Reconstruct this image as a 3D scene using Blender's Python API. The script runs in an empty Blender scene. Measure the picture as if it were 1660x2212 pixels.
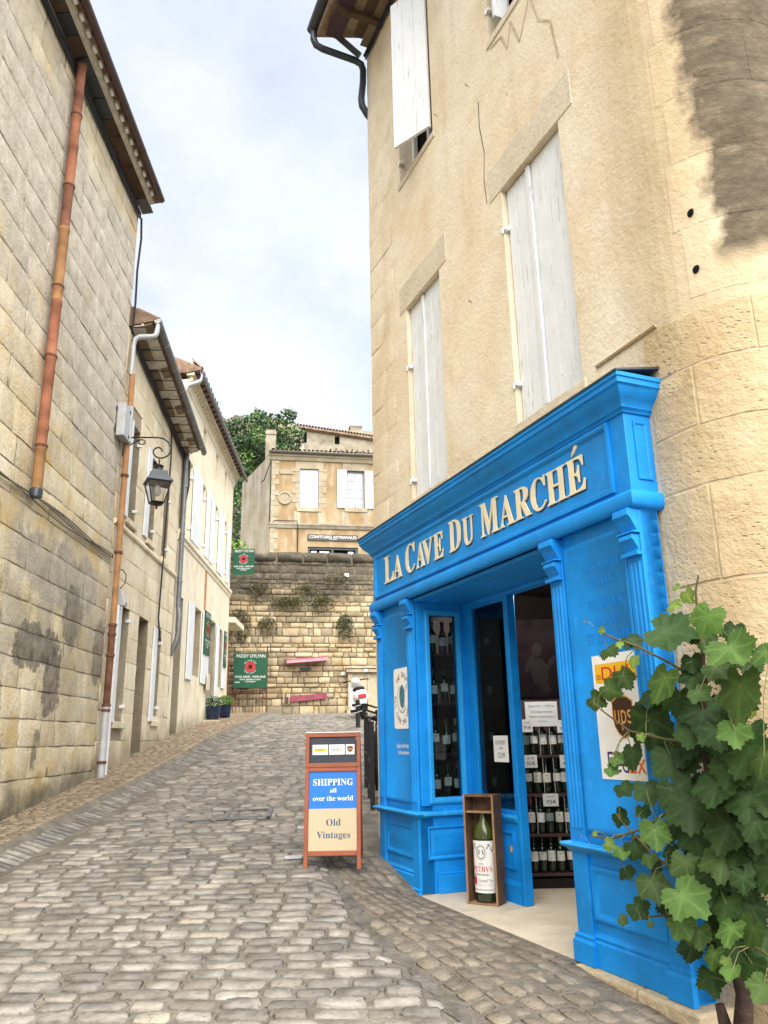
import bpy, bmesh, math, random
from mathutils import Vector, Matrix

SC = bpy.context.scene
COL = SC.collection
rad = math.radians

# ------------------------------------------------------------------ camera
PITCH, ROLL, EYE = math.atan(488/1670), rad(1.14), 1.55
_r = Vector((1, 0, 0)); _f = Vector((0, math.cos(PITCH), math.sin(PITCH))); _u = Vector((0, -math.sin(PITCH), math.cos(PITCH)))
_R = _r*math.cos(ROLL) - _u*math.sin(ROLL); _U = _u*math.cos(ROLL) + _r*math.sin(ROLL)
cam_data = bpy.data.cameras.new('camera'); cam = bpy.data.objects.new('camera', cam_data); COL.objects.link(cam)
cam_data.sensor_fit = 'HORIZONTAL'; cam_data.sensor_width = 36.0; cam_data.lens = 36.0*1670/1660
cam_data.clip_start = 0.05; cam_data.clip_end = 2000
cam.matrix_world = Matrix(((_R.x, _U.x, -_f.x, 0), (_R.y, _U.y, -_f.y, 0), (_R.z, _U.z, -_f.z, EYE), (0, 0, 0, 1)))
SC.camera = cam
SC.cycles.max_bounces = 6; SC.cycles.diffuse_bounces = 3; SC.cycles.glossy_bounces = 3; SC.cycles.transparent_max_bounces = 8; SC.cycles.caustics_reflective = False; SC.cycles.caustics_refractive = False

# ------------------------------------------------------------------ sky and sun
SUN_AZ, SUN_EL = rad(158), rad(50)
world = bpy.data.worlds.new('World'); SC.world = world; world.use_nodes = True
wt = world.node_tree; wt.nodes.clear()
def wn(t, **k):
    n = wt.nodes.new(t)
    for a, b in k.items(): setattr(n, a, b)
    return n
w_out = wn('ShaderNodeOutputWorld'); w_bg = wn('ShaderNodeBackground'); w_sky = wn('ShaderNodeTexSky')
w_sky.sky_type = 'NISHITA'; w_sky.sun_disc = False; w_sky.sun_elevation = SUN_EL; w_sky.sun_rotation = SUN_AZ
w_sky.air_density = 1.0; w_sky.dust_density = 2.0; w_sky.ozone_density = 1.0
w_tc = wn('ShaderNodeTexCoord'); w_sep = wn('ShaderNodeSeparateXYZ'); w_add = wn('ShaderNodeMath', operation='ADD'); w_add.inputs[1].default_value = 0.25
w_div = wn('ShaderNodeVectorMath', operation='DIVIDE'); w_cmb = wn('ShaderNodeCombineXYZ')
w_n = wn('ShaderNodeTexNoise'); w_n.inputs['Scale'].default_value = 1.35; w_n.inputs['Detail'].default_value = 7; w_n.inputs['Roughness'].default_value = 0.52; w_n.inputs['Distortion'].default_value = 0.3
w_map = wn('ShaderNodeMapping'); w_map.inputs['Location'].default_value = (1.85, 0.45, 0)
w_rmp = wn('ShaderNodeValToRGB'); w_rmp.color_ramp.elements[0].position = 0.36; w_rmp.color_ramp.elements[1].position = 0.60
w_rmp.color_ramp.elements[0].color = (0.62, 0.62, 0.62, 1); w_rmp.color_ramp.elements[1].color = (0.97, 0.97, 0.97, 1)
w_mix = wn('ShaderNodeMix', data_type='RGBA')
w_n2 = wn('ShaderNodeTexNoise'); w_n2.inputs['Scale'].default_value = 2.1; w_n2.inputs['Detail'].default_value = 8; w_n2.inputs['Roughness'].default_value = 0.58
w_r2 = wn('ShaderNodeValToRGB'); w_r2.color_ramp.elements[0].position = 0.34; w_r2.color_ramp.elements[1].position = 0.62
w_r2.color_ramp.elements[0].color = (2.05, 2.28, 2.62, 1); w_r2.color_ramp.elements[1].color = (3.15, 3.25, 3.38, 1)
L = wt.links.new
L(w_tc.outputs['Generated'], w_sep.inputs[0]); L(w_sep.outputs['Z'], w_add.inputs[0])
for i in range(3): L(w_add.outputs[0], w_cmb.inputs[i])
L(w_tc.outputs['Generated'], w_div.inputs[0]); L(w_cmb.outputs[0], w_div.inputs[1]); L(w_div.outputs[0], w_map.inputs['Vector']); L(w_map.outputs[0], w_n.inputs['Vector'])
L(w_map.outputs[0], w_n2.inputs['Vector']); L(w_n2.outputs['Fac'], w_r2.inputs['Fac']); L(w_r2.outputs['Color'], w_mix.inputs['B']); L(w_n.outputs['Fac'], w_rmp.inputs['Fac']); L(w_rmp.outputs['Color'], w_mix.inputs['Factor']); L(w_sky.outputs['Color'], w_mix.inputs['A'])
L(w_mix.outputs['Result'], w_bg.inputs['Color']); w_bg.inputs['Strength'].default_value = 0.080
L(w_bg.outputs[0], w_out.inputs['Surface'])

sun_d = bpy.data.lights.new('sun', 'SUN'); sun = bpy.data.objects.new('sun', sun_d); COL.objects.link(sun)
sun_d.energy = 2.1; sun_d.angle = rad(80); sun_d.color = (1.0, 0.96, 0.90)
_sd = Vector((math.sin(SUN_AZ)*math.cos(SUN_EL), math.cos(SUN_AZ)*math.cos(SUN_EL), math.sin(SUN_EL)))
sun.rotation_euler = _sd.to_track_quat('Z', 'Y').to_euler(); sun.location = (4, -6, 20)

vs = SC.view_settings; vs.view_transform = 'Standard'; vs.look = 'None'; vs.exposure = 2.15; vs.gamma = 1.0; vs.use_curve_mapping = False

# ------------------------------------------------------------------ helpers: frames, meshes, things
class Frame:
    """local (u along the wall, w out of the wall, z up); sg = -1 where u runs against the local x axis"""
    def __init__(s, o, e, n, sg=1):
        s.o, s.e, s.n, s.sg = Vector(o), Vector(e), Vector(n), sg
        s.M = Matrix(((e[0], n[0], 0, o[0]), (e[1], n[1], 0, o[1]), (0, 0, 1, o[2]), (0, 0, 0, 1)))
    def P(s, u, w, z): return s.M @ Vector((s.sg*u, w, z))
def fr_az(o, deg, sg):
    a = rad(deg); e = Vector((math.sin(a), math.cos(a), 0))
    if sg < 0: n = Vector((math.cos(a), -math.sin(a), 0)); e = -e
    else: n = Vector((-math.cos(a), math.sin(a), 0))
    return Frame(o, e, n, sg)
WORLD = Frame((0, 0, 0), (1, 0, 0), (0, 1, 0))
RF = fr_az((1.0, 4.6, 0), -22.76, 1)          # facade of the shop house (u away from the viewer)
LF = fr_az((-3.55, 0, 0), -2.46, -1)          # house fronts on the other side of the street
_d = rad(79.5)
BF = Frame((-4.9, 25.0, 0), (math.sin(_d), math.cos(_d), 0), (math.cos(_d), -math.sin(_d), 0), 1)
BF = Frame((-4.9, 25.0, 0), (-math.sin(_d), -math.cos(_d), 0), (math.cos(_d), -math.sin(_d), 0), -1)   # retaining wall at the street's end
HF = Frame((-5.9, 40.0, 0), BF.e, BF.n, -1)   # house on the terrace
UF = Frame((-9.0, 62.0, 0), BF.e, BF.n, -1)   # old house on the cliff
INV = {}
def tag(o, label=None, cat=None, group=None, kind=None):
    for k, v in (('label', label), ('category', cat), ('group', group), ('kind', kind)):
        if v: o[k] = v
    return o
def thing(name, label, cat, fr=WORLD, base=(0, 0, 0), group=None):
    o = bpy.data.objects.new(name, None); o.empty_display_size = 0.1; COL.objects.link(o)
    b = Vector((fr.sg*base[0], base[1], base[2]))
    o.matrix_world = fr.M @ Matrix.Translation(b)
    INV[o.name] = Matrix.Translation(-b)
    return tag(o, label, cat, group)
def link(name, me, fr, parent=None, local=None):
    o = bpy.data.objects.new(name, me); COL.objects.link(o)
    if parent is None: o.matrix_world = fr.M @ (local or Matrix())
    else:
        o.parent = parent; o.matrix_parent_inverse = INV.get(parent.name, Matrix())
        if local is not None: o.matrix_basis = local
    return o

class B:
    def __init__(s, fr=WORLD): s.fr = fr; s.v = []; s.f = []; s.mi = []; s.cur = 0; s.tone = None
    def add(s, vs, fs):
        k = len(s.v); sg = s.fr.sg
        s.v += [(sg*p[0], p[1], p[2]) for p in vs]; s.f += [tuple(i+k for i in f) for f in fs]; s.mi += [s.cur]*len(fs)
        return s
    def box(s, u0, u1, w0, w1, z0, z1):
        return s.add([(u0, w0, z0), (u1, w0, z0), (u1, w1, z0), (u0, w1, z0), (u0, w0, z1), (u1, w0, z1), (u1, w1, z1), (u0, w1, z1)],
                     [(0, 1, 2, 3), (4, 7, 6, 5), (0, 4, 5, 1), (1, 5, 6, 2), (2, 6, 7, 3), (3, 7, 4, 0)])
    def rings(s, rs, cap0=True, cap1=True, closed=True):
        n = len(rs[0]); vs = [p for r in rs for p in r]; fs = []
        for a in range(len(rs)-1):
            for i in range(n if closed else n-1):
                j = (i+1) % n; fs.append((a*n+i, a*n+j, (a+1)*n+j, (a+1)*n+i))
        if cap0: fs.append(tuple(range(n-1, -1, -1)))
        if cap1: fs.append(tuple((len(rs)-1)*n+i for i in range(n)))
        return s.add(vs, fs)
    def rloft(s, u0, u1, z0, z1, steps, fill=True):
        """nested rectangles on a wall: steps = (inset, w)"""
        return s.rings([[(u0+i, w, z0+i), (u1-i, w, z0+i), (u1-i, w, z1-i), (u0+i, w, z1-i)] for i, w in steps], False, fill)
    def prism(s, poly, axis, a, b):
        """polygon of 2D points extruded along an axis: 'u' poly=(w,z); 'w' poly=(u,z); 'z' poly=(u,w)"""
        f = {'u': lambda p, t: (t, p[0], p[1]), 'w': lambda p, t: (p[0], t, p[1]), 'z': lambda p, t: (p[0], p[1], t)}[axis]
        return s.rings([[f(p, a) for p in poly], [f(p, b) for p in poly]])
    def mould(s, prof, path):
        """profile (d outward, z) swept along a (u, w) path with mitred corners"""
        P = [Vector(p) for p in path]; rs = []
        for i, p in enumerate(P):
            ds = []
            if i > 0: ds.append((P[i]-P[i-1]).normalized())
            if i < len(P)-1: ds.append((P[i+1]-P[i]).normalized())
            ns = [Vector((-d.y, d.x)) for d in ds]
            if len(ns) == 2: m = (ns[0]+ns[1]); m = m/(m.length_squared/2) if m.length > 1e-6 else ns[0]
            else: m = ns[0]
            rs.append([(p.x+m.x*d, p.y+m.y*d, z) for d, z in prof])
        return s.rings(rs)
    def tube(s, path, r, n=8, caps=True):
        P = [Vector(p) for p in path]; rs = []; up = None
        rr = r if isinstance(r, (list, tuple)) else [r]*len(P)
        for i, p in enumerate(P):
            t = (P[min(i+1, len(P)-1)] - P[max(i-1, 0)]).normalized()
            if up is None: up = Vector((0, 0, 1)) if abs(t.z) < 0.9 else Vector((1, 0, 0))
            a = t.cross(up); a.normalize(); b = a.cross(t); up = b
            rs.append([p + (a*math.cos(2*math.pi*k/n) + b*math.sin(2*math.pi*k/n))*rr[i] for k in range(n)])
        return s.rings(rs, caps, caps)
    def lathe(s, c, prof, n=14):
        """profile (radius, height) turned about the vertical through c"""
        return s.rings([[(c[0]+r*math.cos(2*math.pi*k/n), c[1]+r*math.sin(2*math.pi*k/n), c[2]+z) for k in range(n)] for r, z in prof])
    def mesh(s, name, mats):
        me = bpy.data.meshes.new(name); me.from_pydata([tuple(p) for p in s.v], [], s.f); me.validate(); 
        mats = mats if isinstance(mats, (list, tuple)) else [mats]
        for m in mats: me.materials.append(m)
        if len(mats) > 1 and len(me.polygons) == len(s.mi): me.polygons.foreach_set('material_index', s.mi)
        bm = bmesh.new(); bm.from_mesh(me); bmesh.ops.recalc_face_normals(bm, faces=bm.faces); bm.to_mesh(me); bm.free()
        return me
    def obj(s, name, mats, parent=None, smooth=False, bev=0, label=None, cat=None, group=None, kind=None):
        me = s.mesh(name, mats)
        if smooth:
            me.polygons.foreach_set('use_smooth', [True]*len(me.polygons))
            if smooth != 2: me.set_sharp_from_angle(angle=rad(50 if smooth is True else smooth))
        o = link(name, me, s.fr, parent)
        if bev:
            m = o.modifiers.new('edge', 'BEVEL'); m.width = bev; m.segments = 2; m.limit_method = 'ANGLE'; m.angle_limit = rad(40)
        return tag(o, label, cat, group, kind)

def arc(c, r, a0, a1, n, plane='wz', fixed=0.0):
    out = []
    for k in range(n+1):
        a = rad(a0+(a1-a0)*k/n); x, y = c[0]+r*math.cos(a), c[1]+r*math.sin(a)
        out.append({'wz': (fixed, x, y), 'uz': (x, fixed, y), 'uw': (x, y, fixed)}[plane])
    return out

# ------------------------------------------------------------------ helpers: node materials
class G:
    def __init__(s, name):
        s.m = bpy.data.materials.new(name); s.m.use_nodes = True; s.t = s.m.node_tree; s.t.nodes.clear()
        s.out = s.t.nodes.new('ShaderNodeOutputMaterial'); s.b = s.t.nodes.new('ShaderNodeBsdfPrincipled'); s.t.links.new(s.b.outputs[0], s.out.inputs[0])
        s.geo = s.t.nodes.new('ShaderNodeNewGeometry')
    def pos(s): return s.geo.outputs['Position']
    def put(s, sock, v):
        if isinstance(v, bpy.types.NodeSocket): s.t.links.new(v, sock)
        elif v is not None:
            if sock.type == 'RGBA' and len(v) == 3: v = (*v, 1)
            sock.default_value = v
    def noise(s, scale, detail=5, rough=0.55, vec=None, dist=0.0):
        n = s.t.nodes.new('ShaderNodeTexNoise'); s.put(n.inputs['Vector'], vec if vec is not None else s.pos())
        n.inputs['Scale'].default_value = scale; n.inputs['Detail'].default_value = min(detail, 3); n.inputs['Roughness'].default_value = rough; n.inputs['Distortion'].default_value = dist
        return n.outputs['Fac']
    def voro(s, scale, vec=None, out='Distance', feature='F1'):
        n = s.t.nodes.new('ShaderNodeTexVoronoi'); n.feature = feature; s.put(n.inputs['Vector'], vec if vec is not None else s.pos()); n.inputs['Scale'].default_value = scale
        return n.outputs[out]
    def mapv(s, scale=(1, 1, 1), rot=(0, 0, 0), loc=(0, 0, 0), vec=None):
        n = s.t.nodes.new('ShaderNodeMapping'); s.put(n.inputs['Vector'], vec if vec is not None else s.pos())
        n.inputs['Scale'].default_value = scale; n.inputs['Rotation'].default_value = rot; n.inputs['Location'].default_value = loc
        return n.outputs[0]
    def ramp(s, fac, stops):
        n = s.t.nodes.new('ShaderNodeValToRGB'); s.put(n.inputs[0], fac); cr = n.color_ramp
        while len(cr.elements) < len(stops): cr.elements.new(0.5)
        for e, (p, c) in zip(cr.elements, stops):
            e.position = p; e.color = (*c, 1) if isinstance(c, (tuple, list)) else (c, c, c, 1)
        return n.outputs['Color']
    def mix(s, fac, a, b, mode='MIX'):
        n = s.t.nodes.new('ShaderNodeMix'); n.data_type = 'RGBA'; n.blend_type = mode
        s.put(n.inputs['Factor'], fac); s.put(n.inputs['A'], a); s.put(n.inputs['B'], b); return n.outputs['Result']
    def math(s, op, a, b=None, clamp=False):
        n = s.t.nodes.new('ShaderNodeMath'); n.operation = op; n.use_clamp = clamp; s.put(n.inputs[0], a)
        if b is not None: s.put(n.inputs[1], b)
        return n.outputs[0]
    def mr(s, v, a, b, c=0.0, d=1.0):
        n = s.t.nodes.new('ShaderNodeMapRange'); s.put(n.inputs[0], v)
        for i, x in enumerate((a, b, c, d)): n.inputs[i+1].default_value = x
        return n.outputs[0]
    def sep(s, v=None):
        n = s.t.nodes.new('ShaderNodeSeparateXYZ'); s.put(n.inputs[0], v if v is not None else s.pos()); return n.outputs
    def rnd(s):
        n = s.t.nodes.new('ShaderNodeObjectInfo'); return n.outputs['Random']
    def attr(s, name):
        n = s.t.nodes.new('ShaderNodeAttribute'); n.attribute_name = name; return n.outputs['Fac']
    def bump(s, h, strength=0.3, dist=0.02):
        n = s.t.nodes.new('ShaderNodeBump'); n.inputs['Strength'].default_value = strength; n.inputs['Distance'].default_value = dist
        s.put(n.inputs['Height'], h); s.t.links.new(n.outputs[0], s.b.inputs['Normal'])
    def done(s, col, rough=0.85, spec=0.3, metal=0.0):
        s.put(s.b.inputs['Base Color'], col); s.put(s.b.inputs['Roughness'], rough); s.b.inputs['Specular IOR Level'].default_value = spec; s.b.inputs['Metallic'].default_value = metal
        return s.m

def tonal(g, col, amt, tone):
    """lighter / darker from piece to piece"""
    r = g.attr('tone') if tone else g.rnd()
    return g.mix(1.0, col, g.ramp(r, [(0, 1-amt), (1, 1+amt*0.55)]), 'MULTIPLY')
def plain(name, col, rough=0.6, spec=0.4, metal=0.0, var=0.12, scale=9, bump=0.1, bscale=60):
    g = G(name); n = g.noise(scale, 4)
    c = g.mix(1.0, col, g.ramp(n, [(0.3, 1-var), (0.7, 1+var*0.6)]), 'MULTIPLY')
    if bump: g.bump(g.noise(bscale, 3), bump, 0.01)
    return g.done(c, g.mr(n, 0.3, 0.7, rough-0.06, rough+0.08), spec, metal)

# ------------------------------------------------------------------ helpers: lettering
_TX = {}
SERIF = True
def serif(t):
    out = ''
    for ch in t:
        if 'A' <= ch <= 'Z': out += chr(0x1D400+ord(ch)-65)
        elif 'a' <= ch <= 'z': out += chr(0x1D41A+ord(ch)-97)
        elif '0' <= ch <= '9': out += chr(0x1D7CE+ord(ch)-48)
        else: out += ch
    return out
def glyphs(text, ser=False):
    """outline of a word as 2D triangles, scaled so that its box is 1 high: verts, faces, width"""
    k = (text, ser)
    if k in _TX: return _TX[k]
    res = None
    for body in ([serif(text), text] if ser else [text]):
        cu = bpy.data.curves.new('t', 'FONT'); cu.body = body; cu.resolution_u = 3
        o = bpy.data.objects.new('t', cu); COL.objects.link(o)
        dg = bpy.context.evaluated_depsgraph_get(); dg.update(); me = o.evaluated_get(dg).to_mesh()
        vs = [(v.co.x, v.co.y) for v in me.vertices]; fs = [tuple(p.vertices) for p in me.polygons]
        o.evaluated_get(dg).to_mesh_clear(); bpy.data.objects.remove(o); bpy.data.curves.remove(cu)
        if vs: res = (vs, fs); break
    vs, fs = res
    x0, x1 = min(v[0] for v in vs), max(v[0] for v in vs); y0, y1 = min(v[1] for v in vs), max(v[1] for v in vs)
    h = y1-y0
    res = ([((x-x0)/h, (y-y0)/h) for x, y in vs], fs, (x1-x0)/h)
    _TX[k] = res; return res
def lettering(b, text, x0, x1, z0, z1, put, depth=0.0, ser=False, shear=0.0):
    """fit text in a box; put(x, z, d) -> local point (x along reading direction, d = height off the surface)"""
    vs, fs, wd = glyphs(text, ser)
    X = lambda p: x0+(x1-x0)*p[0]/wd + shear*(p[1]-0.5)*(z1-z0); Zz = lambda p: z0+(z1-z0)*p[1]
    n = len(vs); top = [put(X(p), Zz(p), depth) for p in vs]
    if depth <= 0.0011: return b.add(top, fs)
    edges = {}
    for f in fs:
        for i in range(len(f)):
            a, c = f[i], f[(i+1) % len(f)]; edges[(a, c)] = edges.get((a, c), 0)+1
    bot = [put(X(p), Zz(p), 0.0) for p in vs]
    sides = [(a, a+n, c+n, c) for (a, c) in edges if (c, a) not in edges]
    return b.add(top+bot, list(fs)+sides)
# outlines of all words are made once, while the scene is still small
_PLAIN = ["PADDY O'FLYNN", 'CONFISERIE', 'CONFITURES ARTISANALES', 'DHL', 'Fed', 'Ex', 'ups', 'MIS EN BOUTEILLE AU CHATEAU', 'APPELLATION POMEROL CONTROLEE', 'OUVERT', 'OPEN', 'CLIM', 'Selection 3 Btlles', 'Grandes Annees', 'Petits producteurs', 'locaux']
_PLAIN += [t+'\u20ac' for t in ('39,5', '47,05', '28,9', '31,5', '35', '41', '49', '54,4', '75', '84,35')] + sorted(set('WESHIPALLOVERTHEWORLDTHEVINERULEWINESSPIRITS'))
_SERIF = list('LACVEDUMRH') + ['WINE SHOP - WINE BAR', 'WINE APPRECIATION', 'COURSES', 'CONFITURES ARTISANALES', 'SHIPPING', 'all', 'over the world', 'Old', 'Vintages', '1990', 'PETRVS', 'POMEROL', 'Grand Vin', 'Ask us for more', 'informations', 'NOBLE', 'EN VIEUX', 'MAP OF', 'ST EMILION', 'CADASTRE']
for _t in _PLAIN: glyphs(_t)
for _t in _SERIF: glyphs(_t, True)

# ------------------------------------------------------------------ materials
def limestone(name, stops, scale=2.2, bump=0.5, amt=0.16, tone=False, pits=0.0, grey=None, streak=0.35, bscale=26, sootbase=None):
    """weathered limestone: tonal noise, vertical wash streaks, pits, optional grey weathering mask (function of g)"""
    g = G(name); n = g.noise(scale, 8, 0.62, dist=0.4); c = g.ramp(n, stops)
    st = g.noise(3.0, 6, 0.65, vec=g.mapv((1.6, 1.6, 0.16)))
    c = g.mix(g.ramp(st, [(0.45, 0.0), (0.75, streak)]), c, (0.30, 0.25, 0.17))
    bn = g.noise(bscale, 7, 0.7); fine = bn
    c = g.mix(1.0, c, g.ramp(fine, [(0.3, 0.86), (0.7, 1.08)]), 'MULTIPLY')
    if amt: c = tonal(g, c, amt, tone)
    if grey: c = grey(g, c)
    h = g.math('ADD', bn, g.math('MULTIPLY', n, 1.2))
    if pits:
        v = g.voro(bscale*1.15, vec=g.mapv((1, 1, 1.9))); pm = g.ramp(v, [(0.0, 0.0), (0.30, 1.0)])
        sel = g.ramp(g.noise(4.2, 3), [(0.50, 0.0), (0.62, 1.0)])
        pm2 = g.mix(sel, (1, 1, 1), pm)
        h = g.math('ADD', h, g.math('MULTIPLY', pm2, pits)); c = g.mix(1.0, c, g.mix(0.35, (1, 1, 1), pm2), 'MULTIPLY')
    g.bump(h, bump, 0.02)
    return g.done(c, 0.9, 0.2)

CREAM = [(0.25, (0.52, 0.42, 0.25)), (0.45, (0.69, 0.58, 0.38)), (0.6, (0.75, 0.66, 0.48)), (0.8, (0.80, 0.73, 0.57))]
PALE = [(0.25, (0.70, 0.60, 0.43)), (0.5, (0.81, 0.73, 0.56)), (0.8, (0.85, 0.79, 0.65))]
def ochre_spots(g, c):
    return g.mix(g.ramp(g.noise(1.4, 5, .6, vec=g.mapv(loc=(7, 3, 5))), [(.56, 0.), (.66, .5)]), c, (.66, .46, .16))
def grey_high(g, c):
    """soot-grey lichen on the upper courses and drifting patches lower down"""
    c = ochre_spots(g, c)
    p = g.sep(); u = p['Y']; z = p['Z']
    k = g.math('SUBTRACT', z, g.math('MULTIPLY', g.math('SUBTRACT', u, 8.0), -0.42))      # boundary falls away with distance
    edge = g.math('ADD', k, g.mr(g.noise(1.5, 6, 0.65), 0, 1, -2.0, 2.0))
    m = g.ramp(g.mr(edge, 5.3, 6.4), [(0.0, 0.0), (1.0, 1.0)])
    top = g.mr(g.math('ADD', z, g.mr(g.noise(1.1, 4), 0, 1, -0.9, 0.9)), 9.1, 9.5, 1.0, 0.25)
    m = g.math('MULTIPLY', m, top)
    gr = g.ramp(g.noise(5, 7, 0.7), [(0.3, (0.36, 0.325, 0.27)), (0.7, (0.60, 0.555, 0.475))])
    c = g.mix(g.math('MULTIPLY', m, 0.86), c, gr)
    # patches around 2..3.8 m
    pn = g.noise(1.25, 6, 0.6, vec=g.mapv((1, 1, 0.8), loc=(0, 0.9, 1.3)))
    band = g.math('MULTIPLY', g.mr(z, 1.7, 2.4), g.mr(z, 3.9, 3.3))
    pm = g.math('MULTIPLY', g.ramp(pn, [(0.43, 0.0), (0.50, 1.0)]), band)
    c = g.mix(g.math('MULTIPLY', pm, 0.55), c, g.ramp(g.noise(7, 6, 0.7), [(0.3, (0.22, 0.195, 0.15)), (0.7, (0.44, 0.40, 0.33))]))
    def blot(y0, ry, z0, rz, lo, hi, n, col, k, c):
        d = g.math('ADD', g.math('POWER', g.math('MULTIPLY', g.math('SUBTRACT', u, y0), 1/ry), 2.0), g.math('POWER', g.math('MULTIPLY', g.math('SUBTRACT', z, z0), 1/rz), 2.0))
        return g.mix(g.math('MULTIPLY', g.mr(g.math('ADD', d, g.mr(n, .3, .7, -.75, .75)), lo, hi, 1.0, 0.0), k), c, col)
    nb = g.noise(3.4, 6, 0.7); nb2 = g.noise(2.1, 6, 0.65, vec=g.mapv(loc=(5, 2, 8)))
    dk = g.ramp(g.noise(8, 6, .7), [(.3, (.10, .088, .068)), (.7, (.27, .24, .19))]); md = g.ramp(g.noise(6, 6, .7), [(.3, (.28, .25, .20)), (.7, (.46, .42, .35))])
    c = blot(9.3, 1.5, 3.55, .42, .7, 1.1, nb2, md, .8, c)
    c = blot(8.75, .75, 2.62, .26, .8, 1.1, nb, dk, .9, c); c = blot(9.25, .28, 2.25, .42, .7, 1.1, nb, dk, .9, c); c = blot(9.75, .35, 3.05, .40, .6, 1.1, nb, dk, .75, c); c = blot(10.9, .30, 2.7, .5, .6, 1.1, nb2, dk, .8, c); c = blot(8.95, .13, 1.45, .22, .6, 1.1, nb, dk, .8, c)
    # damp foot of the wall
    rise = g.math('SUBTRACT', z, g.math('MULTIPLY', u, 0.09))
    fm = g.mr(g.math('ADD', rise, g.mr(g.noise(1.7, 6, 0.65), 0, 1, -0.55, 0.55)), 0.12, 0.50, 1.0, 0.0)
    return g.mix(g.math('MULTIPLY', fm, 0.85), c, g.ramp(g.noise(6, 5), [(0.3, (0.085, 0.075, 0.055)), (0.7, (0.22, 0.19, 0.13))]))
def damp_foot(g, c):
    p = g.sep(); rise = g.math('SUBTRACT', p['Z'], g.math('MULTIPLY', p['Y'], 0.099))
    fm = g.mr(g.math('ADD', rise, g.mr(g.noise(1.9, 6, 0.65), 0, 1, -0.45, 0.45)), 0.10, 0.5, 0.75, 0.0)
    return g.mix(fm, c, (0.30, 0.25, 0.16))
def grey_top(g, c):
    p = g.sep(); k = g.math('ADD', p['Z'], g.mr(g.noise(0.9, 6, 0.65), 0, 1, -1.5, 1.5))
    m = g.mr(k, 5.6, 6.3); c = g.mix(g.math('MULTIPLY', m, 0.88), c, g.ramp(g.noise(4, 7, 0.75), [(0.3, (0.025, 0.023, 0.020)), (0.55, (0.065, 0.059, 0.05)), (0.75, (0.16, 0.145, 0.12))]))
    pm = g.ramp(g.noise(0.8, 5, 0.6, vec=g.mapv(loc=(3, 1, 2))), [(0.56, 0.0), (0.66, 0.7)])
    return g.mix(pm, c, (0.30, 0.24, 0.15))

M = {}
M['stoneA'] = limestone('limestone_weathered', CREAM, grey=grey_high, amt=0.17, streak=0.3, bump=0.55)
M['stoneA_s'] = limestone('limestone_weathered_mass', CREAM, grey=grey_high, amt=0.17, tone=True, streak=0.3, bump=0.55)
M['stoneB'] = limestone('limestone_pale', [(0.25, (0.63, 0.52, 0.34)), (0.5, (0.76, 0.66, 0.48)), (0.8, (0.82, 0.75, 0.59))], grey=damp_foot, amt=0.09, bump=0.3, streak=0.3)
M['stoneC'] = limestone('limestone_ashlar', PALE, grey=damp_foot, amt=0.03, bump=0.18, streak=0.22)
M['joint'] = limestone('lime_mortar', [(0.3, (0.28, 0.235, 0.165)), (0.7, (0.40, 0.34, 0.25))], amt=0, bump=0.6, grey=None)
M['jointA'] = limestone('lime_mortar_old', [(0.3, (0.20, 0.17, 0.125)), (0.7, (0.31, 0.265, 0.20))], amt=0, bump=0.6, grey=grey_high)
M['jointF'] = limestone('lime_mortar_dark', [(0.3, (0.12, 0.10, 0.07)), (0.7, (0.20, 0.17, 0.12))], amt=0, bump=0.6, grey=None)
M['stoneF'] = limestone('limestone_rubble', [(0.22, (0.30, 0.205, 0.095)), (0.45, (0.47, 0.365, 0.215)), (0.65, (0.56, 0.47, 0.32)), (0.85, (0.62, 0.55, 0.42))], grey=grey_top, amt=0.42, bump=0.8, streak=0.3, scale=1.6)
M['stoneF_s'] = limestone('limestone_rubble_mass', [(0.22, (0.30, 0.205, 0.095)), (0.45, (0.47, 0.365, 0.215)), (0.65, (0.56, 0.47, 0.32)), (0.85, (0.62, 0.55, 0.42))], grey=grey_top, amt=0.42, bump=0.8, streak=0.3, scale=1.6, tone=True)

def corner_soot(g, c):
    """dark crust on the flank of the house, above the rounded corner"""
    p = g.sep(); x = p['X']; z = p['Z']
    e = g.math('ADD', g.math('ADD', x, g.mr(z, 3.4, 6.5, -0.02, 0.04)), g.mr(g.noise(2.6, 6, 0.65), 0, 1, -0.14, 0.14))
    m = g.math('MULTIPLY', g.mr(g.math('ADD', e, g.mr(g.noise(14, 4, .7), 0, 1, -.05, .05)), 1.73, 1.80), g.mr(g.math('ADD', z, g.mr(g.noise(2.0, 5), 0, 1, -0.4, 0.4)), 3.75, 3.98))
    col = g.ramp(g.noise(6, 7, 0.72, vec=g.mapv((1, 1, 2.2))), [(0.3, (0.045, 0.035, 0.024)), (0.55, (0.11, 0.087, 0.06)), (0.8, (0.22, 0.18, 0.125))])
    yl = g.mr(g.math('ADD', x, g.mr(g.noise(1.3, 4, .6), 0, 1, -.12, .12)), 1.38, 1.56, 0.0, 0.72)      # golden stone around the corner; colour also darkened to offset sun glare there
    c = g.mix(yl, c, g.ramp(g.noise(2.4, 6, .65), [(.3, (.40, .29, .155)), (.55, (.50, .385, .225)), (.75, (.57, .47, .31))]))
    return g.mix(g.math('MULTIPLY', m, 0.93), c, col)
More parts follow.
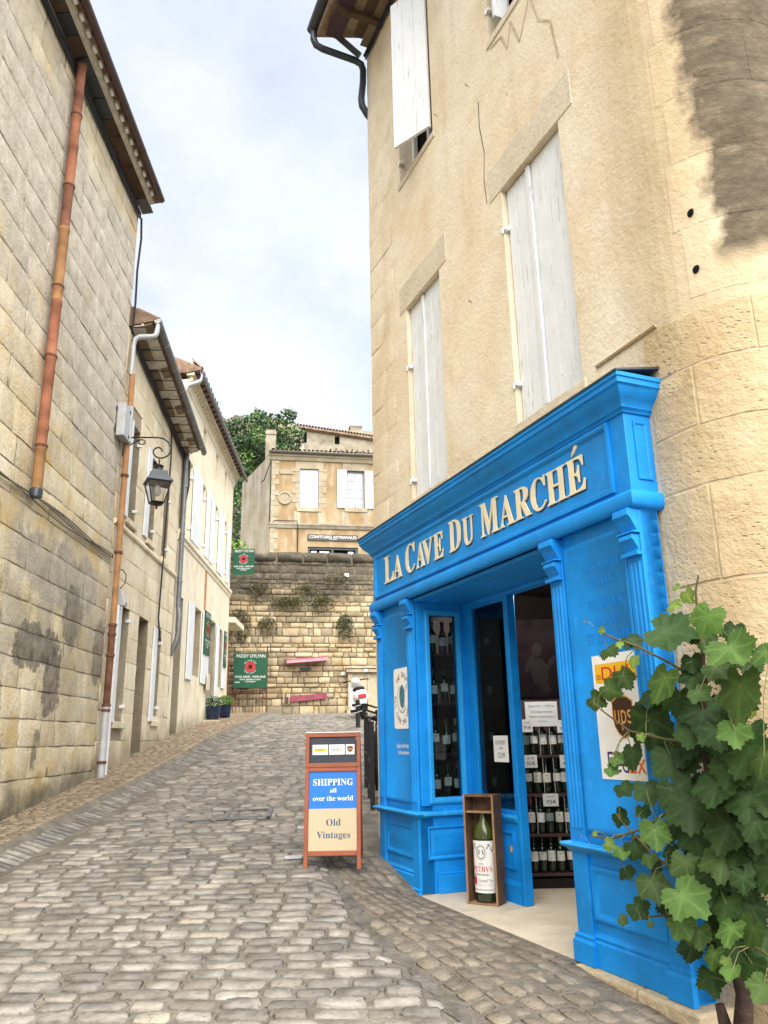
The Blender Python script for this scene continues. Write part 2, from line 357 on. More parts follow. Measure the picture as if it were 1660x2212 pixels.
def facade_mat():
    g = G('limewashed_ashlar')
    c = g.ramp(g.noise(1.3, 8, 0.6, dist=0.5), [(0.25, (0.62, 0.50, 0.33)), (0.42, (0.71, 0.605, 0.435)), (0.60, (0.77, 0.685, 0.525)), (0.80, (0.82, 0.755, 0.62))])
    st = g.noise(2.2, 6, 0.65, vec=g.mapv((1.8, 1.8, 0.10)))
    c = g.mix(g.ramp(st, [(0.54, 0.0), (0.76, 0.26)]), c, (0.50, 0.39, 0.25))
    pt = g.noise(1.1, 4, 0.5, vec=g.mapv(loc=(4, 2, 7)))
    c = g.mix(g.ramp(pt, [(0.52, 0.0), (0.62, 0.55)]), c, (0.78, 0.71, 0.58))
    p2 = g.noise(2.7, 5, 0.65, vec=g.mapv((1, 1, 1.6), loc=(2, 5, 1))); c = g.mix(g.ramp(p2, [(0.57, 0.0), (0.66, 0.24)]), c, (0.62, 0.48, 0.30))
    br = g.noise(0.8, 5, 0.6, vec=g.mapv((1, 1, 0.5), loc=(1, 8, 3)))
    c = g.mix(g.ramp(br, [(0.60, 0.0), (0.72, 0.30)]), c, (0.58, 0.40, 0.22))
    c = g.mix(1.0, c, g.ramp(g.noise(55, 4, 0.7), [(0.3, 0.90), (0.7, 1.06)]), 'MULTIPLY')
    ch = g.ramp(g.voro(5.5, vec=g.mapv((1.2, 1.2, 0.7))), [(0.05, 0.0), (0.085, 1.0)])          # chips
    sel = g.ramp(g.noise(2.1, 2, vec=g.mapv(loc=(9, 1, 4))), [(0.60, 0.0), (0.63, 1.0)])
    chips = g.mix(sel, (1, 1, 1), ch); c = g.mix(1.0, c, g.mix(0.35, (1, 1, 1), chips), 'MULTIPLY')
    c = corner_soot(g, c)
    h = g.math('ADD', g.math('MULTIPLY', g.noise(3.5, 6, 0.6), 1.6), g.math('ADD', g.noise(30, 6, 0.7), g.math('MULTIPLY', chips, 0.5)))
    g.bump(h, 0.34, 0.02)
    return g.done(c, 0.92, 0.15)
M['facade'] = facade_mat()
M['corner'] = limestone('limestone_corner', [(0.22, (0.50, 0.34, 0.17)), (0.42, (0.60, 0.46, 0.28)), (0.62, (0.66, 0.55, 0.38)), (0.82, (0.72, 0.62, 0.45))], scale=1.7, bump=0.6, amt=0.07, pits=0.8, streak=0.25, bscale=20, grey=corner_soot)
M['step'] = limestone('step_stone', [(0.3, (0.46, 0.36, 0.22)), (0.7, (0.64, 0.54, 0.38))], bump=0.6, amt=0.06, pits=0.4)
M['pale_patch'] = limestone('new_lintel_stone', [(0.3, (0.60, 0.52, 0.39)), (0.7, (0.70, 0.63, 0.50))], bump=0.3, amt=0.03, streak=0.15)

def cobble_mat(name, stops, tone, amt=0.34, pale=True, bump=0.55):
    g = G(name); r = g.attr('tone') if tone else g.rnd()
    c = g.ramp(g.noise(7, 7, 0.65), stops)
    c = g.mix(1.0, c, g.ramp(r, [(0, 1-amt), (0.8, 1+amt*0.6), (1, 1+amt)]), 'MULTIPLY')
    if pale: c = g.mix(g.ramp(r, [(0.972, 0.0), (0.98, 0.75)]), c, g.ramp(g.noise(9, 5), [(0.3, (0.25, 0.225, 0.17)), (0.7, (0.37, 0.335, 0.26))]))
    hue = g.math('FRACT', g.math('MULTIPLY', r, 7.31))
    c = g.mix(g.ramp(hue, [(0.55, 0.0), (1.0, 0.30)]), c, (0.23, 0.185, 0.135))
    pit = g.ramp(g.noise(34, 5, 0.7), [(0.30, 0.55), (0.42, 1.0)])
    c = g.mix(1.0, c, pit, 'MULTIPLY')
    g.bump(g.math('ADD', g.noise(16, 7, 0.7), g.math('MULTIPLY', g.noise(60, 4), 0.5)), bump, 0.02)
    return g.done(c, g.mr(g.noise(12, 3), 0.3, 0.7, 0.65, 0.9), 0.22)
COB = [(0.28, (0.135, 0.122, 0.104)), (0.5, (0.215, 0.197, 0.171)), (0.72, (0.31, 0.287, 0.252))]
SET = [(0.28, (0.125, 0.104, 0.078)), (0.5, (0.20, 0.172, 0.132)), (0.72, (0.28, 0.245, 0.195))]
WALK = [(0.28, (0.15, 0.11, 0.07)), (0.5, (0.24, 0.185, 0.125)), (0.72, (0.32, 0.26, 0.185))]
CHAN = [(0.28, (0.12, 0.11, 0.098)), (0.5, (0.20, 0.188, 0.165)), (0.72, (0.30, 0.28, 0.245))]
M['cob'] = cobble_mat('cobble_granite', COB, False); M['cob_s'] = cobble_mat('cobble_granite_mass', COB, True)
M['sett'] = cobble_mat('sett_sandstone', SET, False, 0.2, False, 0.7)
M['walk'] = cobble_mat('sett_walk', WALK, False, 0.2, False); M['walk_s'] = cobble_mat('sett_walk_mass', WALK, True, 0.2, False)
M['chan'] = cobble_mat('channel_stone', CHAN, False, 0.28, False); M['chan_s'] = cobble_mat('channel_stone_mass', CHAN, True, 0.28, False)
def bed_mat():
    g = G('sand_mortar_bed'); c = g.ramp(g.noise(5, 8, 0.7), [(0.3, (0.115, 0.102, 0.083)), (0.55, (0.185, 0.165, 0.135)), (0.75, (0.25, 0.225, 0.187))])
    g.bump(g.noise(45, 7, 0.75), 0.9, 0.02); return g.done(c, 0.95, 0.15)
M['bed'] = bed_mat()
def gutter_mat():
    g = G('gutter_concrete'); c = g.ramp(g.noise(6, 8, 0.7), [(0.3, (0.10, 0.09, 0.075)), (0.6, (0.19, 0.176, 0.15)), (0.8, (0.31, 0.29, 0.25))])
    g.bump(g.noise(30, 7, 0.75), 0.9, 0.03); return g.done(c, 0.95, 0.15)
M['gutter_c'] = gutter_mat()

# ------------------------------------------------------------------ ground
KN = [(-60, -5), (0, 0), (4, .33), (5, .415), (6, .51), (7, .605), (8, .705), (9, .805), (10, .905), (11, 1.01), (13, 1.25), (15.2, 1.55), (19, 1.92), (22, 2.2), (25.5, 2.32), (32, 2.5), (90, 2.6)]
def gY(y):
    for (a, za), (b, zb) in zip(KN, KN[1:]):
        if y <= b: return za+(zb-za)*(y-a)/(b-a)
    return KN[-1][1]
def sstep(t): t = max(0, min(1, t)); return t*t*(3-2*t)
GUT = [(2.35, -1.0), (1.25, 1.9), (.84, 2.7), (.58, 3.3), (.36, 3.94), (.18, 4.41), (0, 4.88), (-.21, 5.48), (-.43, 6.5), (-.62, 7.6), (-.8, 9.0)]
def gut_x(y):
    for (xa, a), (xb, b) in zip(GUT, GUT[1:]):
        if y <= b: return xa+(xb-xa)*(y-a)/(b-a)
    return -.8-(y-9)*.05
def walk_x(y): return -3.38-0.02*(y-8)*0.0
def uw(x, y):
    dx, dy = x-RF.o.x, y-RF.o.y
    return dx*RF.e.x+dy*RF.e.y, dx*RF.n.x+dy*RF.n.y
def shop_z(u):
    if u < 0: return gY(4.6+u*.922) + .01
    if u < 1.95: return .393
    return .393+(min(u, 3.2)-1.95)*.225
def gz(x, y):
    z = gY(y)
    if x < -3.05: z += .012 - .05*max(0, 1-abs(x+3.16)/.16) + .07*sstep((-3.3-x)/.10)
    gx = gut_x(y)
    if y < 8.6: z -= .035*max(0, 1-abs(x-gx)/.16)*(1-sstep((y-7.4)/1.2))
    u, w = uw(x, y)
    if -2.5 < u < 4.2 and w < 1.0 and x > gx-.1:
        k = 1-sstep(w/.85); k *= 1-sstep((u-3.1)/1.0)
        z = z*(1-k)+shop_z(u)*k
    return z
def ground_sheet():
    xs = [-60, -20, -8, -5] + [-4.4+.1*i for i in range(75)] + [3.4, 4.5, 7, 20, 60]
    ys = [-60, -15, -4, 0, 1] + [2+.1*i for i in range(70)] + [9.1+.25*i for i in range(70)] + [27, 29, 32, 40, 60, 90, 160]
    vs = [(x, y, gz(x, y)) for y in ys for x in xs]; n = len(xs)
    fs = [(j*n+i, j*n+i+1, (j+1)*n+i+1, (j+1)*n+i) for j in range(len(ys)-1) for i in range(n-1)]
    # the shop floor lies lower than the hill behind it: leave the sheet out under the house
    keep = []
    for f in fs:
        cx = sum(vs[i][0] for i in f)/4; cy = sum(vs[i][1] for i in f)/4; u, w = uw(cx, cy)
        if -1.6 < u < 2.75 and -5 < w < -.10: continue
        keep.append(f)
    b = B(); b.add(vs, keep); o = b.obj('street', M['bed'], kind='structure', smooth=True)
    return o
street = ground_sheet()

RG = random.Random(11)
def cobble_shape(rg, n=12, dome=.019):
    a0 = rg.uniform(0, .3); rs = []
    jit = [rg.uniform(.91, 1.045) for _ in range(n)]
    def ring(sc, z, zj):
        out = []
        for k in range(n):
            a = 2*math.pi*(k+.5)/n; c, s = math.cos(a), math.sin(a); p = 6.5
            r = (abs(c)**p+abs(s)**p)**(-1/p)*jit[k]
            out.append((c*r*sc*.5, s*r*sc*.5, z+rg.uniform(-zj, zj)))
        return out
    v = ring(1.0, -.035, 0)+ring(.985, .007, .003)+ring(.865, dome*.9, .003)+[(rg.uniform(-.12, .12), rg.uniform(-.12, .12), dome*rg.uniform(.9, 1.1))]
    f = []
    for a in range(2):
        for i in range(n): j = (i+1) % n; f.append((a*n+i, a*n+j, (a+1)*n+j, (a+1)*n+i))
    for i in range(n): f.append((2*n+i, 2*n+(i+1) % n, 3*n))
    return v, f
def unit_meshes(name, mat, count, maker):
    out = []
    for k in range(count):
        v, f = maker(); me = bpy.data.meshes.new(name); me.from_pydata(v, [], f); me.materials.append(mat)
        me.polygons.foreach_set('use_smooth', [True]*len(me.polygons)); out.append(me)
    return out
def pave_matrix(x, y, ang, sx, sy, lift=0):
    e = .05; z = gz(x, y); nx = Vector((-(gz(x+e, y)-gz(x-e, y))/(2*e), -(gz(x, y+e)-gz(x, y-e))/(2*e), 1)).normalized()
    t = Vector((math.cos(ang), math.sin(ang), 0)); t = (t-nx*t.dot(nx)).normalized(); b = nx.cross(t)
    tilt = RG.uniform(-.035, .035); nx2 = (nx+t*tilt+b*RG.uniform(-.035, .035)).normalized(); t = (t-nx2*t.dot(nx2)).normalized(); b = nx2.cross(t)
    return Matrix(((t.x*sx, b.x*sy, nx2.x, x), (t.y*sx, b.y*sy, nx2.y, y), (t.z*sx, b.z*sy, nx2.z, z+lift), (0, 0, 0, 1)))
def pave(items, name, mass_name, mat, mat_s, limit, parent, dome=.026):
    """items = (distance, matrix): nearest `limit` are objects, the rest one mass"""
    items.sort(key=lambda t: t[0])
    ms = unit_meshes(name, mat, 9, lambda: cobble_shape(RG, dome=dome))
    for d, m in items[:limit]: link(name, RG.choice(ms), WORLD, parent, m)
    if len(items) > limit:
        shapes = [cobble_shape(RG, 10, dome) for _ in range(12)]; vs = []; fs = []; tn = []
        for d, m in items[limit:]:
            v, f = RG.choice(shapes); k = len(vs); vs += [tuple(m @ Vector(p)) for p in v]; fs += [tuple(i+k for i in q) for q in f]; tn += [RG.random()]*len(v)
        me = bpy.data.meshes.new(mass_name); me.from_pydata(vs, [], fs); me.materials.append(mat_s); me.polygons.foreach_set('use_smooth', [True]*len(me.polygons))
        at = me.attributes.new('tone', 'FLOAT', 'POINT'); at.data.foreach_set('value', tn)
        o = link(mass_name, me, WORLD, parent); o['kind'] = 'stuff'
def in_view(x, y, z=None, margin=60):
    d = Vector((x, y, gz(x, y) if z is None else z))-Vector((0, 0, EYE)); dz = d.dot(_f)
    if dz < .5: return False
    px = 830+1670*d.dot(_R)/dz; py = 1106-1670*d.dot(_U)/dz
    return -margin < px < 1660+margin and -margin < py < 2212+margin
items = []; y = 2.2; row = 0
while y < 24.7:
    rh = RG.uniform(.112, .138) if y < 8 else RG.uniform(.125, .15); x = -3.07+RG.uniform(0, .2)
    skew = .022*math.sin(y*.9)+.01
    xr = gut_x(y)-.025 if y < 8.2 else min(1.3, -.6+(y-8.2)*.9)
    while x < xr:
        ln = RG.uniform(.15, .27); x1 = min(x+ln, xr)
        if x1-x > .08:
            cx = (x+x1)/2; cy = y+skew*(cx+1.5)+RG.uniform(-.008, .008)
            items.append((math.hypot(cx, cy)+(0 if in_view(cx, cy, margin=0) else 40), pave_matrix(cx, cy, skew+RG.uniform(-.05, .05), x1-x-RG.uniform(.004, .014), rh-RG.uniform(.004, .014), -.007+RG.uniform(-.006, .007))))
        x = x1+.001
    y += rh; row += 1
pave(items, 'cobblestone', 'cobblestone_mass', M['cob'], M['cob_s'], 300, street, dome=.019)
# apron of setts along the shop, laid square to the facade
items = []; w = .045
while w < 1.75:
    dw = RG.uniform(.095, .125); u = -2.3+RG.uniform(0, .15)
    while u < 4.4:
        du = RG.uniform(.13, .20); p = RF.P(u+du/2, w+dw/2, 0)
        if p.x > gut_x(p.y)+.06 and p.y > 2.0 and not (u > 3.0 and w < .1):
            t = pave_matrix(p.x, p.y, math.atan2(RF.e.y, RF.e.x)+RG.uniform(-.05, .05), du-RG.uniform(.006, .016), dw-RG.uniform(.006, .015), -.010+RG.uniform(-.004, .004))
            items.append((p.length if in_view(p.x, p.y, margin=0) else 50, t))
        u += du
    w += dw
pave(items, 'paving_sett', 'paving_sett_mass', M['sett'], M['cob_s'], 290, street, dome=.015)
# stone channel and raised footway along the other houses
items = []; y = 4.6
while y < 24:
    dy = RG.uniform(.085, .125)
    items.append((y+(0 if y > 6.3 else 40), pave_matrix(-3.215, y, RG.uniform(-.05, .05), .30+RG.uniform(-.02, .03), dy-.018, -.004)))
    y += dy
pave(items, 'gutter_stone', 'gutter_stone_mass', M['chan'], M['chan_s'], 120, street, dome=.03)
items = []; y = 4.5
while y < 22.5:
    dy = RG.uniform(.085, .115); x = -3.39
    xw = -3.55-.043*y+.02
    while x > xw:
        dx = RG.uniform(.10, .17); items.append((y+(0 if y > 6.6 else 40), pave_matrix(x-dx/2, y, RG.uniform(-.1, .1), dx-.014, dy-.012, -.008))); x -= dx
    y += dy
pave(items, 'footway_sett', 'footway_sett_mass', M['walk'], M['walk_s'], 200, street, dome=.018)
# mortar run in the gutter in front of the shop
b = B(); rs = []
for k in range(60):
    yy = 2.2+5.0*k/59; xx = gut_x(yy); wd = (.042+.026*math.sin(k*1.7)+.015*math.sin(k*.63))*(1 if yy < 6.3 else max(.3, (7.2-yy)/.9))
    rs.append([(xx-wd, yy, gz(xx-wd, yy)+.006), (xx-wd*.3, yy, gz(xx-wd*.3, yy)+.016+.006*math.sin(k*2.3)), (xx+wd*.4, yy, gz(xx+wd*.4, yy)+.016+.006*math.sin(k*1.9)), (xx+wd, yy, gz(xx+wd, yy)+.006)])
b.rings(rs, False, False, closed=False); b.obj('gutter_mortar', M['gutter_c'], street, smooth=2)
# iron access cover and small white utility caps in the roadway
b = B(); m = pave_matrix(-1.75, 8.75, .08, .8, .8, .017)
for (x0, x1, y0, y1) in ((-.62, .62, -.34, -.28), (-.62, .62, .28, .34), (-.62, -.56, -.28, .28), (.56, .62, -.28, .28), (.02, .06, -.28, .28)):
    b.add([tuple(m @ Vector(p)) for p in ((x0, y0, 0), (x1, y0, 0), (x1, y1, 0), (x0, y1, 0), (x0, y0, .008), (x1, y0, .008), (x1, y1, .008), (x0, y1, .008))], [(4, 5, 6, 7), (0, 1, 5, 4), (1, 2, 6, 5), (2, 3, 7, 6), (3, 0, 4, 7)])
COVER_B = b

# ------------------------------------------------------------------ more materials
def paint_mat(name, col, var=0.16, rough=0.5, scuff=0.32):
    g = G(name); n = g.noise(4, 6, 0.6); c = g.mix(1.0, col, g.ramp(n, [(0.3, 1-var), (0.7, 1+var)]), 'MULTIPLY')
    s = g.ramp(g.noise(11, 7, 0.7), [(0.60, 0.0), (0.78, scuff)]); c = g.mix(s, c, tuple(min(1, x*1.35+.05) for x in col))
    dirt = g.ramp(g.noise(2.5, 6, 0.7, vec=g.mapv((2, 2, .4))), [(0.55, 0.0), (0.8, 0.22)]); c = g.mix(dirt, c, tuple(x*.55 for x in col))
    wear = g.ramp(g.noise(23, 6, .75, vec=g.mapv((1, 1, .35))), [(.66, 0.), (.72, .35)]); c = g.mix(wear, c, tuple(min(1, x*.8+.16) for x in col))
    g.bump(g.math('ADD', g.noise(90, 3, vec=g.mapv((1, 1, .12))), g.math('MULTIPLY', n, 1.5)), 0.12, 0.01); return g.done(c, g.mr(n, .3, .7, rough-.05, rough+.15), 0.35)
M['blue'] = paint_mat('blue_shop_paint', (0.003, 0.245, 0.69))
M['blue_hi'] = paint_mat('blue_worn_rail_paint', (0.02, 0.32, 0.73), 0.14, 0.5, 0.5)
def shutter_mat():
    g = G('white_shutter_paint'); n = g.noise(5, 5)
    c = g.ramp(n, [(0.3, (0.68, 0.71, 0.73)), (0.7, (0.76, 0.785, 0.80))])
    pe = g.noise(14, 7, 0.75, vec=g.mapv((3.2, 3.2, 0.22))); low = g.mr(g.noise(1.1, 3), .35, .65, 0.0, 0.06)
    m = g.ramp(g.math('ADD', pe, low), [(0.63, 0.0), (0.69, 0.75)]); c = g.mix(m, c, (0.40, 0.37, 0.33))
    g.bump(g.math('ADD', pe, g.noise(60, 3)), 0.2, 0.01); return g.done(c, 0.6, 0.3)
M['shutter'] = shutter_mat()
M['white'] = plain('white_paint', (0.78, 0.78, 0.76), 0.5, var=0.06)
M['iron'] = plain('black_iron', (0.022, 0.022, 0.024), 0.5, 0.5, 0.3)
M['rust'] = plain('rusty_iron', (0.16, 0.075, 0.045), 0.85, 0.2, var=0.4, bump=0.4)
M['zinc'] = plain('grey_zinc', (0.20, 0.21, 0.22), 0.45, 0.5, 0.6, var=0.2)
M['zinc_pale'] = plain('pale_zinc', (0.46, 0.47, 0.48), 0.5, 0.4, 0.2, var=0.15)
M['slate_pipe'] = plain('dark_slate_metal', (0.045, 0.055, 0.065), 0.4, 0.5, 0.3)
M['gutter_brown'] = plain('brown_gutter', (0.085, 0.05, 0.045), 0.45, 0.4)
M['terracotta'] = plain('terracotta', (0.37, 0.155, 0.09), 0.8, 0.2, var=0.35, scale=5, bump=0.4)
M['terracotta2'] = plain('terracotta_dark', (0.26, 0.115, 0.075), 0.85, 0.2, var=0.4, scale=6, bump=0.4)
M['terracotta3'] = plain('terracotta_ochre', (0.40, 0.215, 0.10), 0.85, 0.2, var=0.3, scale=6, bump=0.4)
def tile_mat():
    g = G('old_roof_tile'); r = g.rnd(); c = g.ramp(g.noise(4, 6, 0.7), [(0.3, (0.16, 0.11, 0.08)), (0.55, (0.30, 0.20, 0.14)), (0.75, (0.38, 0.32, 0.26))])
    c = g.mix(1.0, c, g.ramp(r, [(0, 0.7), (1, 1.2)]), 'MULTIPLY'); g.bump(g.noise(30, 6), 0.5); return g.done(c, 0.9, 0.2)
M['tile'] = tile_mat()
M['plaster'] = plain('eave_plaster', (0.62, 0.58, 0.50), 0.9, 0.2, var=0.2, bump=0.4)
M['oldwood'] = plain('old_timber', (0.11, 0.075, 0.05), 0.8, 0.2, var=0.4, scale=5, bump=0.4)
M['oldwood2'] = plain('old_timber_pale', (0.26, 0.20, 0.13), 0.8, 0.2, var=0.35, scale=5, bump=0.4)
M['plum'] = plain('plum_painted_board', (0.075, 0.045, 0.055), 0.6, 0.3)
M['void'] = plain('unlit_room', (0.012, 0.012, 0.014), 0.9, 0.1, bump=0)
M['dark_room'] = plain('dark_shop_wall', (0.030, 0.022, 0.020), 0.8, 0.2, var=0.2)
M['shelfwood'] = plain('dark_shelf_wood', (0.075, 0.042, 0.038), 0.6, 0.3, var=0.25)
M['cable'] = plain('black_cable', (0.018, 0.018, 0.022), 0.55, 0.4, bump=0)
M['cable_grey'] = plain('grey_cable', (0.17, 0.155, 0.13), 0.7, 0.3, bump=0)
def glass_mat(name, tint=(0.75, 0.82, 0.84), refl=0.10):
    g = G(name); t = g.t.nodes.new('ShaderNodeBsdfTransparent'); t.inputs[0].default_value = (*tint, 1)
    gl = g.t.nodes.new('ShaderNodeBsdfGlossy'); gl.inputs['Roughness'].default_value = 0.02; gl.inputs[0].default_value = (1, 1, 1, 1)
    fr = g.t.nodes.new('ShaderNodeFresnel'); fr.inputs['IOR'].default_value = 1.45
    mx = g.t.nodes.new('ShaderNodeMixShader'); g.t.links.new(fr.outputs[0], mx.inputs[0]); g.t.links.new(t.outputs[0], mx.inputs[1]); g.t.links.new(gl.outputs[0], mx.inputs[2]); g.t.links.new(mx.outputs[0], g.out.inputs[0])
    return g.m
M['glass'] = glass_mat('window_glass'); M['glass_clear'] = glass_mat('lantern_glass', (0.9, 0.9, 0.88))

def sheet(b, u0, u1, z0, z1, w, holes, depth):
    us = sorted({u0, u1} | {x for h in holes for x in h[:2] if u0 < x < u1}); zs = sorted({z0, z1} | {x for h in holes for x in h[2:4] if z0 < x < z1})
    for ua, ub in zip(us, us[1:]):
        for za, zb in zip(zs, zs[1:]):
            cu, cz = (ua+ub)/2, (za+zb)/2
            if any(h[0] < cu < h[1] and h[2] < cz < h[3] for h in holes): continue
            b.add([(ua, w, za), (ub, w, za), (ub, w, zb), (ua, w, zb)], [(0, 1, 2, 3)])
    for h in holes:
        a, c, d, e = h[:4]; q = w-(h[4] if len(h) > 4 else depth)
        for p in (((a, d), (a, e)), ((c, d), (c, e)), ((a, e), (c, e)), ((a, d), (c, d))):
            (ua, za), (ub, zb) = p; b.add([(ua, w, za), (ub, w, zb), (ub, q, zb), (ua, q, za)], [(0, 1, 2, 3)])
    return b

# ------------------------------------------------------------------ the house with the shop
WP = -0.15
house = thing('stone_house', 'tall cream stone house with white shutters and rounded corner above the blue wine shop', 'house', RF, (0.7, WP, 0.3))
WINS = [(-.30, .46, 3.66, 5.62), (1.55, 2.27, 3.62, 5.60), (1.55, 2.33, 7.11, 9.0), (-.30, .48, 7.12, 9.0)]
b = B(RF); UC, RC = -.98, .55
sheet(b, UC, 3.2, -.2, 9.75, WP, WINS+[(-.78, 2.78, .2, 2.72, .12)], .22)
col = []
for k in range(13):
    a = rad(90+90*k/12); col.append((UC+RC*math.cos(a), WP-RC+RC*math.sin(a)))
col.append((UC-RC, -7.0)); col += [(3.2, -7.0), (3.2, WP)]
for (ua, wa), (ub, wb) in zip(col, col[1:]): b.add([(ua, wa, -.2), (ub, wb, -.2), (ub, wb, 9.75), (ua, wa, 9.75)], [(0, 1, 2, 3)])
b.add([(p[0], p[1], 9.75) for p in col]+[(UC, WP, 9.75)], [tuple(range(len(col)+1))])
b.obj('wall', M['facade'], house, smooth=True)
# rooms behind the upper windows
b = B(RF)
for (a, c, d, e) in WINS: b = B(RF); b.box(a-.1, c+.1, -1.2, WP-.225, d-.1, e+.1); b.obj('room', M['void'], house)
# big rough blocks of the rounded corner
def pathp(s, off):
    L1 = -.84-UC
    if s < L1: return (-.84-s, WP+off)
    s -= L1; La = RC*math.pi/2
    if s < La: a = math.pi/2+s/RC; return (UC+(RC+off)*math.cos(a), WP-RC+(RC+off)*math.sin(a))
    return (UC-RC-off, WP-RC-(s-La))
RS = random.Random(5)
def curved_block(s0, s1, z0, z1, off, rough, mt='corner'):
    b = B(RF); ns = max(2, int((s1-s0)/.07)); nz = max(2, int((z1-z0)/.09)); g = .0025; c = .006
    ss = [s0+g, s0+g+c]+[s0+g+c+(s1-s0-2*g-2*c)*k/ns for k in range(1, ns)]+[s1-g-c, s1-g]
    zz = [z0+g, z0+g+c]+[z0+g+c+(z1-z0-2*g-2*c)*k/nz for k in range(1, nz)]+[z1-g-c, z1-g]
    vs = []
    for j, z in enumerate(zz):
        for i, s in enumerate(ss):
            edge = i in (0, len(ss)-1) or j in (0, len(zz)-1)
            o = -.002 if edge else off+RS.uniform(-rough, rough)
            p = pathp(s, o); vs.append((p[0], p[1], z+(0 if edge else RS.uniform(-.004, .004))))
    n = len(ss); b.add(vs, [(j*n+i, j*n+i+1, (j+1)*n+i+1, (j+1)*n+i) for j in range(len(zz)-1) for i in range(n-1)])
    b.obj('corner_stone', M[mt], house, smooth=24)
zs = [-.1, .45, .86, 1.30, 1.78, 2.24, 2.72, 3.03, 3.36, 3.66]
for k, (za, zb) in enumerate(zip(zs, zs[1:])):
    s = -.0 if k < 6 else (-.0)
    cuts = [0.0] + ([.30, 1.0, 1.8] if k % 2 else [.62, 1.3, 2.1]) + [2.7]
    for a, c in zip(cuts, cuts[1:]): curved_block(a, c, za, zb, .005 if k < 6 else .003, .005 if k < 6 else .0015)
for k in range(7):      # smoother courses higher up the corner
    za, zb = 3.72+k*.42, 4.14+k*.42
    cuts = ([.30, .82, 1.4, 2.2] if k % 2 else [.34, 1.05, 1.7, 2.4])
    for a, c in zip(cuts, cuts[1:]): curved_block(a, c, za, zb, .0012, .0006, 'facade')
# quoins at the far edge
def block_mesh(rg, name, mat, rough=.05, ch=.05):
    n = 8; j = lambda a: rg.uniform(-a, a)
    base = [(-.5, -.5), (0, -.5), (.5, -.5), (.5, 0), (.5, .5), (0, .5), (-.5, .5), (-.5, 0)]
    r0 = [(x, -1, z) for x, z in base]; r1 = [(x+j(.02), -.3+j(.1), z+j(.03)) for x, z in base]
    r2 = [(x*(1-2*ch)+j(.02), j(rough), z*(1-2.6*ch)+j(.03)) for x, z in base]; c = [(j(.1), j(rough), j(.1))]
    v = r0+r1+r2+c; f = []
    for a in range(2):
        for i in range(n): k = (i+1) % n; f.append((a*n+i, a*n+k, (a+1)*n+k, (a+1)*n+i))
    for i in range(n): f.append((2*n+i, 2*n+(i+1) % n, 3*n))
    me = bpy.data.meshes.new(name); me.from_pydata(v, [], f); me.materials.append(mat); me.polygons.foreach_set('use_smooth', [True]*len(me.polygons))
    bm = bmesh.new(); bm.from_mesh(me); bmesh.ops.recalc_face_normals(bm, faces=bm.faces); bm.to_mesh(me); bm.free()
    return me
qm = [block_mesh(RS, 'quoin_stone', M['facade'], .12, .012) for _ in range(5)]
def place_block(name, me, fr, parent, u0, u1, z0, z1, w, d, gap=.006):
    m = Matrix.Translation(Vector((fr.sg*(u0+u1)/2, w, (z0+z1)/2))) @ Matrix.Diagonal((u1-u0-gap, d, z1-z0-gap, 1))
    return link(name, me, fr, parent, m)
z = .3; k = 0
while z < 9.3:
    h = RS.uniform(.30, .40); ln = .38 if k % 2 else .62
    place_block('quoin_stone', RS.choice(qm), RF, house, 3.2-ln, 3.203, z, z+h, WP+.006, .02); z += h; k += 1
# lintels, sills, ledge
for (a, c, d, e), ext in ((WINS[0], .17), (WINS[1], .15), ):
    b = B(RF); b.box(a-ext, c+ext, WP-.05, WP+.006, e+.004, e+.30); b.obj('lintel', M['pale_patch'], house, bev=.006)
for (a, c, d, e) in WINS:
    b = B(RF); b.box(a-.03, c+.03, WP-.20, WP+.012, d-.07, d); b.obj('sill', M['pale_patch'], house, bev=.006)
b = B(RF); b.prism([(WP-.01, 3.668), (WP+.012, 3.672), (WP+.018, 3.684), (WP-.01, 3.692)], 'u', -.96, -.44); b.obj('ledge', M['corner'], house)
# shutters: boarded leaves with a cover strip
def shutter_leaf(parent, u0, u1, z0, z1, w, strip=None, nb=3):
    b = B(RF); pw = (u1-u0)/nb
    for k in range(nb): b.box(u0+k*pw+.0012, u0+(k+1)*pw-.0012, w-.03, w+RS.uniform(-.001, .001), z0, z1)
    if strip: b.box(strip-.022, strip+.022, w+.002, w+.018, z0+.02, z1)
    return b.obj('shutter', M['shutter'], parent, bev=.0025)
for i in (0, 1):
    a, c, d, e = WINS[i]; m = a+(c-a)*.54
    shutter_leaf(house, a+.008, m-.004, d+.01, e-.012, WP-.045); shutter_leaf(house, m+.004, c-.012, d+.01, e-.012, WP-.045, strip=m+.03)
for i, zz in ((0, (3.95, 5.25)), (1, (3.8, 4.95)), (2, (7.35,)), (3, (7.42,))):
    for z in zz:
        b = B(RF); u = WINS[i][1]; b.box(u-.035, u+.015, WP-.04, WP+.010, z, z+.035); b.box(u-.008, u+.012, WP+.0, WP+.016, z-.02, z+.03); b.obj('hinge', M['white'], house, bev=.006)
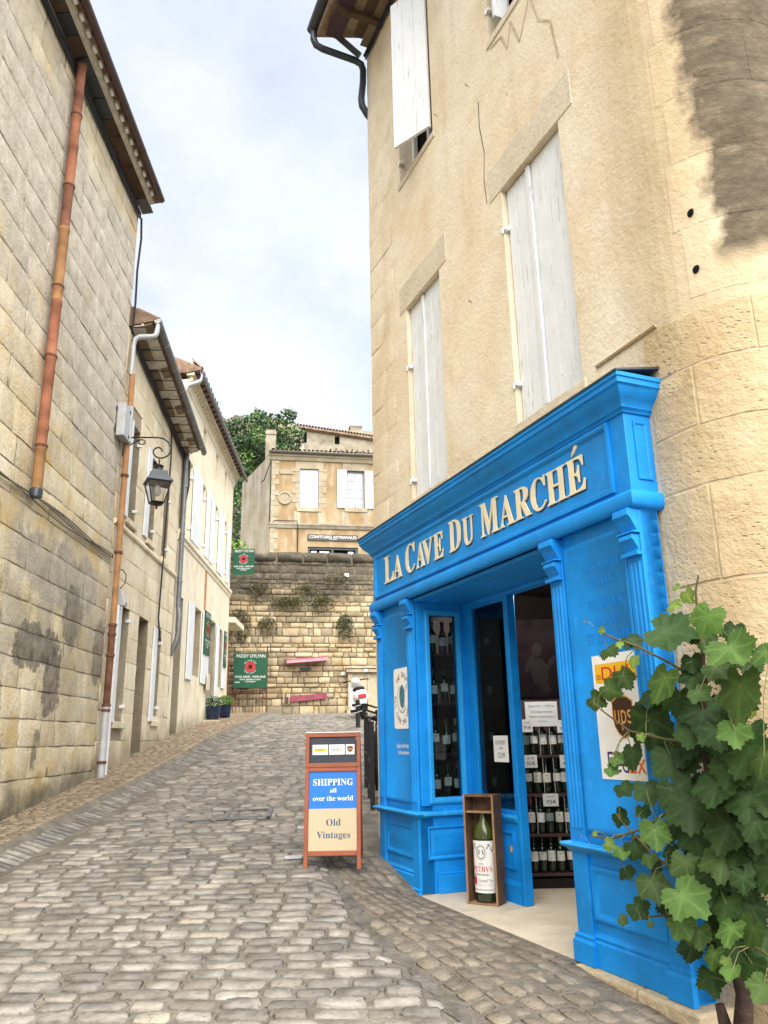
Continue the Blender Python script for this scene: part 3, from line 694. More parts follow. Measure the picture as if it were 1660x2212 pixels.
# upper window: leaf swung half open, pale frame
a, c, d, e = WINS[2]; th = rad(27); hu, hw = a+.01, WP+.01
b = B(RF)
for k in range(3):
    q = [hu+.44*k/3*math.cos(th), hw+.44*k/3*math.sin(th)], [hu+.44*(k+1)/3*math.cos(th)-.002, hw+.44*(k+1)/3*math.sin(th)-.001]
    nx, ny = -math.sin(th)*.03, math.cos(th)*.03
    b.prism([(q[0][0], q[0][1]), (q[1][0], q[1][1]), (q[1][0]+nx, q[1][1]+ny), (q[0][0]+nx, q[0][1]+ny)], 'z', d+.06, e-.02)
b.obj('shutter', M['shutter'], house, bev=.002)
for i in (2, 3):
    a, c, d, e = WINS[i]; b = B(RF)
    for q in ((a, a+.05), (c-.05, c), ((a+c)/2-.03, (a+c)/2+.03)): b.box(q[0], q[1], WP-.20, WP-.15, d, e)
    b.box(a+.05, c-.05, WP-.195, WP-.155, d, d+.06); b.obj('window_frame', M['white'], house, bev=.004)
a, c, d, e = WINS[3]; b = B(RF); b.box(c-.16, c-.13, WP-.10, WP+.03, d+.10, e-.05); b.obj('shutter', M['shutter'], house)
# patches, putlog holes, hooks and studs in the wall
b = B(RF); pts = [(-.02, 6.85), (.10, 7.02), (.16, 6.70), (.05, 6.62), (-.10, 6.95), (-.22, 6.72), (-.30, 6.42), (-.34, 6.10), (-.30, 6.10), (-.26, 6.45), (-.16, 6.76), (-.04, 7.06)]
def crack(pts, wd=.014, name='crack', mat='joint'):
    b = B(RF)
    for p, q in zip(pts, pts[1:]):
        d = (Vector(q)-Vector(p)).normalized(); n = Vector((-d.y, d.x))*wd*RS.uniform(.5, 1.1)
        b.add([(p[0]-n.x, WP+.003, p[1]-n.y), (q[0]-n.x, WP+.003, q[1]-n.y), (q[0]+n.x, WP+.003, q[1]+n.y), (p[0]+n.x, WP+.003, p[1]+n.y)], [(0, 1, 2, 3)])
    b.obj(name, M[mat], house)
crack([(.46, 7.02), (.30, 6.98), (.22, 6.78), (.15, 6.98), (.05, 6.68), (-.12, 6.96), (-.2, 6.62), (-.33, 6.48), (-.38, 6.1)], .010, 'filled_crack', 'step')
crack([(.67, 5.66), (.69, 5.9), (.66, 6.15), (.71, 6.45), (.70, 6.7)], .007, 'filled_crack', 'jointF')
for (u, z) in ((-1.25, 4.22), (-1.235, 3.88)):
    b = B(RF); s = .84-0; b.lathe((0, 0, 0), [(.001, -.004), (.020, -.004), (.024, .002), (.001, .004)], 9)
    o = b.obj('putlog_hole', M['void'], house); p = pathp(-.84-u, .006)
    o.matrix_basis = Matrix.Translation(Vector((p[0], p[1], z))) @ Matrix.Rotation(rad(90), 4, 'X')
for (u, z) in ((-.13, 3.76), (.9, 3.74), (1.35, 3.73), (2.7, 3.6), (1.44, 7.2), (.85, 7.0), (1.0, 4.95)):
    b = B(RF); b.tube([(u, WP, z), (u, WP+.03, z+.004), (u-.018, WP+.034, z+.006)], .0032, 5); b.obj('iron_hook', M['rust'] if z > 4 else M['white'], house)
# roof: eave boards, tiles, gutter
b = B(RF); b.prism([(.50, 9.80), (-3.4, 11.3), (-7.2, 9.8), (-7.2, 9.72), (-3.4, 11.2), (.50, 9.72)], 'u', -1.9, 3.22); roof = b.obj('roof', M['tile'], house)
for k in range(20):
    b = B(RF); u = 3.16-k*.20; rr = [[(u+.085*math.cos(rad(t)), .56-y_, 9.82+y_*.36+.06*math.sin(rad(t))) for t in range(0, 181, 30)] for y_ in (0, .45)]
    b.rings(rr, False, False, closed=False); b.obj('roof_tile', M['tile'], roof, smooth=True)
for k, (w0, w1, z, ue, mt) in enumerate(((-.15, -.02, 9.70, 3.10, 'oldwood2'), (-.02, .10, 9.715, 3.02, 'oldwood'), (.10, .22, 9.725, 2.95, 'oldwood2'), (.22, .42, 9.70, 3.12, 'plum'))):
    b = B(RF); b.box(-1.9, ue, w0+.003, w1-.003, z-.02, z); b.obj('eave_board', M[mt], roof)
for k in range(9):
    b = B(RF); u = 2.7-k*.5; b.box(u-.035, u+.035, -.148, .44, 9.62, 9.678); b.obj('rafter_end', M['oldwood'], roof)
g_ = thing('roof_gutter', 'dark half-round gutter with a bent downpipe at the corner of the shop house', 'gutter', RF, (3.2, .5, 9.7))
prof = [(.53+.075*math.cos(rad(t)), 9.86+.075*math.sin(rad(t))) for t in range(180, 361, 20)]
b = B(RF); prof2 = prof+[(.53+.066*math.cos(rad(t)), 9.862+.066*math.sin(rad(t))) for t in range(360, 179, -20)]; b.prism(prof2, 'u', -1.9, 3.27); b.obj('trough', M['slate_pipe'], g_, smooth=True)
b = B(RF); b.tube([(3.22, .53, 9.80), (3.22, .535, 9.68), (3.22, .50, 9.60), (3.22, .42, 9.575), (3.22, .0, 9.56), (3.22, -.08, 9.53), (3.22, -.105, 9.45), (3.22, -.10, 9.25), (3.22, -.075, 9.0), (3.22, -.085, 8.90), (3.23, -.16, 8.80), (3.25, -.24, 8.75)], .042, 10); b.obj('downpipe', M['slate_pipe'], g_, smooth=True)
b = B(RF); b.tube([(3.18, .40, 9.90), (3.18, -.05, 9.61)], .05, 4); b.obj('brace', M['slate_pipe'], g_)
c_ = thing('eave_cable', 'black cable run tucked under the eave of the shop house', 'cable', RF, (0, WP, 9.6))
for k in range(3):
    b = B(RF); b.tube([(3.17-t*.45, WP+.03+.012*k, 9.57+.018*k+.012*math.sin(t*2+k)) for t in range(11)], .010, 5); b.obj('strand', M['cable'], c_, smooth=True)

# ------------------------------------------------------------------ shopfront
shop = thing('shopfront', 'bright blue timber wine shopfront with cream lettering, panels and scroll brackets', 'shopfront', RF, (1.0, 0, .4))
BL = M['blue']; SL, SR, FL = 2.80, -.82, .40
path_top = [(SR, WP+.0), (SR, .03), (SL, .03), (SL, WP)]
b = B(RF); b.box(SR, SL, WP+.002, .03, 2.70, 3.30); b.obj('fascia', BL, shop, bev=.004)
b = B(RF); b.mould([(0, 3.20), (.012, 3.20), (.016, 3.215), (.028, 3.222), (.030, 3.235), (.055, 3.262), (.074, 3.280), (.090, 3.305), (.096, 3.318), (.104, 3.322), (.106, 3.350), (.114, 3.354), (.114, 3.376), (0, 3.40)], path_top); cor = b.obj('cornice', BL, shop, smooth=True)
b = B(RF); b.add([(SR-.12, WP+.004, 3.43), (SR-.12, .15, 3.375), (SL+.13, .15, 3.375), (SL+.13, WP+.004, 3.43), (SR-.12, WP+.004, 3.445), (SR-.12, .152, 3.385), (SL+.13, .152, 3.385), (SL+.13, WP+.004, 3.445)], [(0, 1, 2, 3), (4, 5, 6, 7), (0, 1, 5, 4), (1, 2, 6, 5), (2, 3, 7, 6), (3, 0, 4, 7)]); b.obj('lead_flashing', M['slate_pipe'], cor)
b = B(RF); b.mould([(0, 2.665), (.020, 2.67), (.034, 2.69), (.036, 2.735), (.028, 2.75), (.02, 2.76), (0, 2.765)], path_top); b.obj('architrave', BL, shop, smooth=True)
# frame moulding on the sign board and on its end
b = B(RF); b.rloft(SR+.12, SL-.05, 2.785, 3.19, [(0, .031), (.0, .048), (.012, .052), (.024, .048), (.032, .038), (.038, .031)], False); b.obj('sign_moulding', BL, shop, smooth=True)
b = B(RF); fu = SR
rr = []
for i, d in ((.03, .001), (.03, .008), (.042, .008), (.05, .001)): rr.append([(fu-d, WP+i, 2.80+i), (fu-d, -i+.005, 2.80+i), (fu-d, -i+.005, 3.19-i), (fu-d, WP+i, 3.19-i)])
b.rings(rr, False, False); b.obj('end_panel', BL, shop)
# letters
LT = [('L', 2.515, 2.30, 2.885, 3.125), ('A', 2.306, 2.118, 2.885, 3.09), ('C', 2.043, 1.852, 2.878, 3.127), ('A', 1.827, 1.654, 2.883, 3.09), ('V', 1.704, 1.505, 2.88, 3.088), ('E', 1.495, 1.325, 2.883, 3.09), ('D', 1.228, 1.033, 2.884, 3.122), ('U', 1.006, .844, 2.880, 3.09), ('M', .742, .494, 2.882, 3.122), ('A', .480, .294, 2.883, 3.095), ('R', .288, .094, 2.883, 3.09), ('C', .095, -.076, 2.878, 3.093), ('H', -.082, -.282, 2.880, 3.088), ('E', -.289, -.468, 2.880, 3.09)]
M['cream_letter'] = plain('cream_letter_paint', (0.80, 0.71, 0.49), 0.5, 0.3, var=0.08); M['letter_shade'] = plain('navy_letter_edge', (0.008, 0.02, 0.05), 0.5, 0.3)
for ch, u0, u1, z0, z1 in LT:
    b = B(RF); pf = lambda x, z, d: (-x, .0315+d, z)
    lettering(b, ch, -u0+.004, -u1-.004, z0, z1, pf, .010, True)
    o = b.obj('letter', M['cream_letter'], shop)
    b = B(RF); lettering(b, ch, -u0+.012, -u1+.006, z0-.009, z1-.009, lambda x, z, d: (-x, .0308, z), 0, True); b.obj('letter_shadow_line', M['letter_shade'], o)

b = B(RF); b.prism([(-.355, 3.105), (-.372, 3.112), (-.418, 3.150), (-.410, 3.165), (-.388, 3.160)], 'w', .0315, .0415); b.obj('letter_accent', M['cream_letter'], shop)
# soffit over the recessed entrance
b = B(RF); b.box(-.02, 2.02, -.55, WP, 2.635, 2.665); b.box(-.02, 2.02, WP, -.004, 2.64, 2.665)
b.obj('soffit', BL, shop)
b = B(RF); b.mould([(0, 2.60), (.015, 2.60), (.022, 2.615), (.022, 2.632), (0, 2.635)], [(-.02, -.47), (1.95, -.47)]); b.obj('soffit_bead', BL, shop)
def panel(name, parent, u0, u1, z0, z1, w=0.0, mat=None, raised=True):
    b = B(RF)
    st = [(0, w+.0005), (0, w+.012), (.010, w+.015), (.020, w+.012), (.030, w+.002)]
    st += [(.042, w+.002), (.08, w+.010)] if raised else []
    b.rloft(u0, u1, z0, z1, st); return b.obj(name, mat or BL, parent, smooth=True)
def console(u0, u1, w, ztop):
    """scroll bracket in two tiers"""
    o = None
    def tier(z0, h, dep, ua, ub):
        pr = [(0, z0)]; 
        for k in range(13):
            t = k/12; d = dep*(0.92+.10*math.sin(t*math.pi*1.0) if t < .35 else (0.95-.72*((t-.35)/.65)**.8))
            pr.append((d, z0-h*t))
        pr += [(dep*.30, z0-h*1.06), (dep*.22, z0-h*1.12), (0, z0-h*1.12)]
        b = B(RF); b.prism([(w+p[0], p[1]) for p in pr], 'u', ua, ub); return b
    b = tier(ztop, .115, .070, u0, u1); b2 = tier(ztop-.135, .078, .050, u0+.008, u1-.008); b.add([(p[0]*RF.sg, p[1], p[2]) for p in b2.v], b2.f)
    o = b.obj('bracket', BL, shop, bev=.003, smooth=True)
    b = B(RF); b.box(u0-.006, u1+.006, w, w+.05, ztop-.129, ztop-.120); b.obj('bracket_fillet', BL, o, bev=.002)
    b = B(RF); b.box(u0-.004, u1+.004, w, w+.035, ztop-.245, ztop-.225); b.obj('bracket_fillet', BL, o, bev=.002)
def pilaster(u0, u1, zb, w=0.0, d=.008):
    b = B(RF); b.box(u0, u1, w-.12, w+d, zb, 2.665); o = b.obj('pilaster', BL, shop, bev=.004)
    n = 3; g = (u1-u0)/(n+1)
    b = B(RF)
    for k in range(n):
        c = u0+g*(k+1); b.prism([(c-.012, w+d+.0005), (c-.005, w+d+.007), (c+.005, w+d+.007), (c+.012, w+d+.0005)], 'z', 1.06, 2.39)
    b.obj('fluting', BL, o)
    b = B(RF); b.mould([(0, zb), (.022, zb), (.022, zb+.10), (.012, zb+.115), (.014, zb+.13), (0, zb+.14)], [(u0, w), (u0, w+d), (u1, w+d), (u1, w)]); b.obj('plinth', BL, o)
    return o
# near pier with the courier poster
b = B(RF); b.box(SR, -.0, -.12, -.012, FL, 2.68); b.obj('pier', BL, shop)
pilaster(-.13, 0, FL); pilaster(SR, SR+.12, FL)
panel('upper_panel', shop, -.69, -.145, 1.05, 2.60, -.0115, raised=False); panel('lower_panel', shop, -.69, -.145, .62, .88, -.010)
b = B(RF); b.mould([(0, .935), (.012, .94), (.022, .955), (.040, .962), (.046, .975), (.040, .985), (0, .99)], [(SR, WP), (SR, .008), (0.0, .008), (0.0, -.13)]); b.obj('dado_rail', M['blue_hi'], shop, smooth=True)
b = B(RF); b.mould([(0, FL), (.022, FL), (.022, .515), (.012, .525), (.016, .54), (.006, .55), (0, .56)], [(SR+.12, -.012), (-.13, -.012)]); b.obj('baseboard', BL, shop)
console(-.13, 0, .008, 2.665); console(SR, SR+.12, .008, 2.665)
# far pier with the round shipping sticker
b = B(RF); b.box(2.0, SL, -.12, -.012, .2, 2.68); b.obj('pier', BL, shop)
pilaster(2.0, 2.12, .30); pilaster(SL-.12, SL, .30)
panel('upper_panel', shop, 2.135, SL-.135, 1.05, 2.60, -.0115, raised=False); panel('lower_panel', shop, 2.135, SL-.135, .64, .88, -.010)
b = B(RF); b.mould([(0, .935), (.012, .94), (.022, .955), (.040, .962), (.046, .975), (.040, .985), (0, .99)], [(2.0, -.40), (2.0, .008), (SL, .008), (SL, WP)]); b.obj('dado_rail', M['blue_hi'], shop, smooth=True)
b = B(RF); b.mould([(0, .2), (.022, .2), (.022, .515), (.012, .525), (.016, .54), (.006, .55), (0, .56)], [(2.12, -.012), (SL-.12, -.012)]); b.obj('baseboard', BL, shop)
console(2.0, 2.12, .008, 2.665); console(SL-.12, SL, .008, 2.665)
# display window, square to the facade (faces down the street); local plane u = UD
UD = 1.985
def dbox(b, w0, w1, u0, u1, z0, z1): return b.box(u0, u1, w0, w1, z0, z1)
dw = B(RF); dw.box(UD, UD+.06, -.47, -.12, FL, 1.03); disp = dw.obj('display_window', BL, shop, bev=.003)
b = B(RF)
for w0, w1, z0, z1 in ((-.135, -.02, 1.03, 2.64), (-.50, -.385, 1.03, 2.64), (-.385, -.135, 1.03, 1.09), (-.385, -.135, 2.53, 2.64)): b.box(UD, UD+.06, w0, w1, z0, z1)
b.obj('frame', BL, disp, bev=.003)
b = B(RF)
rr = []
for i, d in ((-.045, 0), (-.045, .012), (-.03, .016), (-.004, .012), (0, 0)): rr.append([(UD-d, -.385-i*-1, 1.09+i), (UD-d, -.135-i, 1.09+i), (UD-d, -.135-i, 2.53-i), (UD-d, -.385+i, 2.53-i)])
b.rings(rr, False, False); b.obj('frame_moulding', M['blue_hi'], disp)
b = B(RF); b.box(UD+.02, UD+.026, -.386, -.134, 1.085, 2.535); b.obj('pane', M['glass'], disp)
b = B(RF); rr = []
for i, d in ((0, .001), (0, .012), (.012, .014), (.026, .002), (.06, .008)): rr.append([(UD-d, -.42+i, .64+i), (UD-d, -.06-i, .64+i), (UD-d, -.06-i, .88-i), (UD-d, -.42+i, .88-i)])
b.rings(rr, False, True); b.obj('lower_panel', BL, disp)
b = B(RF); b.box(UD-.03, UD+.001, -.47, -.13, FL, .53); b.box(UD-.02, UD+.001, -.47, -.13, .53, .545); b.obj('baseboard', BL, disp, bev=.006)
b = B(RF); b.box(UD-.035, UD+.001, -.47, -.02, .955, .985); b.obj('sill_rail', M['blue_hi'], disp, bev=.008)
# cabinet behind it
b = B(RF)
b.box(2.42, 2.45, -1.15, -.125, .9, 2.64); b.box(UD+.06, 2.42, -.124, -.1205, .9, 2.64)
b.obj('cabinet', M['shelfwood'], shop)
for z in (2.226, 1.825, 1.421, 1.076):
    b = B(RF); b.box(UD+.065, 2.42, -1.12, -.126, z-.022, z-.002); b.obj('display_shelf', M['shelfwood'], shop, bev=.003)
# glazed leaf parallel to the facade at the back of the recess
WL = -.47
b = B(RF)
for u0, u1, z0, z1 in ((1.305, 1.345, FL, 2.64), (1.86, 1.984, FL, 2.64), (1.345, 1.86, FL, 1.02), (1.345, 1.86, 2.575, 2.64)): b.box(u0, u1, WL-.045, WL, z0, z1)
leaf = b.obj('glazed_leaf', BL, shop, bev=.003)
b = B(RF); b.box(1.34, 1.865, WL-.03, WL-.024, 1.015, 2.58); b.obj('pane', M['glass'], leaf)
panel('lower_panel', leaf, 1.375, 1.84, .62, .88, WL)
b = B(RF); b.mould([(0, .935), (.012, .94), (.026, .962), (.03, .975), (.024, .985), (0, .99)], [(1.306, WL), (1.98, WL)]); b.obj('rail', M['blue_hi'], leaf)
b = B(RF); b.mould([(0, FL), (.018, FL), (.018, .52), (.008, .535), (0, .55)], [(1.306, WL), (1.98, WL)]); b.obj('baseboard', BL, leaf)
b = B(RF); b.box(1.264, 1.304, WL-.06, WL+.012, FL, 2.64); b.obj('door_post', BL, shop, bev=.006)
b = B(RF); b.box(-.02, 1.27, WL-.06, WL, 2.60, 2.64); b.obj('door_head', BL, shop)
# interior shell, floor
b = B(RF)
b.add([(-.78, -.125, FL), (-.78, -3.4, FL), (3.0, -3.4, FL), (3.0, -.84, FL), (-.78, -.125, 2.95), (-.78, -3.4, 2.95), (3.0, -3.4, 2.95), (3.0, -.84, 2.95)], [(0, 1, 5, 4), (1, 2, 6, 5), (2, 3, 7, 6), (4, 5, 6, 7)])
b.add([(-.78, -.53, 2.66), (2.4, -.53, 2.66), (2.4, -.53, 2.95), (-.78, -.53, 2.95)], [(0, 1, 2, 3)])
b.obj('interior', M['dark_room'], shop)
def floor_mat():
    g = G('threshold_stone_floor'); c = g.ramp(g.noise(2.4, 7, 0.6), [(0.3, (0.46, 0.40, 0.30)), (0.7, (0.62, 0.55, 0.44))])
    d = g.ramp(g.noise(9, 7, 0.7), [(0.5, 0.0), (0.8, 0.35)]); c = g.mix(d, c, (0.30, 0.25, 0.18)); g.bump(g.noise(40, 5), 0.2); return g.done(c, 0.7, 0.3)
M['floor'] = floor_mat()
for k, (u0, u1) in enumerate(((-.02, .62), (.624, 1.30), (1.304, 1.99))):
    b = B(RF); b.box(u0, u1, -1.2 if k < 1 else -1.5, .012, .25, FL); b.obj('threshold_slab', M['floor'], shop, bev=.006)
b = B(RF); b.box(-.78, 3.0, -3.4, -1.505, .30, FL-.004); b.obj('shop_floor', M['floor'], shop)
# stone step under the near pier
for u0, u1 in ((-.50, -.02), (-.905, -.504)):
    b = B(RF); b.box(u0+.003, u1, WP-.02, .065, .05, FL-.004); b.obj('step_stone', M['step'], house, bev=.014)

# ------------------------------------------------------------------ house fronts across the street
RL = random.Random(21)
def courses(u0, u1, z0, z1, ch, ln, holes, rg, top_h=None):
    """running courses of blocks cut around openings -> (ua, ub, za, zb)"""
    out = []; z = z0; k = 0
    while z < z1-.05:
        h = min(rg.uniform(*ch), z1-z)
        if z1-(z+h) < .12: h = z1-z
        spans = [(u0, u1)]
        for (a, c, d, e) in [q[:4] for q in holes]:
            ov = min(z+h, e)-max(z, d)
            if ov > .25*h:
                ns = []
                for (p, q) in spans:
                    if c <= p or a >= q: ns.append((p, q)); continue
                    if a-p > .03: ns.append((p, a))
                    if q-c > .03: ns.append((c, q))
                spans = ns
        for (p, q) in spans:
            u = p; first = True
            while u < q-.01:
                l = rg.uniform(*ln)*(rg.uniform(.3, .8) if first and q-p > 1.2 else 1); e2 = u+l; first = False
                if q-e2 < ln[0]*.55: e2 = q
                out.append((u, min(e2, q), z, z+h)); u = e2
        z += h; k += 1
    return out
def lay(blocks, name, fr, parent, meshes, w, d, gap):
    for (a, c, p, q) in blocks: place_block(name, RL.choice(meshes), fr, parent, a, c, p, q, w+RL.uniform(-.004, .004), d, gap)
def lay_mass(blocks, name, fr, parent, mat, w, d, gap):
    v0 = []
    for _ in range(8):
        me = block_mesh(RL, 'tmp', mat, .25, .04); v0.append(([tuple(v.co) for v in me.vertices], [tuple(p.vertices) for p in me.polygons])); bpy.data.meshes.remove(me)
    b = B(fr); tn = []
    for (a, c, p, q) in blocks:
        v, f = RL.choice(v0); cu, cz = (a+c)/2, (p+q)/2
        b.add([(cu+fr.sg*x*(c-a-gap), w+y*d, cz+z*(q-p-gap)) for x, y, z in v], f); tn += [RL.random()]*len(v)
    o = b.obj(name, mat, parent, kind='stuff')
    if len(tn) == len(o.data.vertices): o.data.attributes.new('tone', 'FLOAT', 'POINT').data.foreach_set('value', tn)
    return o

# ---- first house: big weathered blocks
ha = thing('stone_house', 'tall windowless house of grey weathered limestone blocks with a clay drainpipe', 'house', LF, (9, 0, .9))
b = B(LF); b.box(1.0, 11.05, -7, -.006, -.3, 10.02); b.obj('wall', M['jointA'], ha)
mA = [block_mesh(RL, 'wall_stone', M['stoneA'], .16, .02) for _ in range(9)]
bl = courses(6.0, 11.05, .2, 9.98, (.29, .40), (.38, .80), [], RL)
vis = [q for q in bl if in_view(LF.P((q[0]+q[1])/2, 0, 0).x, LF.P((q[0]+q[1])/2, 0, 0).y, (q[2]+q[3])/2, 40)]
hid = [q for q in bl if q not in vis]
lay(vis[:295], 'wall_stone', LF, ha, mA, .005, .03, .012)
lay_mass(hid+vis[295:]+courses(1.0, 6.0, .0, 9.98, (.29, .40), (.38, .80), [], RL), 'wall_stone_mass', LF, ha, M['stoneA_s'], .005, .03, .012)
# eave of the first house: plaster band, dark boards, tile ends
def ez(u): return 10.0+.045*(u-8.5)
def eave_strip(name, mat, parent, prof, u0, u1, slope=.045, um=8.5, ref=10.0):
    b = B(LF); b.rings([[(u, p[0], p[1]+slope*(u-um)) for p in prof] for u in (u0, u1)]); return b.obj(name, mat, parent)
b = B(LF); b.box(1.0, 11.05, -.3, .003, 9.985, 10.12); b.obj('wall_head', M['plaster'], ha)
roofA = eave_strip('roof', M['tile'], ha, [(.34, 10.16), (.34, 10.19), (-3.2, 11.5), (-7, 11.0), (-7, 10.1), (-.02, 10.1)], 1.0, 11.02)
u = 1.2
while u < 10.9:
    ln = RL.uniform(.30, .42); eave_strip('eave_board', M['oldwood'] if RL.random() < .7 else M['slate_pipe'], roofA, [(.02, 10.06+RL.uniform(-.01, .01)), (.20, 10.085), (.20, 10.105), (.02, 10.09)], u, u+ln-.012); u += ln
eave_strip('plaster_fillet', M['plaster'], roofA, [(.20, 10.07), (.26, 10.085), (.275, 10.13), (.20, 10.13)], 1.0, 10.95)
u = 5.4
while u < 10.85:
    b = B(LF); zc = 10.15+.045*(u-8.5)
    rr = [[(u+.075*math.cos(rad(t)), y_, zc+(.34-y_)*.3+.05*math.sin(rad(t))) for t in range(180, 361, 30)] for y_ in (.35, .26)]
    b.rings(rr, False, False, closed=False); b.obj('roof_tile', M['tile'], roofA, smooth=True)
    b = B(LF); b.box(u-.045, u+.045, .280, .325, zc-.075, zc-.02); b.obj('mortar_plug', M['white'], roofA, bev=.01); u += .24
ga = thing('roof_gutter', 'plum-brown gutter along the eave of the grey stone house', 'gutter', LF, (9, .5, 10))
pr = [(.39+.06*math.cos(rad(t)), 10.17+.06*math.sin(rad(t))) for t in range(180, 361, 20)]; pr += [(.39+.053*math.cos(rad(t)), 10.172+.053*math.sin(rad(t))) for t in range(360, 179, -20)]
b = B(LF); b.rings([[(u, p[0], p[1]+.045*(u-8.5)) for p in pr] for u in (1.0, 10.95)]); b.obj('trough', M['gutter_brown'], ga, smooth=True)
for k in range(7):
    u = 5.2+k*.9; b = B(LF); b.rings([[(uu, .39+.063*math.cos(rad(t)), 10.17+.063*math.sin(rad(t))+.045*(u-8.5)) for t in range(180, 361, 20)] for uu in (u, u+.025)], False, False, closed=False); b.obj('gutter_strap', M['slate_pipe'], ga)
ca = thing('eave_cable', 'thick black cables strung along the top of the grey stone house', 'cable', LF, (9, .02, 9.95))
for k in range(4):
    b = B(LF); b.tube([(4+t*.5, .035+.01*(k % 2), 9.86+.028*k+.047*(4+t*.5-8.5)+.012*math.sin(t*1.3+k)) for t in range(15)]+[(11.03, .04, 9.98+.02*k)], .013, 6); b.obj('strand', M['cable'], ca, smooth=True)
b = B(LF); b.tube([(11.06, .05, 10.0), (11.07, .07, 9.6), (11.06, .05, 9.0), (11.07, .06, 8.4), (11.06, .05, 7.9)], .018, 6); b.obj('drop', M['cable'], ca, smooth=True)
# clay drainpipe
cp = thing('clay_drainpipe', 'orange terracotta drainpipe in jointed lengths ending above the cables', 'drainpipe', LF, (7.98, .09, 4.17))
zs = [4.22, 4.75, 4.98, 5.85, 6.55, 6.75, 7.55, 8.15, 8.75, 9.2, 9.55, 9.98]; ms = ['terracotta3', 'terracotta', 'terracotta', 'terracotta', 'terracotta3', 'terracotta3', 'terracotta2', 'terracotta', 'terracotta', 'terracotta2', 'terracotta2']
for k, (a, c) in enumerate(zip(zs, zs[1:])):
    b = B(LF); u = 8.02-.012*(a-4.2)*1.0; b.lathe((u, .10, 0), [(.058, a), (.059, c-.07), (.063, c-.065), (.065, c-.004)], 14); o = b.obj('pipe_length', M[ms[k]], cp, smooth=True)
    if k % 2 == 0: b = B(LF); b.lathe((u, .10, 0), [(.067, c-.03), (.071, c-.028), (.071, c-.004), (.067, c-.002)], 14); b.obj('iron_ring', M['rust'], o, smooth=True)
b = B(LF); b.lathe((8.02, .10, 0), [(.068, 4.14), (.072, 4.22), (.06, 4.24)], 14); b.obj('pipe_end', M['slate_pipe'], cp, smooth=True)
wc = thing('wall_cable', 'sagging bundle of old grey wires across the grey stone house', 'cable', LF, (9, .02, 4.1))
for k in range(4):
    b = B(LF); b.tube([(5.5+t*.5, .03+.008*k, 4.20-.022*k+.10*math.cos((t+k*.7)*.9)*.35+(.05 if k == 3 else 0)*math.sin(t*.8)) for t in range(12)]+[(11.05, .03, 4.16)], .009, 5); b.obj('strand', M['cable_grey'], wc, smooth=True)
# grey electric cabinet
eb = thing('electric_box', 'pale grey electric cabinet bolted high at the house corner', 'electric box', LF, (10.9, 0, 5.85))
b = B(LF); b.box(10.74, 10.99, .02, .145, 5.97, 6.50); b.obj('case', M['zinc_pale'], eb, bev=.01)
b = B(LF); b.box(10.993, 11.06, .01, .17, 5.96, 6.55); b.obj('lid', M['zinc_pale'], eb, bev=.008)
for z in (6.05, 6.38): b = B(LF); b.box(10.72, 10.97, .0, .02, z, z+.05); b.obj('bracket', M['slate_pipe'], eb)
for z in (5.93, 6.33): b = B(LF); b.box(10.96, 10.985, .146, .156, z+.08, z+.12); b.obj('latch', M['iron'], eb)

# ---- second house
hb = thing('stone_house', 'low pale limestone house with the lantern, three upper windows and tiled eave', 'house', LF, (13, 0, 1.3))
WB = [(11.62, 12.12, 4.95, 6.55, .30), (12.85, 13.32, 4.93, 6.48, .30), (13.95, 14.35, 4.85, 6.25, .30), (11.72, 12.22, 1.86, 3.62, .30), (12.80, 13.40, .9, 3.58, .45), (13.98, 14.36, 1.92, 3.52, .30)]
b = B(LF); sheet(b, 11.05, 15.18, .3, 7.25, -.006, WB, .3); b.add([(11.05, -.006, .3), (11.05, -6, .3), (11.05, -6, 7.62), (11.05, -.006, 7.62)], [(0, 1, 2, 3)]); b.obj('wall', M['joint'], hb)
b = B(LF); b.box(11.06, 15.17, -6, -.5, .3, 7.6); b.obj('room', M['void'], hb)
mB = [block_mesh(RL, 'wall_stone', M['stoneB'], .08, .014) for _ in range(8)]
HB = [(a-.0, c, d, e) for a, c, d, e, _ in WB]
lay(courses(11.06, 15.17, .4, 4.70, (.34, .44), (.45, .85), HB, RL)+courses(11.06, 15.17, 4.78, 7.20, (.34, .44), (.45, .85), HB, RL), 'wall_stone', LF, hb, mB, .006, .014, .007)
b = B(LF); b.prism([(-.01, 4.69), (.035, 4.70), (.045, 4.73), (.035, 4.775), (-.01, 4.79)], 'u', 11.06, 15.17); b.obj('string_course', M['stoneB'], hb)
for (a, c, d, e, dp) in WB:      # dressed far jambs
    b = B(LF); b.box(c, c+.003, -dp, .004, d, e); b.obj('jamb', M['stoneB'], hb)
def leafL(parent, u0, u1, z0, z1, w, mat='shutter', nb=3, th=.028):
    b = B(LF); pw = (u1-u0)/nb
    for k in range(nb): b.box(u0+k*pw+.0015, u0+(k+1)*pw-.0015, w, w+th+RL.uniform(-.001, .001), z0, z1)
    return b.obj('shutter', M[mat], parent, bev=.002)
for i in (0, 1, 2, 3, 5):
    a, c, d, e, dp = WB[i]
    leafL(hb, a+.01, (a+c)/2-.003, d+.01, e-.01, -.27); leafL(hb, (a+c)/2+.003, c-.01, d+.01, e-.01, -.27)
    if i in (0, 1, 3, 5): leafL(hb, a-.26, a-.015, d-.02, e+.0, .012, nb=2)
    b = B(LF); b.box(a-.05, c+.05, -.02, .05, d-.10, d-.005); b.obj('sill', M['stoneB'], hb, bev=.008)
    for z in (d+.2, e-.25): b = B(LF); b.box(c-.02, c+.02, -.05, .03, z, z+.05); b.obj('hinge', M['white'], hb, bev=.008)
b = B(LF); b.box(12.84, 13.36, -.44, -.40, 1.32, 3.56); dd = b.obj('door', M['oldwood2'], hb)
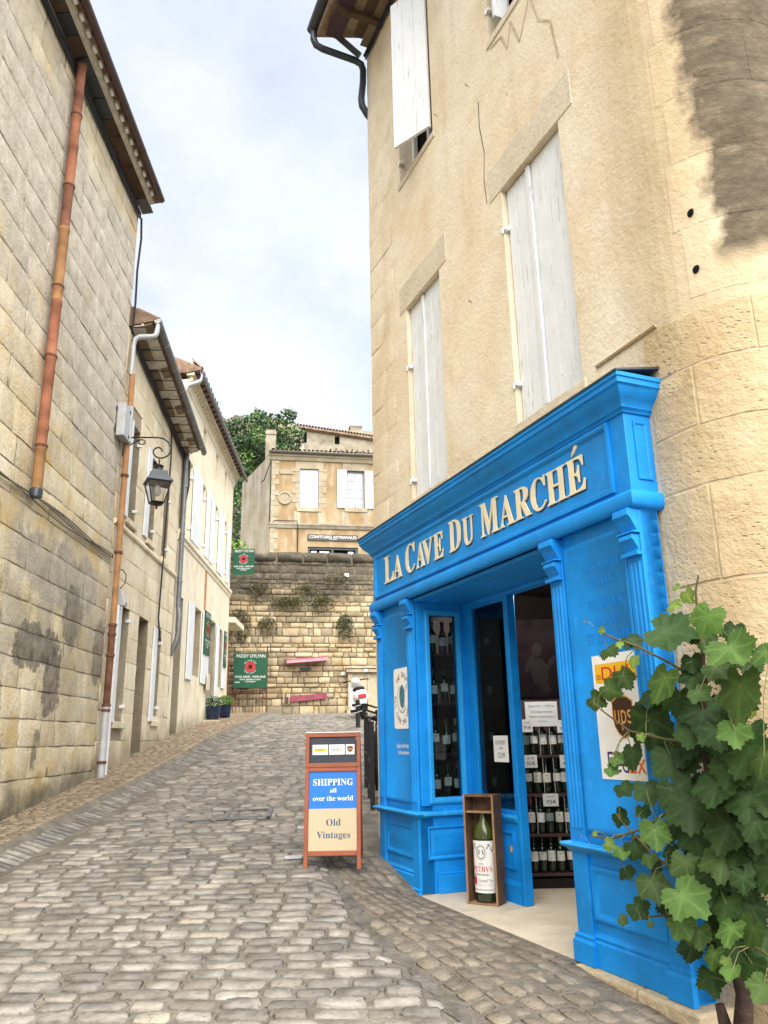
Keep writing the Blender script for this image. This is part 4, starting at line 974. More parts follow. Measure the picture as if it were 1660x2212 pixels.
for k in range(4): b = B(LF); b.box(12.85+k*.128, 12.965+k*.128, -.40, -.385, 1.33, 3.55); b.obj('door_board', M['oldwood2'], dd)
b = B(LF); b.box(12.78, 13.44, -.45, .10, .9, 1.27); b.obj('doorstep', M['stoneB'], hb, bev=.02)
# eave of the second house
roofB = thing('_', 'x', 'x') if False else None
b = B(LF); b.rings([[(u, p[0], p[1]) for p in [(.52, 7.72), (.52, 7.76), (-3, 9.2), (-6, 8.8), (-6, 7.6), (-.02, 7.62)]] for u in (11.1, 15.2)]); roofB = b.obj('roof', M['tile'], hb)
for k in range(14):
    u = 11.12+k*.29; b = B(LF); b.prism([(.02, 7.60), (.22, 7.625), (.22, 7.645), (.02, 7.62)], 'u', u, u+.275); b.obj('eave_tile', M['oldwood2'] if k % 3 else M['plaster'], roofB)
    b = B(LF); b.prism([(.26, 7.63), (.42, 7.66), (.42, 7.68), (.26, 7.65)], 'u', u, u+.275); b.obj('eave_tile', M['plaster'] if k % 4 else M['oldwood2'], roofB)
    b = B(LF); b.box(u-.008, u+.008, .02, .45, 7.592, 7.60); b.obj('iron_tie', M['iron'], roofB)
b = B(LF); b.box(11.1, 15.18, .215, .262, 7.615, 7.65); b.obj('batten', M['plaster'], roofB)
for k in range(21):
    u = 11.2+k*.195; b = B(LF); rr = [[(u+.08*math.cos(rad(t)), y_, 7.76+(.55-y_)*.4+.06*math.sin(rad(t))) for t in range(0, 181, 30)] for y_ in (.56, .1)]
    b.rings(rr, False, False, closed=False); b.obj('roof_tile', M['tile'], roofB, smooth=True)
gb = thing('roof_gutter', 'grey zinc gutter with white elbow pipe on the lantern house eave', 'gutter', LF, (13, .5, 7.7))
pr = [(.53+.075*math.cos(rad(t)), 7.74+.085*math.sin(rad(t))) for t in range(180, 361, 20)]; pr += [(.53+.067*math.cos(rad(t)), 7.742+.077*math.sin(rad(t))) for t in range(360, 179, -20)]
b = B(LF); b.prism(pr, 'u', 11.12, 15.32); b.obj('trough', M['zinc'], gb, smooth=True)
b = B(LF); b.prism([(p[0], p[1]) for p in pr[:10]], 'u', 11.10, 11.118); b.obj('end_cap', M['zinc_pale'], gb)
for k in range(6): b = B(LF); u = 11.7+k*.65; b.rings([[(uu, .53+.079*math.cos(rad(t)), 7.74+.089*math.sin(rad(t))) for t in range(180, 361, 20)] for uu in (u, u+.02)], False, False, closed=False); b.obj('gutter_strap', M['zinc_pale'], gb)
b = B(LF); b.tube([(11.15, .53, 7.66), (11.14, .53, 7.60), (11.13, .50, 7.54), (11.12, .44, 7.515), (11.10, .20, 7.50), (11.09, .13, 7.46), (11.09, .10, 7.38), (11.09, .095, 7.12)], .045, 10); b.obj('elbow', M['zinc_pale'], gb, smooth=True)
dp_ = thing('downpipe', 'tall brown downpipe at the joint of two houses turning rusty then white', 'downpipe', LF, (11.1, .09, .95))
for a, c, m_, r in ((3.16, 7.14, 'terracotta3', .045), (2.05, 3.16, 'rust', .05), (1.02, 2.05, 'zinc_pale', .052)):
    b = B(LF); b.lathe((11.10, .095, 0), [(r, a), (r, c)], 12); b.obj('pipe', M[m_], dp_, smooth=True)
for z in (6.55, 5.45, 4.25, 3.18, 3.05, 2.75, 2.06, 1.99, 1.3): b = B(LF); b.lathe((11.10, .095, 0), [(.055, z-.02), (.062, z-.018), (.062, z+.018), (.055, z+.02)], 12); b.obj('collar', M['rust'], dp_, smooth=True)
wp_ = thing('downpipe', 'slim white pipe running down beside the rusty downpipe', 'downpipe', LF, (11.32, .07, 1.0))
b = B(LF); b.lathe((11.30, .075, 0), [(.042, 1.0), (.042, 3.5)], 12); b.obj('pipe', M['white'], wp_, smooth=True)
b = B(LF); b.box(11.26, 11.36, .0, .05, 3.4, 3.5); b.obj('clip', M['white'], wp_)
fl = thing('wall_lamp', 'small grey floodlight on a curved cable above the white pipe', 'lamp', LF, (11.42, .05, 3.5))
b = B(LF); b.prism([(.03, 3.52), (.16, 3.50), (.17, 3.56), (.11, 3.74), (.05, 3.76)], 'u', 11.36, 11.50); b.obj('housing', M['zinc_pale'], fl, bev=.012)
b = B(LF); b.tube([(11.40, .06, 3.75), (11.42, .13, 3.86), (11.42, .14, 3.98), (11.40, .09, 4.05), (11.38, .02, 4.06)], .008, 5); b.obj('cable', M['cable'], fl, smooth=True)
# grey downpipe between second and third house
d2_ = thing('downpipe', 'slate grey downpipe with a crooked foot between the lantern house and shuttered house', 'downpipe', LF, (15.2, .07, 3.6))
b = B(LF); b.tube([(15.22, .10, 7.35), (15.22, .085, 7.2), (15.22, .085, 4.15), (15.22, .10, 4.05), (15.2, .12, 3.95), (15.2, .12, 3.6)], .05, 10); b.obj('pipe', M['zinc'], d2_, smooth=True)
b = B(LF); b.tube([(15.2, .12, 3.6), (15.19, .10, 3.45), (15.17, .05, 3.3), (15.16, .02, 3.15)], [.055, .06, .05, .02], 8); b.obj('foot', M['zinc'], d2_, smooth=True)
for z in (6.6, 5.6, 4.6): b = B(LF); b.lathe((15.22, .085, 0), [(.053, z), (.058, z+.003), (.058, z+.04), (.053, z+.043)], 10); b.obj('collar', M['zinc'], d2_)
b = B(LF); b.tube([(15.25, .05, 7.45), (15.32, .13, 7.2), (15.33, .14, 6.7), (15.30, .08, 6.2), (15.29, .04, 5.6)], .02, 6); b.obj('cable_loop', M['cable'], d2_, smooth=True)
hc_ = thing('hanging_cable', 'black cable dropping from the eave behind the street lantern', 'cable', LF, (14, .02, 3.4))
b = B(LF); b.tube([(14.05, .03, 7.5), (14.02, .06, 6.8), (13.98, .05, 5.6), (13.92, .05, 4.5), (13.86, .05, 3.7), (13.84, .09, 3.42), (13.95, .09, 3.30), (14.0, .04, 3.34)], .016, 6); b.obj('strand', M['cable'], hc_, smooth=True)
eb2 = thing('eave_cable', 'black cables under the eave of the lantern house', 'cable', LF, (13, .03, 7.5))
for k in range(3): b = B(LF); b.tube([(11.12+t*.37, .04+.015*k, 7.50+.03*k+.015*math.sin(t*1.7+k)) for t in range(12)], .015, 5); b.obj('strand', M['cable'], eb2, smooth=True)

def shift(root, f):
    for o in [root]+list(root.children_recursive):
        if o.type == 'MESH':
            for v in o.data.vertices: v.co = Vector(f(-v.co.x, v.co.y, v.co.z)); v.co.x = -v.co.x
            o.data.update()
tiltB = lambda u, w, z: (u, w*.80, z-.27+.165*(15.1-u))
shift(roofB, tiltB); shift(gb, lambda u, w, z: tiltB(u, w, z) if z > 7.6 else (u, w*.80, z+.30 if z > 7.3 else z)); shift(eb2, lambda u, w, z: (u, w, z-.25+.13*(15.1-u)))
b = B(LF); b.add([(11.05, -.004, 7.2), (15.18, -.004, 7.2), (15.18, -.004, 7.38), (11.05, -.004, 7.95), (11.05, -.4, 7.2), (15.18, -.4, 7.2), (15.18, -.4, 7.38), (11.05, -.4, 7.95)], [(0, 1, 2, 3), (4, 5, 6, 7), (0, 1, 5, 4), (1, 2, 6, 5), (2, 3, 7, 6), (3, 0, 4, 7)]); b.obj('wall_head', M['stoneB'], hb)
for k in range(7):
    u0, u1 = 11.07+k*.585, 11.07+(k+1)*.585-.008; zt = lambda u: 7.93-.138*(u-11.05); b = B(LF); b.add([(u0, .006, 7.205), (u1, .006, 7.205), (u1, .006, zt(u1)), (u0, .006, zt(u0)), (u0, -.003, 7.205), (u1, -.003, 7.205), (u1, -.003, zt(u1)), (u0, -.003, zt(u0))], [(0, 1, 2, 3), (0, 1, 5, 4), (1, 2, 6, 5), (2, 3, 7, 6), (3, 0, 4, 7)]); b.obj('wall_stone', M['stoneB'], hb)

# ---- third house: smooth ashlar, white shutters
hc = thing('stone_house', 'smooth pale house with rows of white shutters and a carved cornice', 'house', LF, (18.5, 0, 1.8))
UPW = [(15.62, 16.30), (17.30, 17.90), (19.05, 19.65), (20.50, 21.05)]
WC = [(a, c, 5.80, 7.46, .25) for a, c in UPW]+[(17.25, 17.6, 8.05, 8.82, .2), (19.0, 19.35, 8.05, 8.82, .2), (20.45, 20.8, 8.05, 8.82, .2)]+[(15.42, 16.02, 1.3, 4.42, .40), (17.12, 17.98, 2.95, 4.47, .30), (18.98, 19.95, 1.7, 4.47, .30), (20.38, 20.95, 2.9, 4.42, .30)]
b = B(LF); sheet(b, 15.18, 22.0, .8, 9.05, .004, WC, .3); b.add([(22.0, .004, .8), (22.0, -6, .8), (22.0, -6, 9.05), (22.0, .004, 9.05)], [(0, 1, 2, 3)]); b.add([(15.18, .004, 7.4), (15.18, -6, 7.4), (15.18, -6, 9.05), (15.18, .004, 9.05)], [(0, 1, 2, 3)]); b.obj('wall', M['stoneC'], hc)
b = B(LF); b.box(15.2, 21.98, -6, -.45, .8, 9.0); b.obj('room', M['void'], hc)
b = B(LF); b.prism([(0, 5.50), (.03, 5.52), (.03, 5.58), (.07, 5.62), (.07, 5.70), (0, 5.73)], 'u', 15.19, 22.04); b.obj('sill_band', M['stoneC'], hc)
for i, (a, c) in enumerate(UPW):
    leafL(hc, a+.01, c-.01, 5.82, 7.44, -.23, 'shutter')
    wl = .48
    if i: leafL(hc, a-wl, a-.02, 5.78, 7.45, .02)
    else: leafL(hc, a-.34, a-.02, 5.78, 7.45, .02, nb=2)
    leafL(hc, c+.02, c+wl, 5.78, 7.45, .02)
    for z in (6.0, 7.15): b = B(LF); b.box(c-.03, c+.02, -.05, .03, z, z+.06); b.obj('hinge', M['white'], hc, bev=.008)
for (a, c, d, e, _) in WC[4:7]: b = B(LF); b.box(a+.01, c-.01, -.19, -.17, d+.01, e-.01); b.obj('attic_shutter', M['stoneB'], hc)
for (a, c, d, e, dp) in WC[7:]: b = B(LF); b.box(c, c+.003, -dp, .0045, d, e); b.obj('jamb', M['stoneB'], hc)
b = B(LF); b.box(15.45, 15.99, -.39, -.35, 1.75, 4.40); b.obj('door', M['oldwood2'], hc)
leafL(hc, 16.50, 17.08, 2.82, 4.47, .02); b = B(LF); b.box(17.14, 17.96, -.29, -.26, 2.97, 4.45); b.obj('blind', M['stoneB'], hc)
leafL(hc, 18.12, 18.94, 2.84, 4.52, .02); leafL(hc, 20.0, 20.36, 2.0, 4.45, .02); leafL(hc, 21.0, 21.5, 2.9, 4.42, .02)
for u in (19.02, 19.5): b = B(LF); b.box(u, u+.42, -.28, -.24, 2.05, 4.44); o = b.obj('door_leaf', M['white'], hc, bev=.004); b = B(LF); b.box(u+.07, u+.35, -.238, -.234, 2.9, 4.3); b.obj('pane', M['void'], o)
b = B(LF); b.box(20.4, 20.93, -.29, -.26, 2.92, 4.40); b.obj('blind', M['void'], hc)
b = B(LF); b.box(18.7, 20.1, .0, .35, 1.5, 2.03); b.obj('doorstep', M['stoneB'], hc, bev=.02)
b = B(LF); b.box(18.25, 18.31, .004, .04, 2.9, 5.5); b.obj('cable_cover', M['terracotta3'], hc)
# cornice with carved blocks, tiles, gutter
b = B(LF); b.prism([(0, 8.86), (.05, 8.88), (.06, 8.95), (.12, 9.0), (.12, 9.06), (0, 9.06)], 'u', 15.18, 22.12); b.obj('cornice', M['stoneC'], hc)
for k in range(34): b = B(LF); u = 15.24+k*.203; b.prism([(.115, 9.0), (.26, 9.06), (.28, 9.11), (.25, 9.15), (.115, 9.15)], 'u', u, u+.10); b.obj('modillion', M['stoneB'], hc)
b = B(LF); b.prism([(.0, 9.15), (.34, 9.16), (.36, 9.22), (0, 9.24)], 'u', 15.18, 22.2); b.obj('cornice_slab', M['stoneC'], hc)
b = B(LF); b.rings([[(u, p[0], p[1]) for p in [(.66, 9.27), (.66, 9.32), (-3, 10.8), (-6, 10.3), (-6, 9.1), (0, 9.2)]] for u in (15.15, 22.25)]); roofC = b.obj('roof', M['tile'], hc)
for k in range(24): b = B(LF); u = 15.3+k*.29; b.box(u, u+.06, .34, .60, 9.205, 9.26); b.obj('rafter_end', M['plum'], roofC)
for k in range(26):
    u = 15.25+k*.27; b = B(LF); rr = [[(u+.10*math.cos(rad(t)), y_, 9.32+(.68-y_)*.4+.07*math.sin(rad(t))) for t in range(0, 181, 30)] for y_ in (.70, .2)]
    b.rings(rr, False, False, closed=False); b.obj('roof_tile', M['tile'], roofC, smooth=True)
gc = thing('roof_gutter', 'long grey-green gutter on the shuttered house cornice', 'gutter', LF, (18, .7, 9.2))
pr = [(.73+.08*math.cos(rad(t)), 9.30+.09*math.sin(rad(t))) for t in range(180, 361, 20)]; pr += [(.73+.072*math.cos(rad(t)), 9.302+.082*math.sin(rad(t))) for t in range(360, 179, -20)]
b = B(LF); b.prism(pr, 'u', 15.1, 22.4); b.obj('trough', M['zinc'], gc, smooth=True)
b = B(LF); b.tube([(15.15, .73, 9.24), (15.14, .72, 9.12), (15.12, .66, 9.06), (15.1, .3, 8.98), (15.08, .15, 8.95), (15.07, .10, 8.85)], .05, 8); b.obj('elbow', M['zinc_pale'], gc, smooth=True)

for o in [o for o in hc.children if o.name.split('.')[0] in ('cornice', 'modillion', 'cornice_slab', 'roof')]: shift(o, lambda u, w, z: (u, w*.46 if w > 0 else w, z))
shift(gc, lambda u, w, z: (u, w*.46, z-.09))

# ------------------------------------------------------------------ retaining wall at the end of the street
RB = random.Random(31)
rw = thing('retaining_wall', 'high old rubble-stone retaining wall closing the street, dark at the top', 'wall', BF, (2, 0, 2.3))
b = B(BF); b.box(-2.5, 9.0, -1.5, -.02, 1.0, 7.30); b.box(-2.5, 9.0, -.5, -.02, 7.30, 7.58); b.obj('core', M['jointF'], rw)
blk = []
z = 2.0
while z < 7.26:
    h = RB.choice((.13, .16, .18, .20, .23, .27)); h = min(h, 7.28-z)
    if 7.28-z-h < .1: h = 7.28-z
    u = -.4-RB.uniform(0, .2)
    while u < 5.2:
        l = RB.uniform(.14, .34) if RB.random() < .75 else RB.uniform(.34, .58)
        if h > .28 and RB.random() < .3: m_ = z+h*RB.uniform(.4, .6); blk += [(u, u+l, z, m_), (u, u+l, m_, z+h)]
        else: blk.append((u, u+l, z, z+h))
        u += l
    z += h
mF = [block_mesh(RB, 'wall_stone', M['stoneF'], .16, .035) for _ in range(12)]
vis = []; rest = []
for q in blk:
    p = BF.P((q[0]+q[1])/2, 0, 0); d = Vector((p.x, p.y, (q[2]+q[3])/2))-Vector((0, 0, EYE)); dz = d.dot(_f); px = 830+1670*d.dot(_R)/dz
    (vis if 488 < px < 815 else rest).append(q)
vis.sort(key=lambda q: -(q[1]-q[0])*(q[3]-q[2]))
for q in vis[:285]: place_block('wall_stone', RB.choice(mF), BF, rw, *q, RB.uniform(-.012, .035), .085, RB.uniform(.014, .034))
lay_mass(vis[285:]+rest+courses(5.2, 9, 2, 7.28, (.22, .3), (.25, .55), [], RB), 'wall_stone_mass', BF, rw, M['stoneF_s'], .008, .07, .022)
u = -.45
while u < 6:
    l = RB.uniform(.7, 1.1); place_block('coping_stone', RB.choice(mF), BF, rw, u, u+l, 7.27, 7.62, .04, .5, .02); u += l
# iron gate with the green sign
gate = thing('iron_gate', 'rusty iron bar gate against the far stone wall with spiked curved top', 'gate', BF, (.45, .4, 2.3))
WG = .35
b = B(BF); b.box(-.24, -.13, WG-.05, WG+.05, 2.25, 4.0); b.obj('post', M['rust'], gate)
for k in range(12):
    u = -.08+k*.102; top = 4.1+.36*(k/11)**1.6*1.0
    b = B(BF); b.tube([(u, WG, 2.28), (u, WG, top-.12), (u, WG, top)], [.011, .011, .002], 6); b.obj('bar', M['rust'], gate)
for z in (2.33, 3.05, 3.92): b = B(BF); b.box(-.13, 1.06, WG-.014, WG+.014, z-.015, z+.015); b.obj('rail', M['rust'], gate)
b = B(BF); b.box(1.045, 1.075, WG-.02, WG+.02, 2.28, 4.45); b.obj('stile', M['rust'], gate)
M['green'] = plain('dark_green_board', (0.012, 0.085, 0.042), 0.5, 0.3, var=0.1); M['red'] = plain('red_roundel', (0.50, 0.03, 0.04), 0.5, 0.3); M['ink'] = plain('white_ink', (0.80, 0.80, 0.77), 0.6, 0.2, var=0.03, bump=0); M['blackink'] = plain('black_ink', (0.02, 0.015, 0.015), 0.6, 0.2, bump=0)
def green_sign(label, fr, u0, u1, z0, z1, w, thick=.02, arrows=True, put=None, base=None, P=None):
    """put(x, z, d): x 0..1 in reading direction"""
    s = thing('wine_bar_sign', label, 'sign', fr, base)
    W, Hh = abs(u1-u0), z1-z0
    X = lambda x, z, d: put(x, z0+z*Hh, d)
    b = B(fr); v = [X(x, z, d) for d in (-thick, 0) for x, z in ((0, 0), (1, 0), (1, 1), (0, 1))]
    b.add(v, [(0, 1, 2, 3), (4, 5, 6, 7), (0, 1, 5, 4), (1, 2, 6, 5), (2, 3, 7, 6), (3, 0, 4, 7)]); b.obj('board', M['green'], s)
    def disc(r0, r1, mat, d, name):
        b = B(fr); n = 28; c = (.5, .60); k = Hh/W
        vs = []; fs = []
        for i in range(n):
            a = 2*math.pi*i/n
            for r in (r0, r1): vs.append(X(c[0]+r*math.cos(a)*k, c[1]+r*math.sin(a), d))
        for i in range(n): j = (i+1) % n; fs.append((2*i, 2*i+1, 2*j+1, 2*j))
        b.add(vs, fs); b.obj(name, M[mat], s)
    disc(.001, .15, 'red', .002, 'roundel'); disc(.085, .097, 'green', .003, 'ring'); disc(.001, .062, 'blackink', .003, 'centre')
    def txt(t, x0, x1, za, zb, ser=False, d=.002):
        b = B(fr); lettering(b, t, x0, x1, za, zb, lambda x, z, dd: X(x, z, d), 0, ser); b.obj('lettering', M['ink'], s)
    txt("PADDY O'FLYNN", .08, .94, .865, .965); txt('WINE SHOP - WINE BAR', .05, .96, .285, .345, True); txt('WINE APPRECIATION', .19, .82, .215, .258, True); txt('COURSES', .36, .66, .155, .196, True)
    # ring of tiny words around the roundel
    for (t, a0, a1, r) in (('THE VINE RULE', 150, 30, .185), ('WINES SPIRITS', 215, 325, .185)):
        for k, ch in enumerate(t):
            if ch == ' ': continue
            a = rad(a0+(a1-a0)*k/(len(t)-1)); k2 = Hh/W; cx, cz = .5+r*math.cos(a)*k2, .60+r*math.sin(a)
            vs, fs, wd = glyphs(ch); hgt = .035; ro = a-math.pi/2 if a0 < 180 else a+math.pi/2
            b = B(fr); b.add([X(cx+((p[0]-wd/2)*hgt*math.cos(ro)-(p[1]-.5)*hgt*math.sin(ro))*k2, cz+(p[0]-wd/2)*hgt*math.sin(ro)+(p[1]-.5)*hgt*math.cos(ro), .002) for p in vs], fs); b.obj('letter', M['ink'], s)
    if arrows:
        for k in range(3):
            b = B(fr); x = .055+k*.05; b.add([X(x, .16, .002), X(x+.035, .185, .002), X(x+.035, .135, .002)], [(0, 1, 2)]); b.obj('arrow', M['ink'], s)
    return s
green_sign('large dark green wine bar sign with red roundel hung on the iron gate', BF, .0, 1.05, 3.13, 4.21, WG+.06, base=(.5, WG, 3.13), put=lambda x, z, d: (.01+1.04*x, WG+.045+d, z))
# sign hanging square off the shuttered house, and one lying flat on its front
green_sign('small green wine bar sign jutting from the end of the shuttered house', LF, 0, .62, 6.12, 6.88, 0, base=(21.7, .3, 6.1), arrows=False, put=lambda x, z, d: (21.75-d, .10+.62*x, z))
sg = [o for o in bpy.data.objects if o.name.startswith('wine_bar_sign')][-1]
b = B(LF); b.box(21.74, 21.76, .0, .12, 6.25, 6.27); b.box(21.74, 21.76, .0, .12, 6.72, 6.74); b.obj('bracket', M['iron'], sg)
green_sign('narrow green wine bar board hung on a white shutter', LF, 0, .7, 3.52, 4.53, 0, base=(18.5, .06, 3.5), arrows=False, put=lambda x, z, d: (18.17+.72*x, .075+d, z))
green_sign('thin dark menu board on the far shutter beside the gate', LF, 0, .4, 3.46, 4.42, 0, base=(21.2, .06, 3.4), arrows=False, put=lambda x, z, d: (21.02+.40*x, .075+d, z))
mb = thing('menu_board', 'small beige notice hanging by the open door of the shuttered house', 'notice', LF, (18.8, .1, 2.7))
b = B(LF); b.prism([(18.62, 2.72), (19.0, 2.72), (19.0, 3.02), (18.93, 3.1), (18.69, 3.1), (18.62, 3.02)], 'w', .075, .09); b.obj('panel', M['pale_patch'], mb)
# plum canopy and bench by the far wall, plate, niche
can = thing('awning', 'narrow rolled plum awning fixed on the far stone wall', 'awning', BF, (2.3, .1, 3.9))
M['plumcloth'] = plain('plum_cloth', (0.30, 0.075, 0.11), 0.7, 0.2, var=0.25); M['plumcloth2'] = plain('faded_plum_cloth', (0.48, 0.22, 0.25), 0.7, 0.2, var=0.25)
for k in range(5):
    a0, a1 = rad(8+34*k), rad(8+34*(k+1)); b = B(BF); q = [(.05+.20*math.cos(a0)*.9+.15, 3.86+.17*math.sin(a0)), (.05+.20*math.cos(a1)*.9+.15, 3.86+.17*math.sin(a1))]
    b.add([(1.66, q[0][0], q[0][1]), (2.98, q[0][0], q[0][1]+.10), (2.98, q[1][0], q[1][1]+.10), (1.66, q[1][0], q[1][1])], [(0, 1, 2, 3)]); b.obj('slat', M['plumcloth' if k % 2 else 'plumcloth2'], can)
b = B(BF); b.tube([(1.66, .2+.18*math.cos(rad(t)), 3.86+.17*math.sin(rad(t))) for t in range(0, 181, 20)], .014, 6); b.obj('end_hoop', M['oldwood'], can)
for u in (1.75, 2.9): b = B(BF); b.tube([(u, .0, 3.95), (u, .2, 3.98)], .012, 5); b.obj('bracket', M['iron'], can)
bn = thing('wall_panel', 'long plum board with a small hatch low on the far wall', 'panel', BF, (2.3, .05, 2.3))
b = B(BF); b.add([(1.80, .08, 2.70), (2.98, .08, 2.79), (2.98, .08, 2.97), (1.80, .08, 2.88), (1.80, .11, 2.70), (2.98, .11, 2.79), (2.98, .11, 2.97), (1.80, .11, 2.88)], [(0, 1, 2, 3), (4, 5, 6, 7), (0, 1, 5, 4), (1, 2, 6, 5), (2, 3, 7, 6), (3, 0, 4, 7)]); b.obj('board', M['plumcloth'], bn)
b = B(BF); b.box(1.62, 1.76, .08, .11, 2.69, 2.86); b.obj('hatch', M['oldwood'], bn); b = B(BF)
for q in ((1.60, 1.62, 2.66, 3.1), (1.765, 1.785, 2.64, 2.9)): b.box(q[0], q[1], .08, .12, q[2], q[3])
b.obj('hatch_frame', M['pale_patch'], bn)
for u in (1.9, 2.8): b = B(BF); b.box(u, u+.04, -.02, .08, 2.78, 2.84); b.obj('bracket', M['iron'], bn)
pl = thing('wall_plate', 'short dark plate on the far wall under the plum awning', 'plate', BF, (2.3, .05, 3.7)); b = B(BF); b.box(2.12, 2.47, .05, .075, 3.68, 3.78); b.obj('plate', M['slate_pipe'], pl, bev=.02)
wp2 = thing('wall_plate', 'small white square plate high on the far wall', 'plate', BF, (3.65, .05, 6.8)); b = B(BF); b.box(3.58, 3.72, .05, .065, 6.78, 6.9); b.obj('plate', M['white'], wp2)
M['niche'] = limestone('niche_stone', [(.3, (.40, .33, .22)), (.7, (.55, .48, .36))], amt=.08, bump=.4)
ni = thing('stone_niche', 'pale framed blind doorway in the far wall behind the scooter', 'niche', BF, (4.1, .05, 2.35))
b = B(BF); b.box(3.70, 4.9, .055, .10, 2.30, 3.62); b.obj('panel', M['niche'], ni)
for q in ((3.66, 3.80, .055, .15, 2.45, 3.60), (4.30, 4.36, .10, .13, 2.45, 3.60), (3.60, 5.0, .055, .24, 3.61, 3.72), (3.58, 5.0, .055, .28, 3.73, 3.78), (3.60, 5.0, .055, .30, 2.25, 2.43)): b = B(BF); b.box(*q); b.obj('moulding', M['niche'], ni, bev=.01)
br_ = thing('door_hood', 'sloping stone hood beside the gate at the end of the shuttered house', 'hood', LF, (22.3, .2, 4.3))
b = B(LF); b.prism([(22.05, 4.95), (23.9, 4.95), (23.9, 4.80), (22.05, 4.80)], 'w', -.6, .18); b.obj('slab', M['stoneC'], br_); b = B(LF); b.box(22.05, 23.9, -.6, -.28, 1.9, 4.80); b.obj('pier', M['stoneB'], br_)
# wall plants
def leaf_cloud(name, parent, fr, centre, rad_, n, mats, rg, size=(.03, .06), droop=0.0, flat=.5):
    """loose spray of small leaf faces"""
    b = B(fr)
    for k in range(n):
        a = rg.uniform(0, 2*math.pi); r = rg.random()**.6; h = rg.uniform(-1, 1)
        c = Vector((centre[0]+rad_[0]*r*math.cos(a), centre[1]+abs(rad_[1]*rg.random()), centre[2]+rad_[2]*r*math.sin(a)-droop*r*r))
        s = rg.uniform(*size); d1 = Vector((rg.uniform(-1, 1), rg.uniform(-.4, 1), rg.uniform(-1, 1))).normalized(); d2 = d1.cross(Vector((rg.uniform(-1, 1), rg.uniform(-1, 1), rg.uniform(-1, 1)))).normalized()
        b.cur = rg.randrange(len(mats)); b.add([c-d1*s, c+d2*s*flat, c+d1*s, c-d2*s*flat], [(0, 1, 2, 3)])
    return b.obj(name, mats, parent)
def leaf_mat(name, col, var=.3, trans=.0):
    g = G(name); c = g.mix(1.0, col, g.ramp(g.noise(11, 3), [(.3, 1-var), (.7, 1+var)]), 'MULTIPLY'); g.bump(g.noise(40, 3), .2); g.b.inputs['Subsurface Weight'].default_value = 0.0
    return g.done(c, .55, .35)
M['weed'] = leaf_mat('dry_wall_weed', (.085, .078, .028)); M['weed2'] = leaf_mat('green_wall_weed', (.040, .058, .018)); M['weed3'] = leaf_mat('straw_weed', (.15, .12, .055))
for i, (u, z, ru, rz, n, lb) in enumerate(((.12, 5.2, .42, .55, 520, 'bushy olive weed hanging above the gate on the far wall'), (1.75, 5.92, .62, .24, 420, 'wide dry weed tuft across the middle of the far wall'), (2.85, 5.95, .38, .26, 300, 'rounded dry weed tuft high on the far wall'), (3.58, 5.2, .30, .40, 360, 'dark green weed tuft on the far wall near the shop'), (.75, 6.3, .42, .30, 200, 'sparse straw weed beside the small hanging sign'), (2.3, 6.35, .5, .22, 200, 'thin brown weed below the dark top of the wall'), (1.05, 5.2, .32, .30, 220, 'small weed tuft right of the bushy one'), (3.3, 6.75, .4, .2, 140, 'faint straw weed near the white plate'))):
    t = thing('wall_weed', lb, 'plant', BF, (u, .05, z-rz), 'weeds growing in the far wall'); leaf_cloud('foliage', t, BF, (u, .04, z), (ru, .28, rz), int(n*1.9), [M['weed'], M['weed2'], M['weed3']] if i != 3 else [M['weed2'], M['weed2'], M['weed']], RB, (.025, .075), .12, .22)
    b = B(BF); b.tube([(u, .0, z), (u+.03, .10, z-.03)], .012, 5); b.obj('stem', M['oldwood'], t)

# ------------------------------------------------------------------ terrace, house with the jam shop, cliff house
tb = B(); tb.add([tuple(BF.P(-60, -1.4, 7.0)), tuple(BF.P(60, -1.4, 7.0)), tuple(HF.P(60, 1.0, 9.2)), tuple(HF.P(-60, 1.0, 9.2)), tuple(HF.P(60, -18, 11)), tuple(HF.P(-60, -18, 11)), tuple(UF.P(60, -3, 20)), tuple(UF.P(-60, -3, 20)), tuple(UF.P(60, -30, 26)), tuple(UF.P(-60, -30, 26)), tuple(BF.P(60, -1.4, 2)), tuple(BF.P(-60, -1.4, 2))], [(0, 1, 2, 3), (3, 2, 4, 5), (5, 4, 6, 7), (7, 6, 8, 9), (0, 11, 10, 1)])
M['earth'] = plain('scrub_earth', (.10, .10, .05), .95, .1, var=.4, scale=.6, bump=.6, bscale=3)
tb.obj('hill', M['earth'], kind='structure')
def ochre_mat():
    g = G('ochre_render'); c = g.ramp(g.noise(.9, 7, .6), [(.3, (.24, .155, .075)), (.5, (.31, .215, .115)), (.7, (.37, .28, .17))]); s = g.noise(2.0, 6, .6, vec=g.mapv((1, 1, .3)))
    c = g.mix(g.ramp(s, [(.5, 0.), (.75, .5)]), c, (.62, .55, .43)); g.bump(g.noise(9, 6), .3); return g.done(c, .9, .2)
M['ochre'] = ochre_mat()
def grimy_mat():
    g = G('stained_side_render'); c = g.ramp(g.noise(1.0, 7, .65), [(.3, (.38, .30, .21)), (.55, (.50, .43, .33)), (.75, (.58, .52, .43))]); s = g.noise(1.6, 6, .65, vec=g.mapv((1.5, 1.5, .14)))
    z = g.sep()['Z']; k = g.math('MULTIPLY', g.ramp(s, [(.42, 0.), (.66, .55)]), g.mr(z, 12.5, 16.0)); c = g.mix(k, c, (.19, .17, .14)); g.bump(g.noise(8, 6), .3); return g.done(c, .9, .2)
M['grimy'] = grimy_mat()
M['farstone'] = limestone('far_grey_stone', [(.3, (.20, .17, .125)), (.5, (.33, .29, .22)), (.75, (.46, .42, .34))], scale=.7, bump=.7, amt=0, bscale=4, streak=.4)
